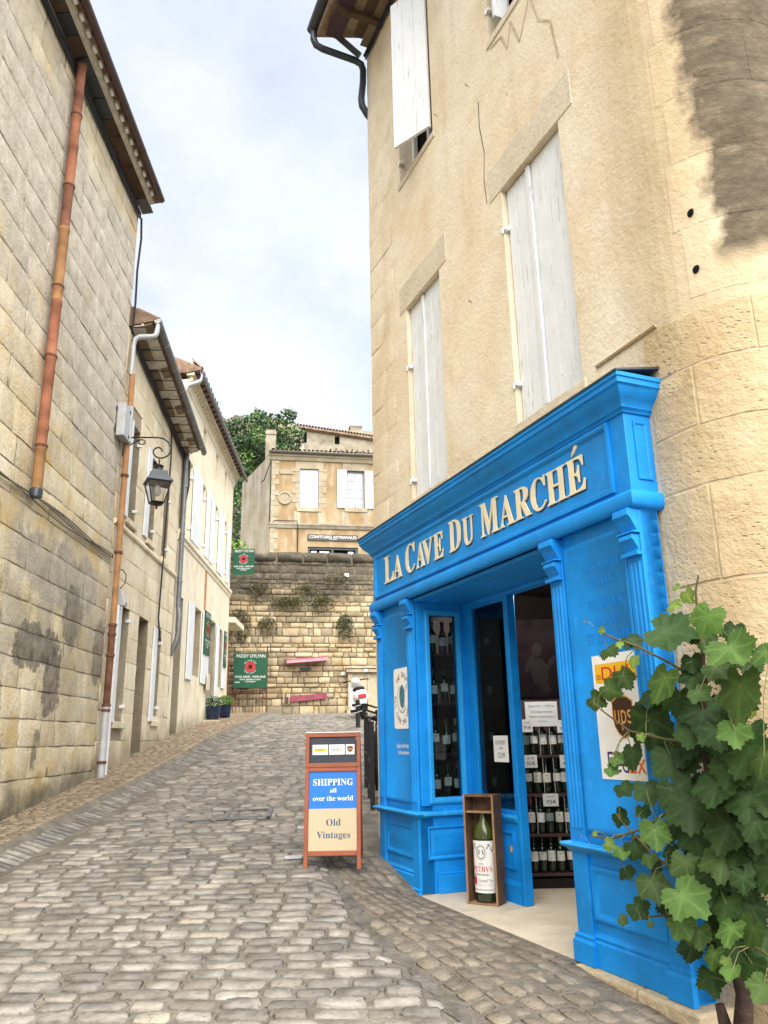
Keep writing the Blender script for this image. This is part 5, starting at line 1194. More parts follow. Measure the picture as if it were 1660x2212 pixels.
M['far_quoin'] = limestone('far_quoin_stone', [(.3, (.33, .27, .185)), (.6, (.44, .38, .28)), (.8, (.50, .45, .36))], scale=1.2, amt=.15, bump=.5, bscale=8); M['far_white'] = plain('far_white_paint', (.42, .44, .46), .5, var=.06)
jh = thing('jam_shop_house', 'ochre house on the terrace with white shutters above a jam shop sign', 'house', HF, (2.5, 0, 9.2))
WH = [(1.33, 2.37, 13.66, 15.9), (3.95, 4.91, 13.72, 15.9), (1.80, 4.51, 9.2, 11.48)]
b = B(HF); sheet(b, -.22, 9.0, 9.0, 16.5, 0, WH, .3); b.obj('wall', M['ochre'], jh)
sa = rad(-31.5); cn = HF.P(-.22, 0, 0); far = cn+Vector((math.sin(sa), math.cos(sa), 0))*4.4
back = far+Vector((math.cos(rad(10.5)), math.sin(rad(10.5)), 0))*10; rt = HF.P(9.0, -6, 0)
b = B(); b.add([(cn.x, cn.y, 9), (far.x, far.y, 9), (far.x, far.y, 16.3), (cn.x, cn.y, 16.75), (back.x, back.y, 9), (back.x, back.y, 16.5)], [(0, 1, 2, 3), (1, 4, 5, 2)]); o = b.obj('side_wall', M['grimy'], jh); o.matrix_parent_inverse = jh.matrix_world.inverted()
b = B(HF); b.box(-.1, 8.9, -3.5, -.31, 9.0, 16.4); b.obj('room', M['void'], jh)
HB2 = random.Random(9)
def quoins(u, z0, z1, side):
    z = z0; k = 0
    while z < z1:
        h = HB2.uniform(.26, .36); l = .42 if k % 2 else .22
        b = B(HF); a, c = (u, u+l) if side > 0 else (u-l, u); b.box(a, c, -.05, .02+HB2.uniform(0, .01), z, min(z+h-.015, z1)); b.obj('quoin_stone', M['far_quoin'], jh); z += h; k += 1
quoins(-.22, 9.2, 16.3, 1)
for (a, c, d, e) in WH[:2]:
    quoins(a, d, e, -1); quoins(c, d, e, 1)
    b = B(HF); b.box(a-.25, c+.25, -.05, .025, e, e+.42); b.obj('lintel', M['far_quoin'], jh); b = B(HF); b.box(a-.15, c+.15, -.05, .06, d-.22, d); b.obj('sill', M['far_quoin'], jh)
    for uu in (a-.3, c-.05): b = B(HF); b.box(uu, uu+.35, -.05, .018, 12.7, d-.23); b.obj('quoin_stone', M['far_quoin'], jh)
b = B(HF); b.prism([(0, 12.45), (.06, 12.48), (.10, 12.6), (.14, 12.66), (.14, 12.74), (0, 12.78)], 'u', -.28, 9); b.obj('string_course', M['farstone'], jh)
b = B(HF); b.prism([(0, 16.3), (.10, 16.34), (.18, 16.5), (.26, 16.55), (.26, 16.66), (0, 16.7)], 'u', -.35, 9); b.obj('cornice', M['far_quoin'], jh)
b = B(HF); b.prism([(.38+.09*math.cos(rad(t)), 16.74+.09*math.sin(rad(t))) for t in range(180, 361, 30)], 'u', -.4, 9); b.obj('gutter', M['zinc'], jh, smooth=True)
b = B(HF); b.prism([(.35, 16.72), (.35, 16.80), (-3.0, 18.0), (-6, 17.2), (-6, 16.4), (0, 16.5)], 'u', -.3, 9); rj = b.obj('roof', M['tile'], jh)
for k in range(34): b = B(HF); u = -.15+k*.24; b.rings([[(u+.10*math.cos(rad(t)), y_, 16.84+(.35-y_)*.36+.08*math.sin(rad(t))) for t in range(0, 181, 45)] for y_ in (.40, -1.2)], False, False, closed=False); b.obj('roof_tile', M['tile'], rj, smooth=True)
b = B(HF); b.box(-.55, .02, -1.6, -1.1, 16.4, 18.3); b.prism([(-.60, 18.3), (.07, 18.3), (.0, 18.55), (-.53, 18.55)], 'w', -1.65, -1.05); b.obj('chimney', M['farstone'], jh)
for u0, u1 in ((1.34, 1.845), (1.855, 2.36)): b = B(HF); b.box(u0, u1, -.10, -.06, 13.68, 15.88); b.obj('shutter', M['far_white'], jh)
for u0, u1 in ((3.38, 3.93), (4.94, 5.5)): b = B(HF); b.box(u0, u1, .03, .07, 13.70, 15.92); b.obj('shutter', M['far_white'], jh)
b = B(HF)
for q in ((3.95, 4.02, 13.72, 15.9), (4.84, 4.91, 13.72, 15.9), (4.38, 4.48, 13.72, 15.9), (4.02, 4.84, 15.82, 15.9), (4.02, 4.84, 13.74, 13.86), (4.02, 4.38, 14.35, 14.38), (4.02, 4.38, 14.85, 14.88), (4.02, 4.38, 15.33, 15.36), (4.48, 4.84, 14.35, 14.38), (4.48, 4.84, 14.85, 14.88), (4.48, 4.84, 15.33, 15.36)): b.box(q[0], q[1], -.22, -.16, q[2], q[3])
wf = b.obj('window_frame', M['far_white'], jh)
M['bluepane'] = plain('pale_reflecting_pane', (.42, .50, .56), .08, .6, var=.08, bump=0)
for u0, u1 in ((4.03, 4.37), (4.49, 4.83)):
    for z0, z1 in ((13.87, 14.34), (14.39, 14.84), (14.89, 15.32), (15.37, 15.81)): b = B(HF); b.box(u0, u1, -.20, -.19, z0, z1); b.obj('pane', M['bluepane'], wf)
b = B(HF); b.tube([(.53+.33*math.cos(rad(t)), .03, 14.16+.33*math.sin(rad(t))) for t in range(0, 361, 20)], .06, 6); b.prism([(.53+.28*math.cos(rad(t)), 14.16+.28*math.sin(rad(t))) for t in range(0, 360, 30)], 'w', 0, .03); b.obj('round_window', M['far_quoin'], jh)
b = B(HF); b.box(.25, .95, 0, .06, 15.55, 15.8); b.obj('relief_stone', M['far_quoin'], jh)
M['signgrey'] = plain('grey_sign_board', (.075, .072, .066), .6, .3)
js = thing('shop_sign', 'grey jam shop sign with white capitals under the ochre house', 'sign', HF, (3.1, .1, 11.85))
b = B(HF); b.box(1.79, 4.51, .02, .07, 11.83, 12.16); b.obj('board', M['signgrey'], js)
b = B(HF); lettering(b, 'CONFITURES ARTISANALES', 1.87, 4.43, 11.95, 12.10, lambda x, z, d: (x, .072, z), 0); b.obj('lettering', M['ink'], js); b = B(HF); lettering(b, 'CONFISERIE', 2.95, 3.35, 11.88, 11.925, lambda x, z, d: (x, .072, z), 0); b.obj('lettering', M['ink'], js)
b = B(HF)
for q in ((1.80, 1.92, 9.2, 11.48), (4.39, 4.51, 9.2, 11.48), (3.08, 3.20, 9.2, 11.36), (1.92, 4.39, 11.36, 11.48), (1.92, 4.39, 10.9, 11.0)): b.box(q[0], q[1], -.2, -.1, q[2], q[3])
b.obj('shop_frame', M['slate_pipe'], jh)
for u0, u1 in ((2.0, 2.3), (2.45, 2.98), (4.0, 4.3)): b = B(HF); b.box(u0, u1, -.22, -.2, 11.02, 11.3); b.obj('notice', M['white'], jh)
hcab = thing('wall_cable', 'black cable looping over the corner of the ochre house', 'cable', HF, (0, .05, 16)); b = B(HF)
b.tube([(-.75, -.5, 15.2), (-.60, -.3, 15.25), (-.5, -.2, 15.6), (-.25, .06, 16.25), (-.26, .06, 14.5), (-.28, .06, 12.6), (.0, .16, 12.85), (1.2, .16, 12.85), (1.25, .06, 12.4), (1.25, .05, 10)], .03, 5); b.obj('strand', M['cable'], hcab)
# old house on the cliff
oh = thing('cliff_house', 'old grey house with two dark openings on top of the cliff', 'house', UF, (5, 0, 24))
b = B(UF); sheet(b, 1.4, 14, 20, 27.55, 0, [(2.01, 2.48, 26.16, 27.18), (4.91, 5.34, 26.17, 26.92)], .4); b.box(1.4, 14, -6, -.41, 20, 27.2); b.obj('wall', M['farstone'], oh)
for q in ((2.01, 2.48, 26.16, 27.18), (4.91, 5.34, 26.17, 26.92)): b = B(UF); b.box(q[0]-.02, q[1]+.02, -.40, -.36, q[2]-.02, q[3]+.02); b.obj('opening', M['void'], oh)
for k in range(8): b = B(UF); u = 4.5+k*.47; b.box(u, u+.12, .0, .012, 25.55+.06*math.sin(k*2), 25.72+.06*math.sin(k*2)); b.obj('pigeon_hole', M['void'], oh)
b = B(UF); b.rings([[(u, p[0], p[1]-.11*(u-1.8)) for p in [(.35, 27.45), (.35, 27.60), (-3, 27.9), (-6, 27.8), (-6, 27), (0, 27.3)]] for u in (1.2, 14)]); ro = b.obj('roof', M['tile'], oh)
for k in range(30): b = B(UF); u = 1.4+k*.26; b.rings([[(u+.11*math.cos(rad(t)), y_, 27.66-.11*(u-1.8)+(.4-y_)*.10+.1*math.sin(rad(t))) for t in range(0, 181, 45)] for y_ in (.42, -1)], False, False, closed=False); b.obj('roof_tile', M['tile'], ro, smooth=True)
b = B(UF); b.box(6.47, 7.46, -2.0, -1.2, 26.5, 28.4); b.box(6.40, 7.53, -2.05, -1.15, 28.4, 28.52); b.obj('chimney', M['farstone'], oh)
# cliff and ivy
cl = B(); RC_ = random.Random(3); vs = []; nu, nz = 26, 18
for j in range(nz):
    for i in range(nu):
        u = -14+16.2*i/(nu-1); z = 8+20.4*j/(nz-1); top = 28.35-.12*(u+4.3) if u > -4.3 else 28.35
        w = 2.2+1.2*math.sin(u*.7+z*.3)+RC_.uniform(-.5, .5)-(z-10)*.10; zz = min(z, top+RC_.uniform(-.1, .0)); vs.append(tuple(UF.P(u, w, zz)))
cl.add(vs, [(j*nu+i, j*nu+i+1, (j+1)*nu+i+1, (j+1)*nu+i) for j in range(nz-1) for i in range(nu-1)]); cl.obj('cliff', M['farstone'], kind='structure', smooth=2)
M['ivy'] = leaf_mat('ivy_dark', (.05, .10, .038)); M['ivy2'] = leaf_mat('ivy_mid', (.09, .17, .055)); M['ivy3'] = leaf_mat('ivy_light', (.15, .25, .07))
ivy = B(UF); RI = random.Random(77)
def ivy_fill(n, f, smin, smax):
    for k in range(n):
        u, z, w = f(); s = RI.uniform(smin, smax); d1 = Vector((RI.uniform(-1, 1), RI.uniform(-.2, 1), RI.uniform(-1, .6))).normalized(); d2 = d1.cross(Vector((RI.uniform(-1, 1), RI.uniform(-1, 1), RI.uniform(-1, 1)))).normalized(); c = Vector((u, w, z))
        cl_ = math.sin(u*2.3+1.1*math.sin(z*1.7))+math.sin(z*2.9+u)+RI.uniform(-.9, .9); ivy.cur = 2 if cl_ > 1.35 else 1 if cl_ > .2 else 0
        ivy.add([c-d1*s, c+d2*s*.6, c+d1*s, c-d2*s*.6], [(0, 1, 2, 3)])
def f1():
    while True:
        u = RI.uniform(-5.2, 2.0); z = RI.uniform(22, 28.6); top = 27.75-.12*(u+1.1)+.18*math.sin(u*3)
        bare = ((u+3.6)/1.6)**2+((z-27.6)/1.0)**2 < 1
        lim = 1.5-(28-z)*0+.35*math.sin(z*3)
        if z < top and not bare and u < lim+(.6 if z < 26 else 0): return u, z, 2.9+.8*math.sin(u*1.3+z*.9)+RI.uniform(-.3, .6)
ivy_fill(9000, f1, .07, .17)
def f2():
    u = RI.uniform(-7.5, -2.0); z = RI.uniform(12, 25); return u, z, 4.0+1.0*math.sin(u*1.1+z*.6)+RI.uniform(-.5, .9)
ivy_fill(9000, f2, .09, .20)
iv = ivy.obj('ivy', [M['ivy'], M['ivy2'], M['ivy3']]); tag(iv, 'dense ivy covering the cliff behind the ochre house', 'ivy', kind='stuff')
sh = thing('terrace_shrub', 'bright green shrub behind the parapet beside the shuttered house', 'shrub', BF, (-.3, -3, 7.0)); M['lime'] = leaf_mat('lime_leaf', (.20, .32, .05)); leaf_cloud('foliage', sh, BF, (-.3, -3.2, 8.0), (.9, .8, .75), 900, [M['lime'], M['ivy3'], M['lime']], RI, (.04, .09), 0, .55)
b = B(BF); b.tube([(-.3, -2.8, 6.9), (-.28, -2.8, 7.7)], .04, 6); b.obj('stem', M['oldwood'], sh)

# ------------------------------------------------------------------ street lantern
RP = random.Random(41)
ln = thing('street_lantern', 'black wrought-iron street lantern on a scrolled wall bracket', 'street lamp', LF, (11.2, 0, 6.2))
UL = 11.2; q = .00145
def sp(x, y): return (UL, (x-310)*q+.10, 6.11-(y-1625)*q)
b = B(LF); pts = [(UL, .0, 6.11), sp(450, 1625), sp(600, 1625), sp(670, 1640), sp(722, 1680), sp(752, 1740), sp(752, 1795), sp(725, 1835), sp(685, 1858), sp(640, 1862), sp(598, 1845), sp(572, 1812), sp(570, 1775), sp(590, 1748), sp(625, 1740), sp(652, 1755), sp(662, 1785)]
b.tube(pts, .013, 8); b.obj('arm', M['iron'], ln, smooth=True)
b = B(LF); pts = [(UL, .0, 5.86), sp(300, 1722), sp(400, 1660), sp(440, 1648), sp(472, 1662), sp(478, 1685), sp(455, 1705), sp(425, 1700), sp(415, 1685)]; b.tube(pts, .010, 6); b.obj('strut', M['iron'], ln, smooth=True)
b = B(LF); b.box(UL-.03, UL+.03, 0, .02, 5.8, 6.2); b.obj('wall_plate', M['iron'], ln)
WLn = sp(640, 0)[1]
b = B(LF); b.tube([(UL, WLn, 5.745), (UL, WLn, 5.65)], .012, 6); b.obj('hanger', M['iron'], ln)
def sq(r, z, rot=20):
    return [(UL+r*math.cos(rad(rot+90*k)), WLn+r*math.sin(rad(rot+90*k)), z) for k in range(4)]
b = B(LF); b.lathe((UL, WLn, 0), [(.02, 5.66), (.06, 5.65), (.075, 5.635), (.06, 5.615), (.062, 5.57), (.085, 5.55)], 12); b.obj('vent_cap', M['iron'], ln, smooth=True)
b = B(LF); b.rings([sq(.11, 5.555), sq(.155, 5.545), sq(.185, 5.45)]); b.rings([sq(.20, 5.45), sq(.27, 5.38), sq(.275, 5.365), sq(.26, 5.36)]); b.obj('roof', M['slate_pipe'], ln)
b = B(LF); b.rings([sq(.225, 5.362), sq(.125, 5.05)], False, False); b.obj('pane', M['glass_clear'], ln)
b = B(LF)
for k in range(4): b.tube([sq(.235, 5.365)[k], sq(.132, 5.04)[k]], .011, 5)
for r, z in ((.235, 5.36), (.132, 5.045)):
    s4 = sq(r, z)
    for k in range(4): b.tube([s4[k], s4[(k+1) % 4]], .010, 5)
b.obj('cage', M['iron'], ln)
b = B(LF); b.rings([sq(.125, 5.04), sq(.10, 5.015), sq(.04, 5.)]); b.lathe((UL, WLn, 0), [(.03, 5.005), (.012, 4.98), (.022, 4.965), (.004, 4.94)], 8); b.obj('finial', M['iron'], ln)
M['opal'] = plain('opal_glass', (.72, .70, .64), .3, .4, var=.05, bump=0)
b = B(LF); b.lathe((UL, WLn, 0), [(.015, 5.35), (.04, 5.31), (.055, 5.25), (.045, 5.18), (.02, 5.15)], 12); b.obj('bulb', M['opal'], ln, smooth=True)

# ------------------------------------------------------------------ pavement sign
SF = Frame((-.463, 6.63, .565), (1, 0, 0), (0, 1, 0))
M['wood_red'] = plain('red_brown_frame', (.30, .08, .036), .5, .35, var=.18, scale=7); M['wood_dark'] = plain('chestnut_frame', (.26, .075, .03), .5, .35, var=.2, scale=7)
M['sign_blue'] = plain('sign_blue', (.0, .15, .55), .4, .4, var=.03, bump=0); M['sign_cream'] = plain('sign_cream', (.50, .41, .265), .5, .3, var=.04, bump=0); M['navy'] = plain('navy_board', (.006, .012, .028), .4, .4, bump=0)
M['card'] = plain('white_card', (.74, .75, .74), .6, .3, var=.04, bump=0); M['ink_blue'] = plain('steel_blue_ink', (.035, .10, .19), .6, .2, bump=0)
af = thing('pavement_sign', 'wooden A-frame sign about shipping and old vintages on the cobbles', 'sign', SF, (0, 0, 0))
LEAN = .13
def ap(x, z, d=0): return (x, z*LEAN/1.035-d, z)       # on the leaning front face
def abox(name, mat, x0, x1, z0, z1, d0, d1, parent=None, bev=.003):
    b = B(SF); b.add([ap(x0, z0, d0), ap(x1, z0, d0), ap(x1, z1, d0), ap(x0, z1, d0), ap(x0, z0, d1), ap(x1, z0, d1), ap(x1, z1, d1), ap(x0, z1, d1)], [(0, 1, 2, 3), (4, 5, 6, 7), (0, 1, 5, 4), (1, 2, 6, 5), (2, 3, 7, 6), (3, 0, 4, 7)]); return b.obj(name, mat, parent or af, bev=bev)
zs_ = lambda y: 1.035-(y-465)*.000639; xs_ = lambda x: -.2275+(x-155)*.455/680
for s in (-1, 1): abox('leg', M['wood_red'], *sorted((s*.2275, s*.195)), 0, .76, 0, .03)
abox('rail', M['wood_red'], -.194, .194, zs_(945), .76, .001, .029); abox('rail', M['wood_red'], -.194, .194, zs_(1930), zs_(1875), .001, .029)
abox('panel', M['sign_cream'], -.194, .194, zs_(1875), zs_(1390), .006, .016, bev=0); abox('panel', M['sign_blue'], -.194, .194, zs_(1390), zs_(945), .006, .016, bev=0)
hd = abox('header', M['navy'], -.19, .19, .775, 1.02, .008, .016, bev=0)
for q in ((-.2275, .2275, .7605, .795), (-.2275, .2275, 1.00, 1.035), (-.2275, -.195, .7955, .9995), (.195, .2275, .7955, .9995)): abox('frame', M['wood_dark'], *q, 0, .034, hd)
abox('cap', M['card'], -.23, .23, 1.0355, 1.041, 0, .036, hd, 0)
def atext(t, x0, x1, y0, y1, mat, ser=True, d=.0175, par=None, shear=0):
    b = B(SF); lettering(b, t, xs_(x0), xs_(x1), zs_(y1), zs_(y0), lambda x, z, dd: ap(x, z, d), 0, ser, shear); return b.obj('lettering', M[mat], par or af)
atext('SHIPPING', 255, 740, 1035, 1115, 'ink'); atext('all', 460, 540, 1150, 1200, 'ink'); atext('over the world', 253, 742, 1240, 1298, 'ink'); atext('Old', 418, 592, 1510, 1590, 'ink_blue'); atext('Vintages', 305, 708, 1655, 1755, 'ink_blue')
M['dhl_y'] = plain('courier_yellow', (.80, .47, .02), .5, .3, var=.04, bump=0); M['dhl_r'] = plain('courier_red', (.58, .01, .02), .5, .3, bump=0); M['brown'] = plain('shield_brown', (.055, .022, .012), .5, .3, bump=0); M['gold'] = plain('shield_gold', (.72, .36, .10), .5, .3, bump=0); M['purple'] = plain('courier_purple', (.05, .02, .16), .5, .3, bump=0); M['orange'] = plain('courier_orange', (.80, .16, .02), .5, .3, bump=0)
for (x0, x1) in ((240, 432), (446, 638), (652, 760)): abox('logo_card', M['card'], xs_(x0), xs_(x1), zs_(740), zs_(615), .016, .0172, hd, 0)
abox('logo_band', M['dhl_y'], xs_(253), xs_(420), zs_(698), zs_(663), .0172, .0176, hd, 0); atext('DHL', 285, 385, 666, 694, 'dhl_r', False, .018, hd, .012); atext('Fed', 466, 550, 655, 698, 'purple', False, .018, hd); atext('Ex', 552, 608, 658, 698, 'orange', False, .018, hd)
def shield(fr, put, cx, cz, w, h, parent, m1, m2, m3, d=.001):
    """tapered shield badge with lower-case letters"""
    def poly(s): 
        return [(-.5*s, .36*s), (-.25*s, .46*s), (0, .5*s), (.25*s, .46*s), (.5*s, .36*s), (.5*s, -.05*s), (.44*s, -.22*s), (.28*s, -.38*s), (0, -.5*s), (-.28*s, -.38*s), (-.44*s, -.22*s), (-.5*s, -.05*s)]
    for k, (s, m_) in enumerate(((1.0, m1), (.93, m2))):
        b = B(fr); P = poly(s); b.add([put(cx+x*w, cz+z*h, d*(k+1)) for x, z in P], [tuple(range(len(P)))]); b.obj('shield', M[m_], parent)
    b = B(fr); lettering(b, 'ups', cx-.40*w, cx+.40*w, cz-.30*h, cz+.16*h, lambda x, z, dd: put(x, z, d*3), 0); b.obj('lettering', M[m3], parent)
shield(SF, lambda x, z, d: ap(x, z, .0172+d*.5), xs_(706), zs_(674), .050, .052, hd, 'gold', 'brown', 'gold')
for s in (-1, 1):
    b = B(SF); b.add([(s*.2275, LEAN+.02, 1.0), (s*.195, LEAN+.02, 1.0), (s*.195, LEAN+.05, 1.0), (s*.2275, LEAN+.05, 1.0), (s*.2275, .46, .04), (s*.195, .46, .04), (s*.195, .49, .04), (s*.2275, .49, .04)], [(0, 1, 2, 3), (4, 5, 6, 7), (0, 1, 5, 4), (1, 2, 6, 5), (2, 3, 7, 6), (3, 0, 4, 7)]); b.obj('rear_leg', M['wood_dark'], af)
b = B(SF); b.add([(-.194, LEAN+.03, .97), (.194, LEAN+.03, .97), (.194, .42, .20), (-.194, .42, .20), (-.194, LEAN+.04, .97), (.194, LEAN+.04, .97), (.194, .43, .20), (-.194, .43, .20)], [(0, 1, 2, 3), (4, 5, 6, 7), (0, 1, 5, 4), (1, 2, 6, 5), (2, 3, 7, 6), (3, 0, 4, 7)]); b.obj('rear_panel', M['navy'], af)
b = B(SF); b.tube([(.0, .06, .10), (.02, .2, .05), (.0, .40, .12)], .004, 5); b.obj('stay_cord', M['sign_cream'], af)

# ------------------------------------------------------------------ crate with the giant bottle
ca_, cb_ = RF.P(1.545, -.150, FL), RF.P(1.355, -.293, FL); ce = (cb_-ca_); CW = ce.length; ce.normalize()
CF = Frame(tuple(ca_), tuple(ce), (-ce.y, ce.x, 0))
M['crate'] = plain('old_crate_wood', (.15, .085, .05), .7, .25, var=.35, scale=12, bump=.3); M['crate_edge'] = plain('worn_crate_edge', (.30, .18, .10), .7, .25, var=.3, scale=14)
cr = thing('wine_crate', 'upright open wooden crate displaying a giant bottle by the shop door', 'crate', CF, (CW/2, .07, 0))
CH = .735; t = .014
for nm, q, mt in (('side', (0, t, 0, .15, 0, CH), 'crate'), ('side', (CW-t, CW, 0, .15, 0, CH), 'crate'), ('top', (t+.0005, CW-t-.0005, 0, .15, CH-t, CH), 'crate'), ('bottom', (t+.0005, CW-t-.0005, 0, .15, 0, t), 'crate_edge'), ('back', (t+.0005, CW-t-.0005, .138, .149, t, CH-t), 'crate'), ('divider', (t+.0005, CW-t-.0005, .004, .137, .61, .622), 'crate_edge')): b = B(CF); b.box(*q); b.obj(nm, M[mt], cr, bev=.002)
for q in ((-.0005, t, -.003, -.0002, 0, CH), (CW-t, CW+.0005, -.003, -.0002, 0, CH)): b = B(CF); b.box(*q); b.obj('edge', M['crate_edge'], cr)
g = G('bottle_green_glass'); g.b.inputs['Coat Weight'].default_value = .6; M['bglass'] = g.done((.010, .020, .008), .06, .6); M['bglass2'] = plain('olive_glass', (.05, .065, .012), .08, .6, var=.2, bump=0)
gb_ = thing('giant_wine_bottle', 'giant green wine bottle with white and red label inside the crate', 'bottle', CF, (CW/2, .072, t))
cx_, cy_, rb = CW/2, .072, .064; rx = .082
def glathe(prof, n=24): return [[(cx_+r*1.25*math.cos(2*math.pi*k/n), cy_+r*.98*math.sin(2*math.pi*k/n), z) for k in range(n)] for r, z in prof]
b = B(CF); b.rings(glathe([(.05, t+.001), (.063, t+.008), (.064, .03), (.064, .435)])); b.obj('body', M['bglass'], gb_, smooth=True)
b = B(CF); b.rings(glathe([(.064, .435), (.062, .47), (.052, .51), (.036, .535), (.024, .555), (.020, .59), (.020, .604)])); b.obj('shoulder', M['bglass2'], gb_, smooth=True)
def lab(x, z, d):       # x in metres along the label, 0 at its middle
    a = x/.072; return (cx_+(.064*1.25+d+.0012)*math.sin(a), cy_-(.064*.98+d+.0012)*math.cos(a), z)
M['label_w'] = plain('label_paper', (.78, .75, .72), .7, .2, var=.06, scale=20, bump=0); M['red_ink'] = plain('label_red', (.50, .05, .06), .6, .2, bump=0); M['grey_ink'] = plain('label_grey', (.22, .22, .25), .6, .2, bump=0)
b = B(CF); b.rings([[lab(-.095+.19*k/18, z, 0) for k in range(19)] for z in (.078, .422)], False, False, closed=False); lb_ = b.obj('label', M['label_w'], gb_, smooth=True)
def ltext(t_, x0, x1, z0, z1, m_, ser=True): b = B(CF); lettering(b, t_, x0, x1, z0, z1, lambda x, z, d: lab(x, z, .0008), 0, ser); b.obj('lettering', M[m_], lb_)
ltext('1990', -.022, .012, .262, .275, 'grey_ink'); ltext('PETRVS', -.072, .072, .215, .252, 'red_ink'); ltext('POMEROL', -.062, .050, .190, .204, 'blackink'); ltext('Grand Vin', -.025, .075, .148, .172, 'grey_ink'); ltext('MIS EN BOUTEILLE AU CHATEAU', -.045, .075, .133, .138, 'grey_ink', False); ltext('APPELLATION POMEROL CONTROLEE', -.04, .075, .122, .127, 'grey_ink', False)
b = B(CF); n = 18; b.add([lab(-.056+.018*math.cos(2*math.pi*k/n), .158+.030*math.sin(2*math.pi*k/n), .0008) for k in range(n)], [tuple(range(n))]); b.obj('seal', M['red_ink'], lb_)
b = B(CF)
for r0, r1 in ((.030, .036), (.041, .043)):
    v = []; n = 22
    for k in range(n):
        for r in (r0, r1): v.append(lab(r*.85*math.cos(2*math.pi*k/n), .345+r*1.25*math.sin(2*math.pi*k/n), .0008))
    b.add(v, [(2*k, 2*k+1, (2*k+3) % (2*n), (2*k+2) % (2*n)) for k in range(n)])
for s in (-1, 1):
    for j in range(7):
        x = s*(.042+.008*j); z = .375+.02*math.sin(j*1.1); b.add([lab(x-.004, z-.010, .0008), lab(x+.004, z-.006, .0008), lab(x+.005, z+.008, .0008), lab(x-.003, z+.010, .0008)], [(0, 1, 2, 3)])
    b.add([lab(s*.01, .33, .0008), lab(s*.02, .33, .0008), lab(s*.016, .36, .0008), lab(s*.006, .365, .0008)], [(0, 1, 2, 3)])
for j in range(16): x = -.078+j*.0104; b.add([lab(x, .094, .0008), lab(x+.006, .092, .0008), lab(x+.007, .108-.004*(j % 3), .0008), lab(x+.001, .104, .0008)], [(0, 1, 2, 3)])
b.obj('ornament', M['grey_ink'], lb_)

# ------------------------------------------------------------------ bottles on the shelves
def bottle_meshes(h, r, kind):
    b = B(); 
    sh = [(r*.9, 0), (r, .01), (r, h*.60), (r*.93, h*.66), (r*.55, h*.715), (r*.40, h*.75), (r*.38, h*.80)] if kind == 0 else [(r*.9, 0), (r*1.05, .01), (r*1.05, h*.46), (r*.92, h*.56), (r*.6, h*.68), (r*.42, h*.76), (r*.38, h*.80)]
    b.lathe((0, 0, 0), sh, 14); body = b.mesh('glass', M['bglass']); body.polygons.foreach_set('use_smooth', [True]*len(body.polygons))
    return body, r*(1 if kind == 0 else 1.05), h
M['soft_ink'] = plain('label_engraving', (.56, .55, .50), .7, .2, var=.3, scale=60, bump=0)
def label_mesh(r, z0, z1, mat, half=62, band=None):
    b = B(); n = 10
    b.rings([[((r+.0008)*math.sin(rad(-half+2*half*k/n)), -(r+.0008)*math.cos(rad(-half+2*half*k/n)), z) for k in range(n+1)] for z in (z0, z1)], False, False, closed=False)
    if band:
        b.cur = 1
        for (xa, xb, za, zb) in band:
            b.rings([[((r+.0016)*math.sin(xa+(xb-xa)*k/4), -(r+.0016)*math.cos(xa+(xb-xa)*k/4), z0+(z1-z0)*z) for k in range(5)] for z in (za, zb)], False, False, closed=False)
        return b.mesh('label', [mat, M['soft_ink']])
    return b.mesh('label', mat)
def cap_mesh(r, h, mat):
    b = B(); b.lathe((0, 0, 0), [(r*.41, h*.795), (r*.41, h*.93), (r*.46, h*.935), (r*.46, h*.96), (r*.42, h*.965), (r*.42, h*.995), (.001, h)], 10); return b.mesh('capsule', mat)
M['lab_cream'] = plain('wine_label_cream', (.86, .83, .72), .7, .2, var=.05, bump=0); M['lab_grey'] = plain('wine_label_grey', (.84, .84, .80), .7, .2, var=.05, bump=0); M['cap_red'] = plain('capsule_red', (.35, .06, .05), .4, .4, bump=0); M['cap_gold'] = plain('capsule_gold', (.55, .42, .16), .4, .4, bump=0); M['cap_black'] = plain('capsule_black', (.02, .02, .022), .35, .5, bump=0); M['lab_teal'] = plain('wine_label_teal', (.30, .38, .36), .7, .2, bump=0)
BODY = [bottle_meshes(.275, .034, 0), bottle_meshes(.275, .035, 1)]
DRAW = [None, [(-.5, .5, .60, .64), (-.3, .3, .48, .52)], [(-.2, .2, .58, .85), (-.5, .5, .2, .24)], [(-.6, .6, .62, .66), (-.4, .4, .3, .34), (-.4, .4, .18, .21)], [(-.25, .25, .62, .84), (-.5, .5, .40, .44), (-.5, .5, .12, .15)]]
ORD = ['leftmost', 'second', 'third', 'fourth', 'fifth', 'sixth']
def place_bottle(fr, p, yaw, label, kind, labcol, capcol, zl, group, draw):
    body, r, h = BODY[kind]
    root = bpy.data.objects.new('wine_bottle', None); root.empty_display_size = .05; COL.objects.link(root)
    root.matrix_world = fr.M @ Matrix.Translation(Vector((fr.sg*p[0], p[1], p[2]))) @ Matrix.Rotation(yaw, 4, 'Z'); tag(root, label, 'bottle', group)
    for nm, me in (('glass', body), ('label', label_mesh(r, h*zl[0], h*zl[1], M[labcol], band=DRAW[draw])), ('capsule', cap_mesh(r, h, M[capcol]))):
        o = bpy.data.objects.new(nm, me); COL.objects.link(o); o.parent = root
LC = ['lab_cream', 'lab_grey', 'label_w', 'lab_cream']
rows = [('top', 1.392, (1.126, 1.196, 1.271, 1.350, 1.425, 1.49)), ('second', 1.098, (1.13, 1.205, 1.279, 1.362, 1.428)), ('third', .797, (1.133, 1.211, 1.281, 1.358, 1.43)), ('bottom', .512, (1.137, 1.204, 1.274, 1.347, 1.427, 1.485))]
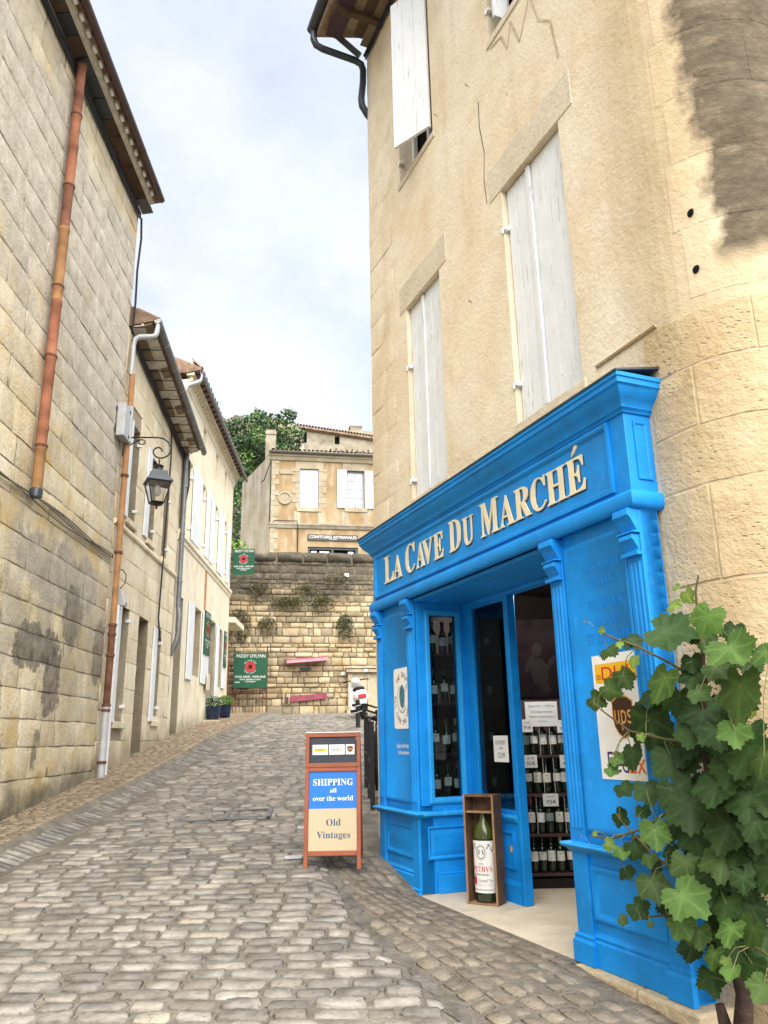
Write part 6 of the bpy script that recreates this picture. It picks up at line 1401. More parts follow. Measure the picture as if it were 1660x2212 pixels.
for ri, (rn, z, xs) in enumerate(rows):
    for k, x in enumerate(xs):
        lc = 'lab_teal' if (ri, k) in ((0, 0), (2, 2)) else LC[(k*3+ri) % 4]; cc = 'cap_red' if (ri, k) == (2, 0) else 'cap_gold' if (ri, k) == (3, 3) else 'cap_black'
        zl = [(.30, .56), (.33, .55), (.30, .58)][(k+ri) % 3]
        place_bottle(WORLD, (x, 6.64, z), math.atan2(x, 6.64)*-1, '%s dark wine bottle from the left on the %s shelf seen through the doorway' % (ORD[k], rn), 0 if (ri, k) != (1, 2) else 1, lc, cc, zl, 'bottles on the shelves inside the doorway', (k+2*ri) % 5)
drows = [('top', 2.228), ('second', 1.827), ('third', 1.423), ('bottom', 1.078)]
for ri, (rn, z) in enumerate(drows):
    for k, w in enumerate((-.235, -.335, -.425)):
        place_bottle(RF, (2.14, w, z), rad(-112.8), '%s wine bottle on the %s shelf of the display window' % (ORD[k], rn), 1 if (ri, k) in ((2, 1), (0, 1)) else 0, LC[(k+ri*2) % 4], 'cap_gold' if (ri, k) == (2, 2) else 'cap_red' if (ri, k) == (3, 2) else 'cap_black', (.25, .5) if (ri+k) % 2 else (.32, .56), 'bottles in the display window', (k+ri) % 5)
    for k, w in enumerate((-.80, -.93)):
        place_bottle(RF, (2.16, w, z), rad(-108), '%s dim wine bottle on the %s shelf behind the glazed door leaf' % (('nearer', 'farther')[k], rn), 0, LC[(k+ri) % 4], 'cap_black', (.3, .55), 'bottles behind the door glass', (k+ri+1) % 5)
# shelves inside the doorway
shf = thing('wine_shelf', 'dark wooden wine shelving standing inside the shop doorway', 'shelf', WORLD, (1.3, 6.7, FL))
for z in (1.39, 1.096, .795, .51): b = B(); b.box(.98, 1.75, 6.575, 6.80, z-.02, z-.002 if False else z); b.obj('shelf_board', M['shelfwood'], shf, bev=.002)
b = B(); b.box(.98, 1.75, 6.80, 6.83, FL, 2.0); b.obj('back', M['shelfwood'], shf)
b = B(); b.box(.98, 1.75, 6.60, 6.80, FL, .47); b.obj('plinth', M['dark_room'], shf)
for x in (.965, 1.75): b = B(); b.box(x, x+.015, 6.575, 6.83, FL, 1.98); b.obj('upright', M['shelfwood'], shf)
for (x0, x1, z0, z1, i) in ((1.235, 1.318, 1.393, 1.66, 0), (1.245, 1.33, 1.10, 1.372, 1), (1.17, 1.395, .80, 1.075, 2)):
    b = B(); b.tube([(x0, 6.58, z0), (x0, 6.58, z1), (x1, 6.58, z1), (x1, 6.58, z0)], .0022, 4); b.obj('card_holder', M['card'], shf)
def card(name, label, x0, x1, z0, z1, lines, y=6.565):
    t_ = thing(name, label, 'price card' if 'price' in label else 'card', WORLD, ((x0+x1)/2, y, z0), 'price cards on the wine shelves'); b = B(); b.box(x0, x1, y, y+.002, z0, z1); b.obj('paper', M['card'], t_)
    for (tx, a, c, d, e, m_) in lines:
        W_, H_ = x1-x0, z1-z0; b = B(); lettering(b, tx, x0+a*W_, x0+c*W_, z0+d*H_, z0+e*H_, lambda x, z, dd: (x, y-.001, z), 0); b.obj('lettering', M[m_], t_)
card('notice_card', 'large white card about a three bottle selection above the doorway bottles', 1.129, 1.393, 1.615, 1.812, [('Selection 3 Btlles', .1, .92, .78, .88, 'grey_ink'), ('Grandes Annees', .18, .85, .55, .64, 'grey_ink'), ('Petits producteurs', .12, .92, .34, .43, 'blackink'), ('locaux', .38, .66, .18, .25, 'grey_ink')], 6.57)
WORDS = {'39,5': 'thirty-nine and a half', '28,9': 'twenty-eight ninety', '35': 'thirty-five', '49': 'forty-nine', '75': 'seventy-five'}
for (tx, old, x0, x1, z0, z1) in (('39,5', '47,05', 1.086, 1.18, 1.572, 1.672), ('28,9', '31,5', 1.38, 1.478, 1.562, 1.662), ('35', '41', 1.086, 1.198, 1.295, 1.394), ('49', '54,4', 1.381, 1.485, 1.289, 1.389), ('75', '84,35', 1.222, 1.345, 1.002, 1.096)):
    card('price_card', 'white price card asking %s euros on the doorway shelves' % WORDS[tx], x0, x1, z0, z1, [(tx+'\u20ac', .22, .85, .22, .5, 'blackink'), (old+'\u20ac', .28, .78, .66, .84, 'grey_ink')])
oc = thing('open_notice', 'white paper reading ouvert open clim taped on the glazed door leaf', 'notice', RF, (1.49, WL, 1.36)); b = B(RF); b.box(1.385, 1.598, -.4685, -.467, 1.357, 1.549); b.obj('paper', M['card'], oc)
for tx, a, c, d, e in (('OUVERT', .14, .86, .66, .82, ), ('OPEN', .38, .64, .48, .56), ('CLIM', .28, .74, .16, .36)): b = B(RF); lettering(b, tx, -1.598+a*.213, -1.598+c*.213, 1.357+d*.192, 1.357+e*.192, lambda x, z, dd: (-x, -.466, z), 0); b.obj('lettering', M['blackink'], oc)
# dim poster over the shelves, lamp that is on
M['poster_bg'] = plain('dim_poster', (.011, .008, .009), .9, .0, var=.4, scale=6, bump=0); M['poster_fig'] = plain('poster_rose', (.012, .0085, .008), .9, .2, var=.2, bump=0)
po = thing('wall_poster', 'dim poster of a pale abstract figure above the doorway shelves', 'poster', WORLD, (1.3, 6.78, 1.86)); b = B(); b.box(1.08, 1.6, 6.78, 6.79, 1.86, 2.52); b.obj('sheet', M['poster_bg'], po)
def blob(c, r, rot, n=20, k=0.0): return [(c[0]+r[0]*math.cos(t)*math.cos(rot)-r[1]*(1+k*math.cos(2*t))*math.sin(t)*math.sin(rot), c[1]+r[0]*math.cos(t)*math.sin(rot)+r[1]*(1+k*math.cos(2*t))*math.sin(t)*math.cos(rot)) for t in (2*math.pi*i/n for i in range(n))]
for q, (c, r, rot, k) in enumerate((((1.31, 2.07), (.075, .13), .15, .15), ((1.30, 2.26), (.045, .06), -.2, 0), ((1.40, 2.13), (.10, .026), .9, .1), ((1.23, 2.14), (.028, .085), -.5, 0), ((1.35, 1.95), (.035, .085), .5, .2))): b = B(); b.add([(x, 6.779-.0004*q, z) for x, z in blob(c, r, rot, 20, k)], [tuple(range(20))]); b.obj('figure_patch', M['poster_fig'], po)
lp = thing('shop_lamp', 'small lit ceiling spotlight glowing inside the shop doorway', 'lamp', WORLD, (1.165, 6.1, 2.70))
g = G('lamp_glow'); em = g.t.nodes.new('ShaderNodeEmission'); em.inputs[0].default_value = (1, .93, .82, 1); em.inputs[1].default_value = 6; g.t.links.new(em.outputs[0], g.out.inputs[0]); M['glow'] = g.m
b = B(); b.lathe((1.165, 6.1, 0), [(.004, 2.735), (.026, 2.74), (.034, 2.757), (.03, 2.77)], 12); b.obj('bulb', M['glow'], lp); b = B(); b.lathe((1.165, 6.1, 0), [(.04, 2.76), (.045, 2.80), (.03, 2.86), (.01, 2.94)], 12); b.obj('housing', M['iron'], lp)
ld = bpy.data.lights.new('shop_lamp_light', 'POINT'); ld.energy = 15.0; ld.color = (1, .9, .78); ld.shadow_soft_size = .04; lo = bpy.data.objects.new('shop_lamp_light', ld); COL.objects.link(lo); lo.location = (1.165, 6.1, 2.70); lo.parent = lp; lo.matrix_parent_inverse = lp.matrix_world.inverted()

# ------------------------------------------------------------------ stickers and posters on the shopfront
WS = -.0092
st = thing('shipping_sticker', 'white rounded sticker with globe and we ship all over the world', 'sticker', RF, (2.29, -.01, 1.62))
def rpoly(x0, x1, z0, z1, r, n=5): 
    P = []
    for cx, cz, a in ((x1-r, z1-r, 0), (x0+r, z1-r, 90), (x0+r, z0+r, 180), (x1-r, z0+r, 270)):
        for k in range(n+1): t_ = rad(a+90*k/n); P.append((cx+r*math.cos(t_), cz+r*math.sin(t_)))
    return P
X0 = 2.46; SWd, SH = .345, .50
sput = lambda x, z, d: (X0-x, WS+.002+d, 1.62+z)
b = B(RF); P = rpoly(0, SWd, 0, SH, .03); b.rings([[sput(x, z, -.002) for x, z in P], [sput(x, z, 0) for x, z in P]]); b.obj('sheet', M['ink'], st)
M['maroon'] = plain('maroon_ink', (.14, .015, .02), .6, .2, bump=0); M['teal'] = plain('globe_teal', (.06, .20, .26), .5, .3, var=.5, scale=30, bump=0)
def arctext(b, t_, a0, a1, rx_, rz_, h, inv):
    for k, ch in enumerate(t_):
        if ch == ' ': continue
        a = rad(a0+(a1-a0)*k/(len(t_)-1)); cx, cz = SWd/2+rx_*math.cos(a), SH*.5+rz_*math.sin(a); vs, fs, wd = glyphs(ch); ro = a-math.pi/2 if not inv else a+math.pi/2
        b.add([sput(cx+(p[0]-wd/2)*h*math.cos(ro)-(p[1]-.5)*h*math.sin(ro), cz+(p[0]-wd/2)*h*math.sin(ro)+(p[1]-.5)*h*math.cos(ro), .001) for p in vs], fs)
b = B(RF); arctext(b, 'WE SHIP', 128, 48, .135, .195, .045, False); arctext(b, 'ALL OVER THE WORLD', 178, 362, .140, .20, .040, True); b.obj('lettering', M['maroon'], st)
b = B(RF); b.add([sput(SWd/2+.055*math.cos(2*math.pi*k/24), SH*.53+.095*math.sin(2*math.pi*k/24), .001) for k in range(24)], [tuple(range(24))]); b.obj('globe', M['teal'], st)
def stroke(b, pts, wd, put):
    for p, q_ in zip(pts, pts[1:]):
        d = (Vector(q_)-Vector(p)).normalized(); n_ = Vector((-d.y, d.x))*wd; b.add([put(p[0]-n_.x, p[1]-n_.y, .0015), put(q_[0]-n_.x, q_[1]-n_.y, .0015), put(q_[0]+n_.x, q_[1]+n_.y, .0015), put(p[0]+n_.x, p[1]+n_.y, .0015)], [(0, 1, 2, 3)])
b = B(RF); stroke(b, [(SWd/2+.095*math.cos(rad(t_)), SH*.49+.115*math.sin(rad(t_))) for t_ in range(120, 330, 15)], .004, sput); stroke(b, [(.20, .29), (.24, .31), (.275, .36), (.265, .33)], .004, sput); stroke(b, [(.15, .14), (.22, .19), (.24, .15)], .003, sput); b.obj('swoosh', M['grey_ink'], st)
at = thing('painted_note', 'small white painted words under the shipping sticker', 'lettering', RF, (2.29, -.01, 1.41)); b = B(RF); lettering(b, 'Ask us for more', -2.43, -2.14, 1.465, 1.505, lambda x, z, d: (-x, WS+.001, z), 0, True); lettering(b, 'informations', -2.39, -2.165, 1.415, 1.447, lambda x, z, d: (-x, WS+.001, z), 0, True); b.obj('lettering', M['ink'], at)
cp_ = thing('courier_poster', 'white courier poster with yellow, brown and purple logos behind the vine', 'poster', RF, (-.51, -.01, 1.32)); cput = lambda x, z, d: (-x, WS+.002+d, z)
b = B(RF); b.box(-.72, -.31, WS+.0005, WS+.002, 1.32, 1.957); b.obj('sheet', M['ink'], cp_)
b = B(RF); b.add([cput(.33, 1.808, .0005), cput(.70, 1.808, .0005), cput(.70, 1.91, .0005), cput(.33, 1.91, .0005)], [(0, 1, 2, 3)]); b.obj('yellow_band', M['dhl_y'], cp_)
b = B(RF); lettering(b, 'DHL', .385, .645, 1.825, 1.892, lambda x, z, d: cput(x, z, .001), 0, False, .03)
for z in (1.828, 1.838, 1.848): b.add([cput(.335, z, .001), cput(.375, z, .001), cput(.378, z+.004, .001), cput(.335, z+.004, .001)], [(0, 1, 2, 3)])
b.obj('lettering', M['dhl_r'], cp_)
shield(RF, cput, .525, 1.63, .165, .225, cp_, 'gold', 'brown', 'gold', .0007)
b = B(RF); lettering(b, 'Fed', .37, .53, 1.355, 1.458, lambda x, z, d: cput(x, z, .001), 0); b.obj('lettering', M['purple'], cp_); b = B(RF); lettering(b, 'Ex', .535, .66, 1.355, 1.458, lambda x, z, d: cput(x, z, .001), 0); b.obj('lettering', M['orange'], cp_)
gh = thing('ghost_lettering', 'faint painted-over words on the upper panel beside the doorway', 'lettering', RF, (-.47, -.01, 2.1)); M['blue_ghost'] = paint_mat('blue_overpaint', (0.003, 0.192, 0.58), .1, .4, .1)
for tx, a, c, d, e in (('NOBLE', .36, .56, 2.335, 2.385), ('EN VIEUX', .32, .62, 2.20, 2.26), ('MAP OF', .36, .56, 2.115, 2.16), ('ST EMILION', .29, .645, 2.02, 2.08), ('CADASTRE', .30, .63, 2.42, 2.47)): b = B(RF); lettering(b, tx, a, c, d, e, lambda x, z, dd: (-x, WS-.0005+dd, z), .002, True); b.obj('lettering', M['blue_ghost'], gh)
ys = thing('door_sticker', 'tiny torn yellow sticker on the glazed door leaf', 'sticker', RF, (1.43, WL, .74)); b = B(RF); b.add([(1.41, WL+.006, .73), (1.455, WL+.006, .74), (1.45, WL+.006, .79), (1.425, WL+.006, .77), (1.40, WL+.006, .785)], [(0, 1, 2, 3, 4)]); b.obj('paper', M['dhl_y'], ys)

# ------------------------------------------------------------------ pots, scooter, bicycles, rail, covers
M['pot'] = plain('navy_glazed_pot', (.012, .022, .055), .25, .5, var=.15, bump=0)
for (x, y, s, lb, fm) in ((-4.20, 19.1, 1.0, 'dark blue glazed pot with grey-green plant by the open door', [M['weed2'], M['ivy3'], M['lab_teal']]), (-4.12, 20.1, .95, 'dark blue glazed pot with yellow-green plant nearer the iron gate', [M['ivy3'], M['lime'], M['ivy2']])):
    z = gz(x, y)+.005; t_ = thing('plant_pot', lb, 'plant pot', WORLD, (x, y, z), 'glazed pots by the shuttered house'); b = B(); b.lathe((x, y, z), [(.11*s, 0), (.135*s, .02), (.165*s, .18*s), (.175*s, .31*s), (.185*s, .33*s), (.165*s, .335*s), (.155*s, .30*s)], 18); b.obj('pot', M['pot'], t_, smooth=True)
    cl_ = leaf_cloud('foliage', t_, WORLD, (x, y-.05, z+.44*s), (.19*s, .18, .14*s), 260, fm, RP, (.02, .045), 0, .6)
sx, sy = -.58, 19.6; szz = gz(sx, sy)
SCF = Frame((sx, sy, szz), (math.cos(rad(8)), math.sin(rad(8)), 0), (-math.sin(rad(8)), math.cos(rad(8)), 0))
sc_ = thing('motor_scooter', 'white motor scooter parked on its stand seen from behind by the far wall', 'scooter', SCF, (0, 0, 0)); sc_.matrix_world = sc_.matrix_world @ Matrix.Rotation(rad(-7), 4, 'Y')
M['scoot'] = plain('white_scooter_paint', (.80, .80, .78), .25, .5, var=.03, bump=0); M['rubber'] = plain('black_rubber', (.015, .015, .016), .7, .3, bump=0)
def wheel(y, parent, r=.24, w=.055, name='wheel'):
    b = B(SCF); b.rings([[(dx, y+rr*math.cos(2*math.pi*k/18), r+rr*math.sin(2*math.pi*k/18)) for k in range(18)] for dx, rr in ((-w*.7, r*.6), (-w, r*.85), (-w*.5, r), (w*.5, r), (w, r*.85), (w*.7, r*.6))]); return b.obj(name, M['rubber'], parent, smooth=True)
wheel(.10, sc_); wheel(1.30, sc_)
def ell(b, c, r, n=12, m_=8, e=.8):
    b.rings([[(c[0]+r[0]*math.copysign(abs(math.cos(2*math.pi*k/n))**e, math.cos(2*math.pi*k/n))*math.sin(math.pi*(j+.3)/(m_-.4)), c[1]+r[1]*math.copysign(abs(math.sin(2*math.pi*k/n))**e, math.sin(2*math.pi*k/n))*math.sin(math.pi*(j+.3)/(m_-.4)), c[2]-r[2]*math.cos(math.pi*(j+.3)/(m_-.4))) for k in range(n)] for j in range(m_)])
b = B(SCF); ell(b, (0, .22, .56), (.20, .42, .20)); b.obj('tail_body', M['scoot'], sc_, smooth=True)
b = B(SCF); ell(b, (0, .12, .36), (.15, .26, .20)); b.obj('engine_cover', M['rubber'], sc_, smooth=True)
b = B(SCF); ell(b, (0, .40, .77), (.15, .40, .07)); b.obj('saddle', M['rubber'], sc_, smooth=True)
b = B(SCF); b.box(-.10, .10, -.22, -.19, .52, .62); b.obj('tail_light', M['red'], sc_, bev=.01); b = B(SCF); b.box(-.09, .09, -.21, -.20, .38, .50); b.obj('plate', M['card'], sc_)
b = B(SCF); b.rings([[(x*.19, 1.02+.12*(1-x*x)+dy, z) for x in (-1, -.5, 0, .5, 1)]+[(x*.19, .98+.10*(1-x*x)+dy, z) for x in (1, .5, 0, -.5, -1)] for z, dy in ((.28, .1), (.6, .04), (.92, -.06))]); b.obj('leg_shield', M['scoot'], sc_, smooth=True)
b = B(SCF); b.box(-.14, .14, .55, 1.05, .26, .30); b.obj('floor_board', M['scoot'], sc_, bev=.02)
b = B(SCF); ell(b, (0, .95, 1.0), (.12, .12, .10)); b.obj('headset', M['scoot'], sc_, smooth=True)
b = B(SCF); b.tube([(-.34, .86, 1.02), (-.15, .94, 1.03), (.15, .94, 1.03), (.34, .86, 1.02)], .017, 6); b.obj('handlebar', M['rubber'], sc_)
for s in (-1, 1): b = B(SCF); b.tube([(s*.22, .92, 1.04), (s*.30, .93, 1.20)], .007, 5); o = b.obj('mirror_stalk', M['iron'], sc_); b = B(SCF); ell(b, (s*.31, .93, 1.24), (.055, .015, .04)); b.obj('mirror', M['scoot'], o, smooth=True)
def bicycle(fr, label):
    t_ = thing('bicycle', label, 'bicycle', fr, (0, 0, 0), 'bicycles leaning by the house corner')
    for y in (0, 1.05):
        b = B(fr); b.tube([(0, y+.33*math.cos(2*math.pi*k/24), .34+.33*math.sin(2*math.pi*k/24)) for k in range(25)], .02, 6); w_ = b.obj('wheel', M['rubber'], t_, smooth=True)
        b = B(fr)
        for k in range(8): b.tube([(0, y, .34), (0, y+.32*math.cos(math.pi*k/4), .34+.32*math.sin(math.pi*k/4))], .0025, 3)
        b.obj('spoke', M['zinc_pale'], w_)
    for nm, pts_, r in (('frame_tube', [(0, .12, .88), (0, .05, .62), (0, 0, .34)], .014), ('frame_tube', [(0, .15, .82), (0, .58, .36)], .018), ('frame_tube', [(0, .16, .88), (0, .72, .84)], .016), ('frame_tube', [(0, .58, .36), (0, .74, .88)], .016), ('frame_tube', [(0, .58, .36), (0, 1.05, .34)], .012), ('frame_tube', [(0, .73, .82), (0, 1.05, .34)], .011)): b = B(fr); b.tube(pts_, r, 6); b.obj(nm, M['iron'], t_, smooth=True)
    b = B(fr); b.tube([(-.33, .20, 1.02), (-.15, .13, 1.03), (0, .11, .98), (.15, .13, 1.03), (.33, .20, 1.02)], .014, 6); hb_ = b.obj('handlebar', M['rubber'], t_, smooth=True)
    for s in (-1, 1): b = B(fr); b.tube([(s*.33, .20, 1.02), (s*.22, .16, 1.027)], .02, 6); b.obj('grip', M['rubber'], hb_); b = B(fr); b.tube([(s*.20, .10, 1.02), (s*.30, .06, .99)], .007, 4); b.obj('brake_lever', M['zinc_pale'], hb_)
    b = B(fr); ell(b, (0, .80, .95), (.07, .14, .035)); b.obj('saddle', M['rubber'], t_, smooth=True)
for (x, y, a, lb) in ((-.10, 9.35, 4, 'black bicycle facing the street behind the pavement sign'), (-.16, 10.5, -3, 'black bicycle parked behind the nearer bicycle by the house corner')):
    bicycle(Frame((x, y, gz(x, y)), (math.cos(rad(a)), math.sin(rad(a)), 0), (-math.sin(rad(a)), math.cos(rad(a)), 0)), lb)
rl_ = thing('street_rail', 'black steel barrier rail beside the bicycles at the house corner', 'railing', WORLD, (-.2, 8.9, gz(-.2, 8.9)))
for (x, y) in ((-.185, 8.92), (-.235, 9.70), (-.29, 10.35)): b = B(); z = gz(x, y); b.box(x-.026, x+.026, y-.026, y+.026, z-.05, z+.93); b.obj('post', M['iron'], rl_, bev=.004)
for dz in (.90, .45, .15): b = B(); P3 = [(-.185, 8.92), (-.235, 9.70), (-.29, 10.35)]; b.tube([(x, y, gz(x, y)+dz) for x, y in P3], .016, 6); b.obj('rail', M['iron'], rl_)
bo_ = thing('bollard', 'slim dark bollard standing in front of the scooter', 'bollard', WORLD, (-.66, 17.5, gz(-.66, 17.5))); b = B(); z = gz(-.66, 17.5); b.lathe((-.66, 17.5, z), [(.055, 0), (.05, .03), (.045, .55), (.05, .57), (.03, .6)], 10); b.obj('post', M['iron'], bo_, smooth=True)
ac = COVER_B.obj('access_cover', M['zinc'], None, label='iron framed access cover set in the cobbles', cat='access cover')
for (x, y, lb) in ((-.80, 6.9, 'flat pale utility cap in the cobbles beside the pavement sign'), (-.82, 8.0, 'second pale utility cap further up beside the pavement sign')):
    m = pave_matrix(x, y, .05, 1, 1, .02); b = B(); P = rpoly(-.075, .075, -.04, .04, .015, 3); b.rings([[tuple(m @ Vector((p[0], p[1], h_))) for p in P] for h_ in (0, .012)]); tag(b.obj('utility_cap', M['zinc_pale']), lb, 'utility cap')

# ------------------------------------------------------------------ grape vine
RV = random.Random(8)
def vleaf_mat(name, c1, c2):
    g = G(name); r = g.rnd(); c = g.mix(g.ramp(g.noise(30, 4), [(.3, 0.), (.7, 1.)]), c1, c2); c = g.mix(1.0, c, g.ramp(r, [(0, .72), (1, 1.25)]), 'MULTIPLY')
    v = g.attr('vein'); c = g.mix(g.math('MULTIPLY', v, .45), c, tuple(min(1, x*1.6+.02) for x in c2))
    g.bump(g.noise(90, 4), .25, .005)
    tr = g.t.nodes.new('ShaderNodeBsdfTranslucent'); g.put(tr.inputs[0], g.mix(1.0, c, (1.3, 1.5, .6), 'MULTIPLY')); g.done(c, .55, .18)
    mx = g.t.nodes.new('ShaderNodeMixShader'); mx.inputs[0].default_value = .22; g.t.links.new(g.b.outputs[0], mx.inputs[1]); g.t.links.new(tr.outputs[0], mx.inputs[2]); g.t.links.new(mx.outputs[0], g.out.inputs[0]); return g.m
VM = [vleaf_mat('vine_leaf_dark', (.020, .046, .011), (.030, .064, .016)), vleaf_mat('vine_leaf_mid', (.042, .080, .019), (.060, .104, .026)), vleaf_mat('vine_leaf_light', (.058, .118, .024), (.085, .155, .034)), vleaf_mat('vine_leaf_young', (.11, .18, .03), (.16, .23, .05))]
def vine_leaf(rg, mat):
    n = 46; out = []
    lobes = [(0, 1.0, .46), (1.05, .90, .42), (-1.05, .90, .42), (2.05, .74, .46), (-2.05, .74, .46)]
    lobes = [(a+rg.uniform(-.08, .08), r*rg.uniform(.92, 1.06), w) for a, r, w in lobes]
    for k in range(n):
        t_ = -math.pi+2*math.pi*(k+.5)/n       # 0 = tip
        r = .66
        for a, rr, w in lobes: r = max(r, .64+(rr-.64)*math.exp(-((t_-a)/w)**2*1.1))
        if abs(t_) > 2.75: r *= .40+.45*(math.pi-abs(t_))/.39
        r *= 1+(.065 if k % 2 else -.055)+rg.uniform(-.02, .02); out.append((math.sin(t_)*r*.56, math.cos(t_)*r*.56))
    cup = rg.uniform(-.30, .45); fold = rg.uniform(.0, .55)
    hz = lambda x, y: -cup*(x*x+y*y)+fold*abs(x)*.5-.12*max(0, y)**2+.03*math.sin(9*x+rg.random())
    ring2 = [(x*.55, y*.55) for x, y in out]
    v = [(0, -.04, 0)]+[(x, y, hz(x, y)) for x, y in ring2]+[(x, y, hz(x, y)+rg.uniform(-.012, .012)) for x, y in out]
    f = [(0, 1+k, 1+(k+1) % n) for k in range(n)]+[(1+k, 1+n+k, 1+n+(k+1) % n, 1+(k+1) % n) for k in range(n)]
    me = bpy.data.meshes.new('leaf'); me.from_pydata(v, [], f); me.materials.append(mat); me.polygons.foreach_set('use_smooth', [True]*len(me.polygons))
    ve = [1.0]+[0.]*len(out)*2
    for k in range(n):
        t_ = -math.pi+2*math.pi*(k+.5)/n
        if min(abs(t_-a) for a, _, _ in lobes) < .08: ve[1+k] = .9; ve[1+n+k] = .35
    me.attributes.new('vein', 'FLOAT', 'POINT').data.foreach_set('value', ve); return me
VMESH = [[vine_leaf(RV, m_) for _ in range(10)] for m_ in VM]
vine = thing('grape_vine', 'leafy grape vine climbing the rounded corner in front of the shopfront', 'vine', RF, (-1.16, .1, .3))
def place_leaf(u, w, z, s, ang, c, petiole=True):
    nrm = Vector((RV.uniform(-1.0, .1), 1.0, RV.uniform(.0, 1.1)+(.15 if c >= 2 else 0))).normalized()      # faces out, up and down the street
    dn = Vector((0, 0, -1)); dn = (dn-nrm*dn.dot(nrm)).normalized(); sd = dn.cross(nrm).normalized(); a = rad(-ang)+RV.uniform(-.2, .2)
    tip = (dn*math.cos(a)+sd*math.sin(a)).normalized(); x = tip.cross(nrm).normalized(); s2 = s*1.24
    m = Matrix(((x.x*s2, tip.x*s2, nrm.x*s2, u), (x.y*s2, tip.y*s2, nrm.y*s2, w), (x.z*s2, tip.z*s2, nrm.z*s2, z), (0, 0, 0, 1)))
    link('leaf', RV.choice(VMESH[c]), RF, vine, m @ Matrix.Translation(Vector((0, -.1, 0))))
    return Vector((u, w, z))-tip*s*.12
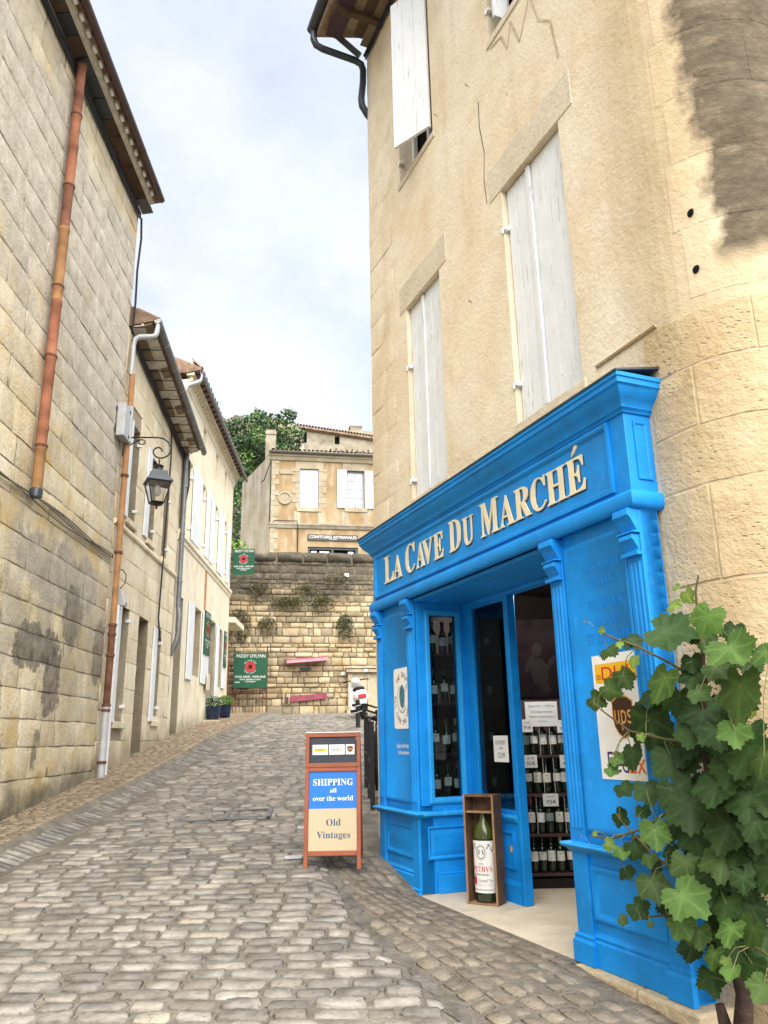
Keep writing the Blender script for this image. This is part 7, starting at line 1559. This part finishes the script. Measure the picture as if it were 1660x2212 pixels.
VINE = [(-1.11, 0.15, 1.98, 0.21, 60, 0), (-1.42, 0.25, 1.99, 0.14, -30, 2), (-1.22, 0.07, 1.95, 0.12, 10, 0), (-1.39, 0.08, 1.95, 0.10, -20, 0), (-1.24, 0.24, 2.08, 0.07, 70, 3), (-1.32, 0.23, 2.11, 0.07, 40, 3), (-1.25, 0.22, 2.16, 0.04, 60, 3), (-0.65, 0.14, 1.95, 0.11, 50, 1), (-0.81, 0.12, 1.98, 0.10, 30, 0), (-0.92, 0.22, 1.87, 0.06, 0, 3), (-0.78, 0.17, 1.80, 0.11, 30, 1), (-0.62, 0.13, 1.76, 0.11, 50, 1), (-1.07, 0.20, 1.76, 0.17, -30, 2), (-1.16, 0.10, 1.78, 0.13, 0, 0), (-1.52, 0.23, 1.85, 0.19, 40, 2), (-1.49, 0.20, 1.69, 0.22, 0, 1), (-1.29, 0.20, 1.70, 0.10, 60, 1), (-0.89, 0.11, 1.70, 0.12, 10, 0), (-0.86, 0.11, 1.58, 0.23, 10, 0), (-1.17, 0.09, 1.62, 0.18, -5, 0), (-1.41, 0.17, 1.54, 0.13, 0, 2), (-0.93, 0.07, 1.47, 0.19, -15, 0), (-1.40, 0.11, 1.45, 0.20, -10, 0), (-1.47, 0.10, 1.80, 0.10, -20, 0), (-0.53, 0.15, 1.71, 0.10, 60, 1), (-1.39, 0.19, 1.79, 0.11, 40, 1), (-0.71, 0.11, 1.44, 0.15, 30, 0), (-0.72, 0.21, 1.43, 0.07, 60, 2), (-1.15, 0.09, 1.84, 0.10, 10, 0), (-1.51, 0.17, 1.61, 0.04, 0, 3), (-1.63, 0.20, 1.83, 0.10, -40, 2), (-0.66, 0.18, 2.05, 0.04, 60, 3), (-0.82, 0.21, 1.96, 0.04, 0, 3), (-0.95, 0.25, 1.53, 0.04, 20, 3), (-1.36, 0.12, 1.77, 0.11, 0, 0), (-1.03, 0.08, 1.68, 0.14, 0, 0), (-1.29, 0.14, 1.53, 0.15, 10, 0), (-1.13, 0.13, 1.54, 0.14, 0, 0), (-0.70, 0.23, 1.38, 0.07, 60, 2), (-0.66, 0.14, 1.29, 0.09, 40, 0), (-0.81, 0.13, 1.28, 0.12, 10, 0), (-0.60, 0.13, 1.16, 0.09, 55, 0), (-0.73, 0.10, 1.19, 0.07, 0, 0), (-0.55, 0.25, 1.09, 0.03, 60, 3), (-0.65, 0.25, 1.05, 0.06, 60, 3), (-0.65, 0.18, 1.01, 0.08, 20, 2), (-0.70, 0.13, 1.03, 0.11, 30, 0), (-0.95, 0.23, 1.12, 0.13, 10, 2), (-0.81, 0.16, 1.00, 0.07, 20, 1), (-0.79, 0.11, 0.96, 0.08, 0, 0), (-0.58, 0.11, 0.91, 0.08, 50, 0), (-0.85, 0.19, 0.90, 0.14, 20, 1), (-1.04, 0.16, 1.00, 0.13, 0, 1), (-0.68, 0.14, 0.77, 0.10, 40, 0), (-0.57, 0.15, 0.71, 0.05, 60, 1), (-0.81, 0.19, 0.74, 0.03, 30, 1), (-1.11, 0.24, 0.89, 0.18, 50, 2), (-0.85, 0.11, 0.81, 0.11, 10, 0), (-1.04, 0.22, 0.78, 0.11, 30, 2), (-1.10, 0.19, 0.75, 0.11, 10, 1), (-1.31, 0.23, 0.81, 0.12, 0, 2), (-1.35, 0.16, 0.81, 0.12, -20, 1), (-0.93, 0.09, 0.65, 0.11, 0, 0), (-1.17, 0.20, 0.69, 0.09, 0, 2), (-1.27, 0.23, 0.70, 0.04, 0, 3), (-1.02, 0.08, 0.56, 0.12, 20, 0), (-1.30, 0.24, 0.67, 0.08, 0, 2), (-1.25, 0.09, 0.66, 0.13, -20, 0), (-1.39, 0.19, 0.63, 0.10, -20, 1), (-0.96, 0.09, 1.41, 0.19, 20, 0), (-1.25, 0.15, 1.32, 0.19, 0, 0), (-1.07, 0.13, 1.22, 0.20, 5, 0), (-1.37, 0.11, 1.27, 0.17, -10, 0), (-1.32, 0.11, 1.40, 0.19, -15, 0), (-1.07, 0.12, 1.12, 0.16, 5, 0), (-1.25, 0.12, 1.15, 0.19, -10, 0), (-1.22, 0.14, 1.04, 0.16, -5, 1), (-1.26, 0.09, 1.07, 0.11, -20, 0), (-1.14, 0.11, 0.91, 0.17, 0, 0), (-1.21, 0.14, 0.87, 0.13, -10, 0), (-1.21, 0.12, 0.71, 0.10, -20, 0), (-1.04, 0.08, 1.04, 0.14, 0, 0), (-1.01, 0.14, 1.28, 0.16, 10, 0), (-1.40, 0.13, 1.19, 0.13, -20, 0), (-1.14, 0.14, 0.97, 0.14, 0, 0), (-0.92, 0.09, 1.14, 0.13, 10, 0), (-1.31, 0.13, 0.98, 0.09, -10, 0), (-1.39, 0.07, 1.34, 0.13, -20, 0), (-1.53, 0.17, 1.44, 0.13, -10, 1), (-0.87, 0.09, 1.03, 0.09, 10, 0)]
M['vine_wood'] = plain('vine_bark', (.045, .03, .022), .85, .2, var=.45, scale=25, bump=.7, bscale=50); M['vine_cane'] = plain('vine_cane', (.10, .085, .035), .7, .3, var=.3); M['vine_green'] = plain('vine_petiole', (.16, .17, .06), .6, .3)
TR = [(-1.16, .08, .22), (-1.17, .10, .40), (-1.20, .09, .55), (-1.16, .08, .70), (-1.13, .07, .93), (-1.12, .06, 1.23), (-1.13, .06, 1.5), (-1.18, .07, 1.75), (-1.21, .08, 1.88)]
b = B(RF); b.tube(TR, [.046, .038, .034, .028, .022, .018, .014, .012, .009], 9); tk = b.obj('trunk', M['vine_wood'], vine, smooth=True)
b = B(RF); b.tube([(-1.10, .10, .25), (-1.11, .12, .42), (-1.10, .13, .50)], [.03, .026, .018], 7); b.obj('stub', M['vine_wood'], vine, smooth=True)
CANES = [[TR[8], (-1.23, .10, 2.05), (-1.235, .10, 2.15), (-1.265, .10, 2.22)], [TR[7], (-1.05, .12, 1.85), (-.86, .14, 1.95), (-.72, .15, 2.0), (-.60, .16, 2.06)], [TR[6], (-.95, .12, 1.52), (-.75, .15, 1.56), (-.55, .17, 1.68)], [TR[5], (-.95, .12, 1.22), (-.75, .14, 1.12), (-.55, .16, 1.06), (-.40, .17, 1.06)], [TR[4], (-.95, .11, .95), (-.80, .13, 1.02), (-.62, .15, 1.15)], [TR[4], (-1.0, .11, .82), (-.85, .13, .78), (-.70, .15, .74)], [TR[7], (-1.3, .10, 1.80), (-1.45, .10, 1.86), (-1.56, .08, 1.85)], [TR[3], (-1.30, .12, .75), (-1.42, .12, .72)]]
for c_ in CANES: b = B(RF); b.tube(c_, [.011]+[.006]*(len(c_)-2)+[.003], 6); b.obj('cane', M['vine_cane'], vine, smooth=True)
CP = [Vector(p) for c_ in CANES for a_, q_ in zip(c_, c_[1:]) for p in (Vector(a_), (Vector(a_)+Vector(q_))/2, Vector(q_))]+[Vector(p) for p in TR[2:]]
def petiole(p):
    q_ = min(CP, key=lambda t_: (t_-p).length)
    if .03 < (q_-p).length < .45: b = B(RF); b.tube([q_, (q_+p)/2+Vector((0, .015, .02)), p], .0022, 4); b.obj('petiole', M['vine_green'], vine)
for (u, w, z, s, ang, c) in VINE: petiole(place_leaf(u, w, z, s, ang, c))
k = 0
while k < 58:       # shaded leaves inside the mass
    u, z = RV.uniform(-1.42, -.95), RV.uniform(.62, 1.72)
    if (z > 1.5 and u > -1.05) or (z < .95 and not -1.27 < u < -1.05): continue
    place_leaf(u, RV.uniform(-.02, .07), z, RV.uniform(.12, .18), RV.uniform(-30, 30), 0); k += 1
for (u, z) in ((-.585, 2.08), (-.40, 1.02), (-1.27, 2.235), (-.60, 1.66)):       # tendrils
    b = B(RF); b.tube([(u, .17, z), (u+.03, .18, z+.03), (u+.06, .18, z+.025), (u+.075, .17, z+.045), (u+.06, .17, z+.055)], .0016, 4); b.obj('tendril', M['vine_green'], vine)
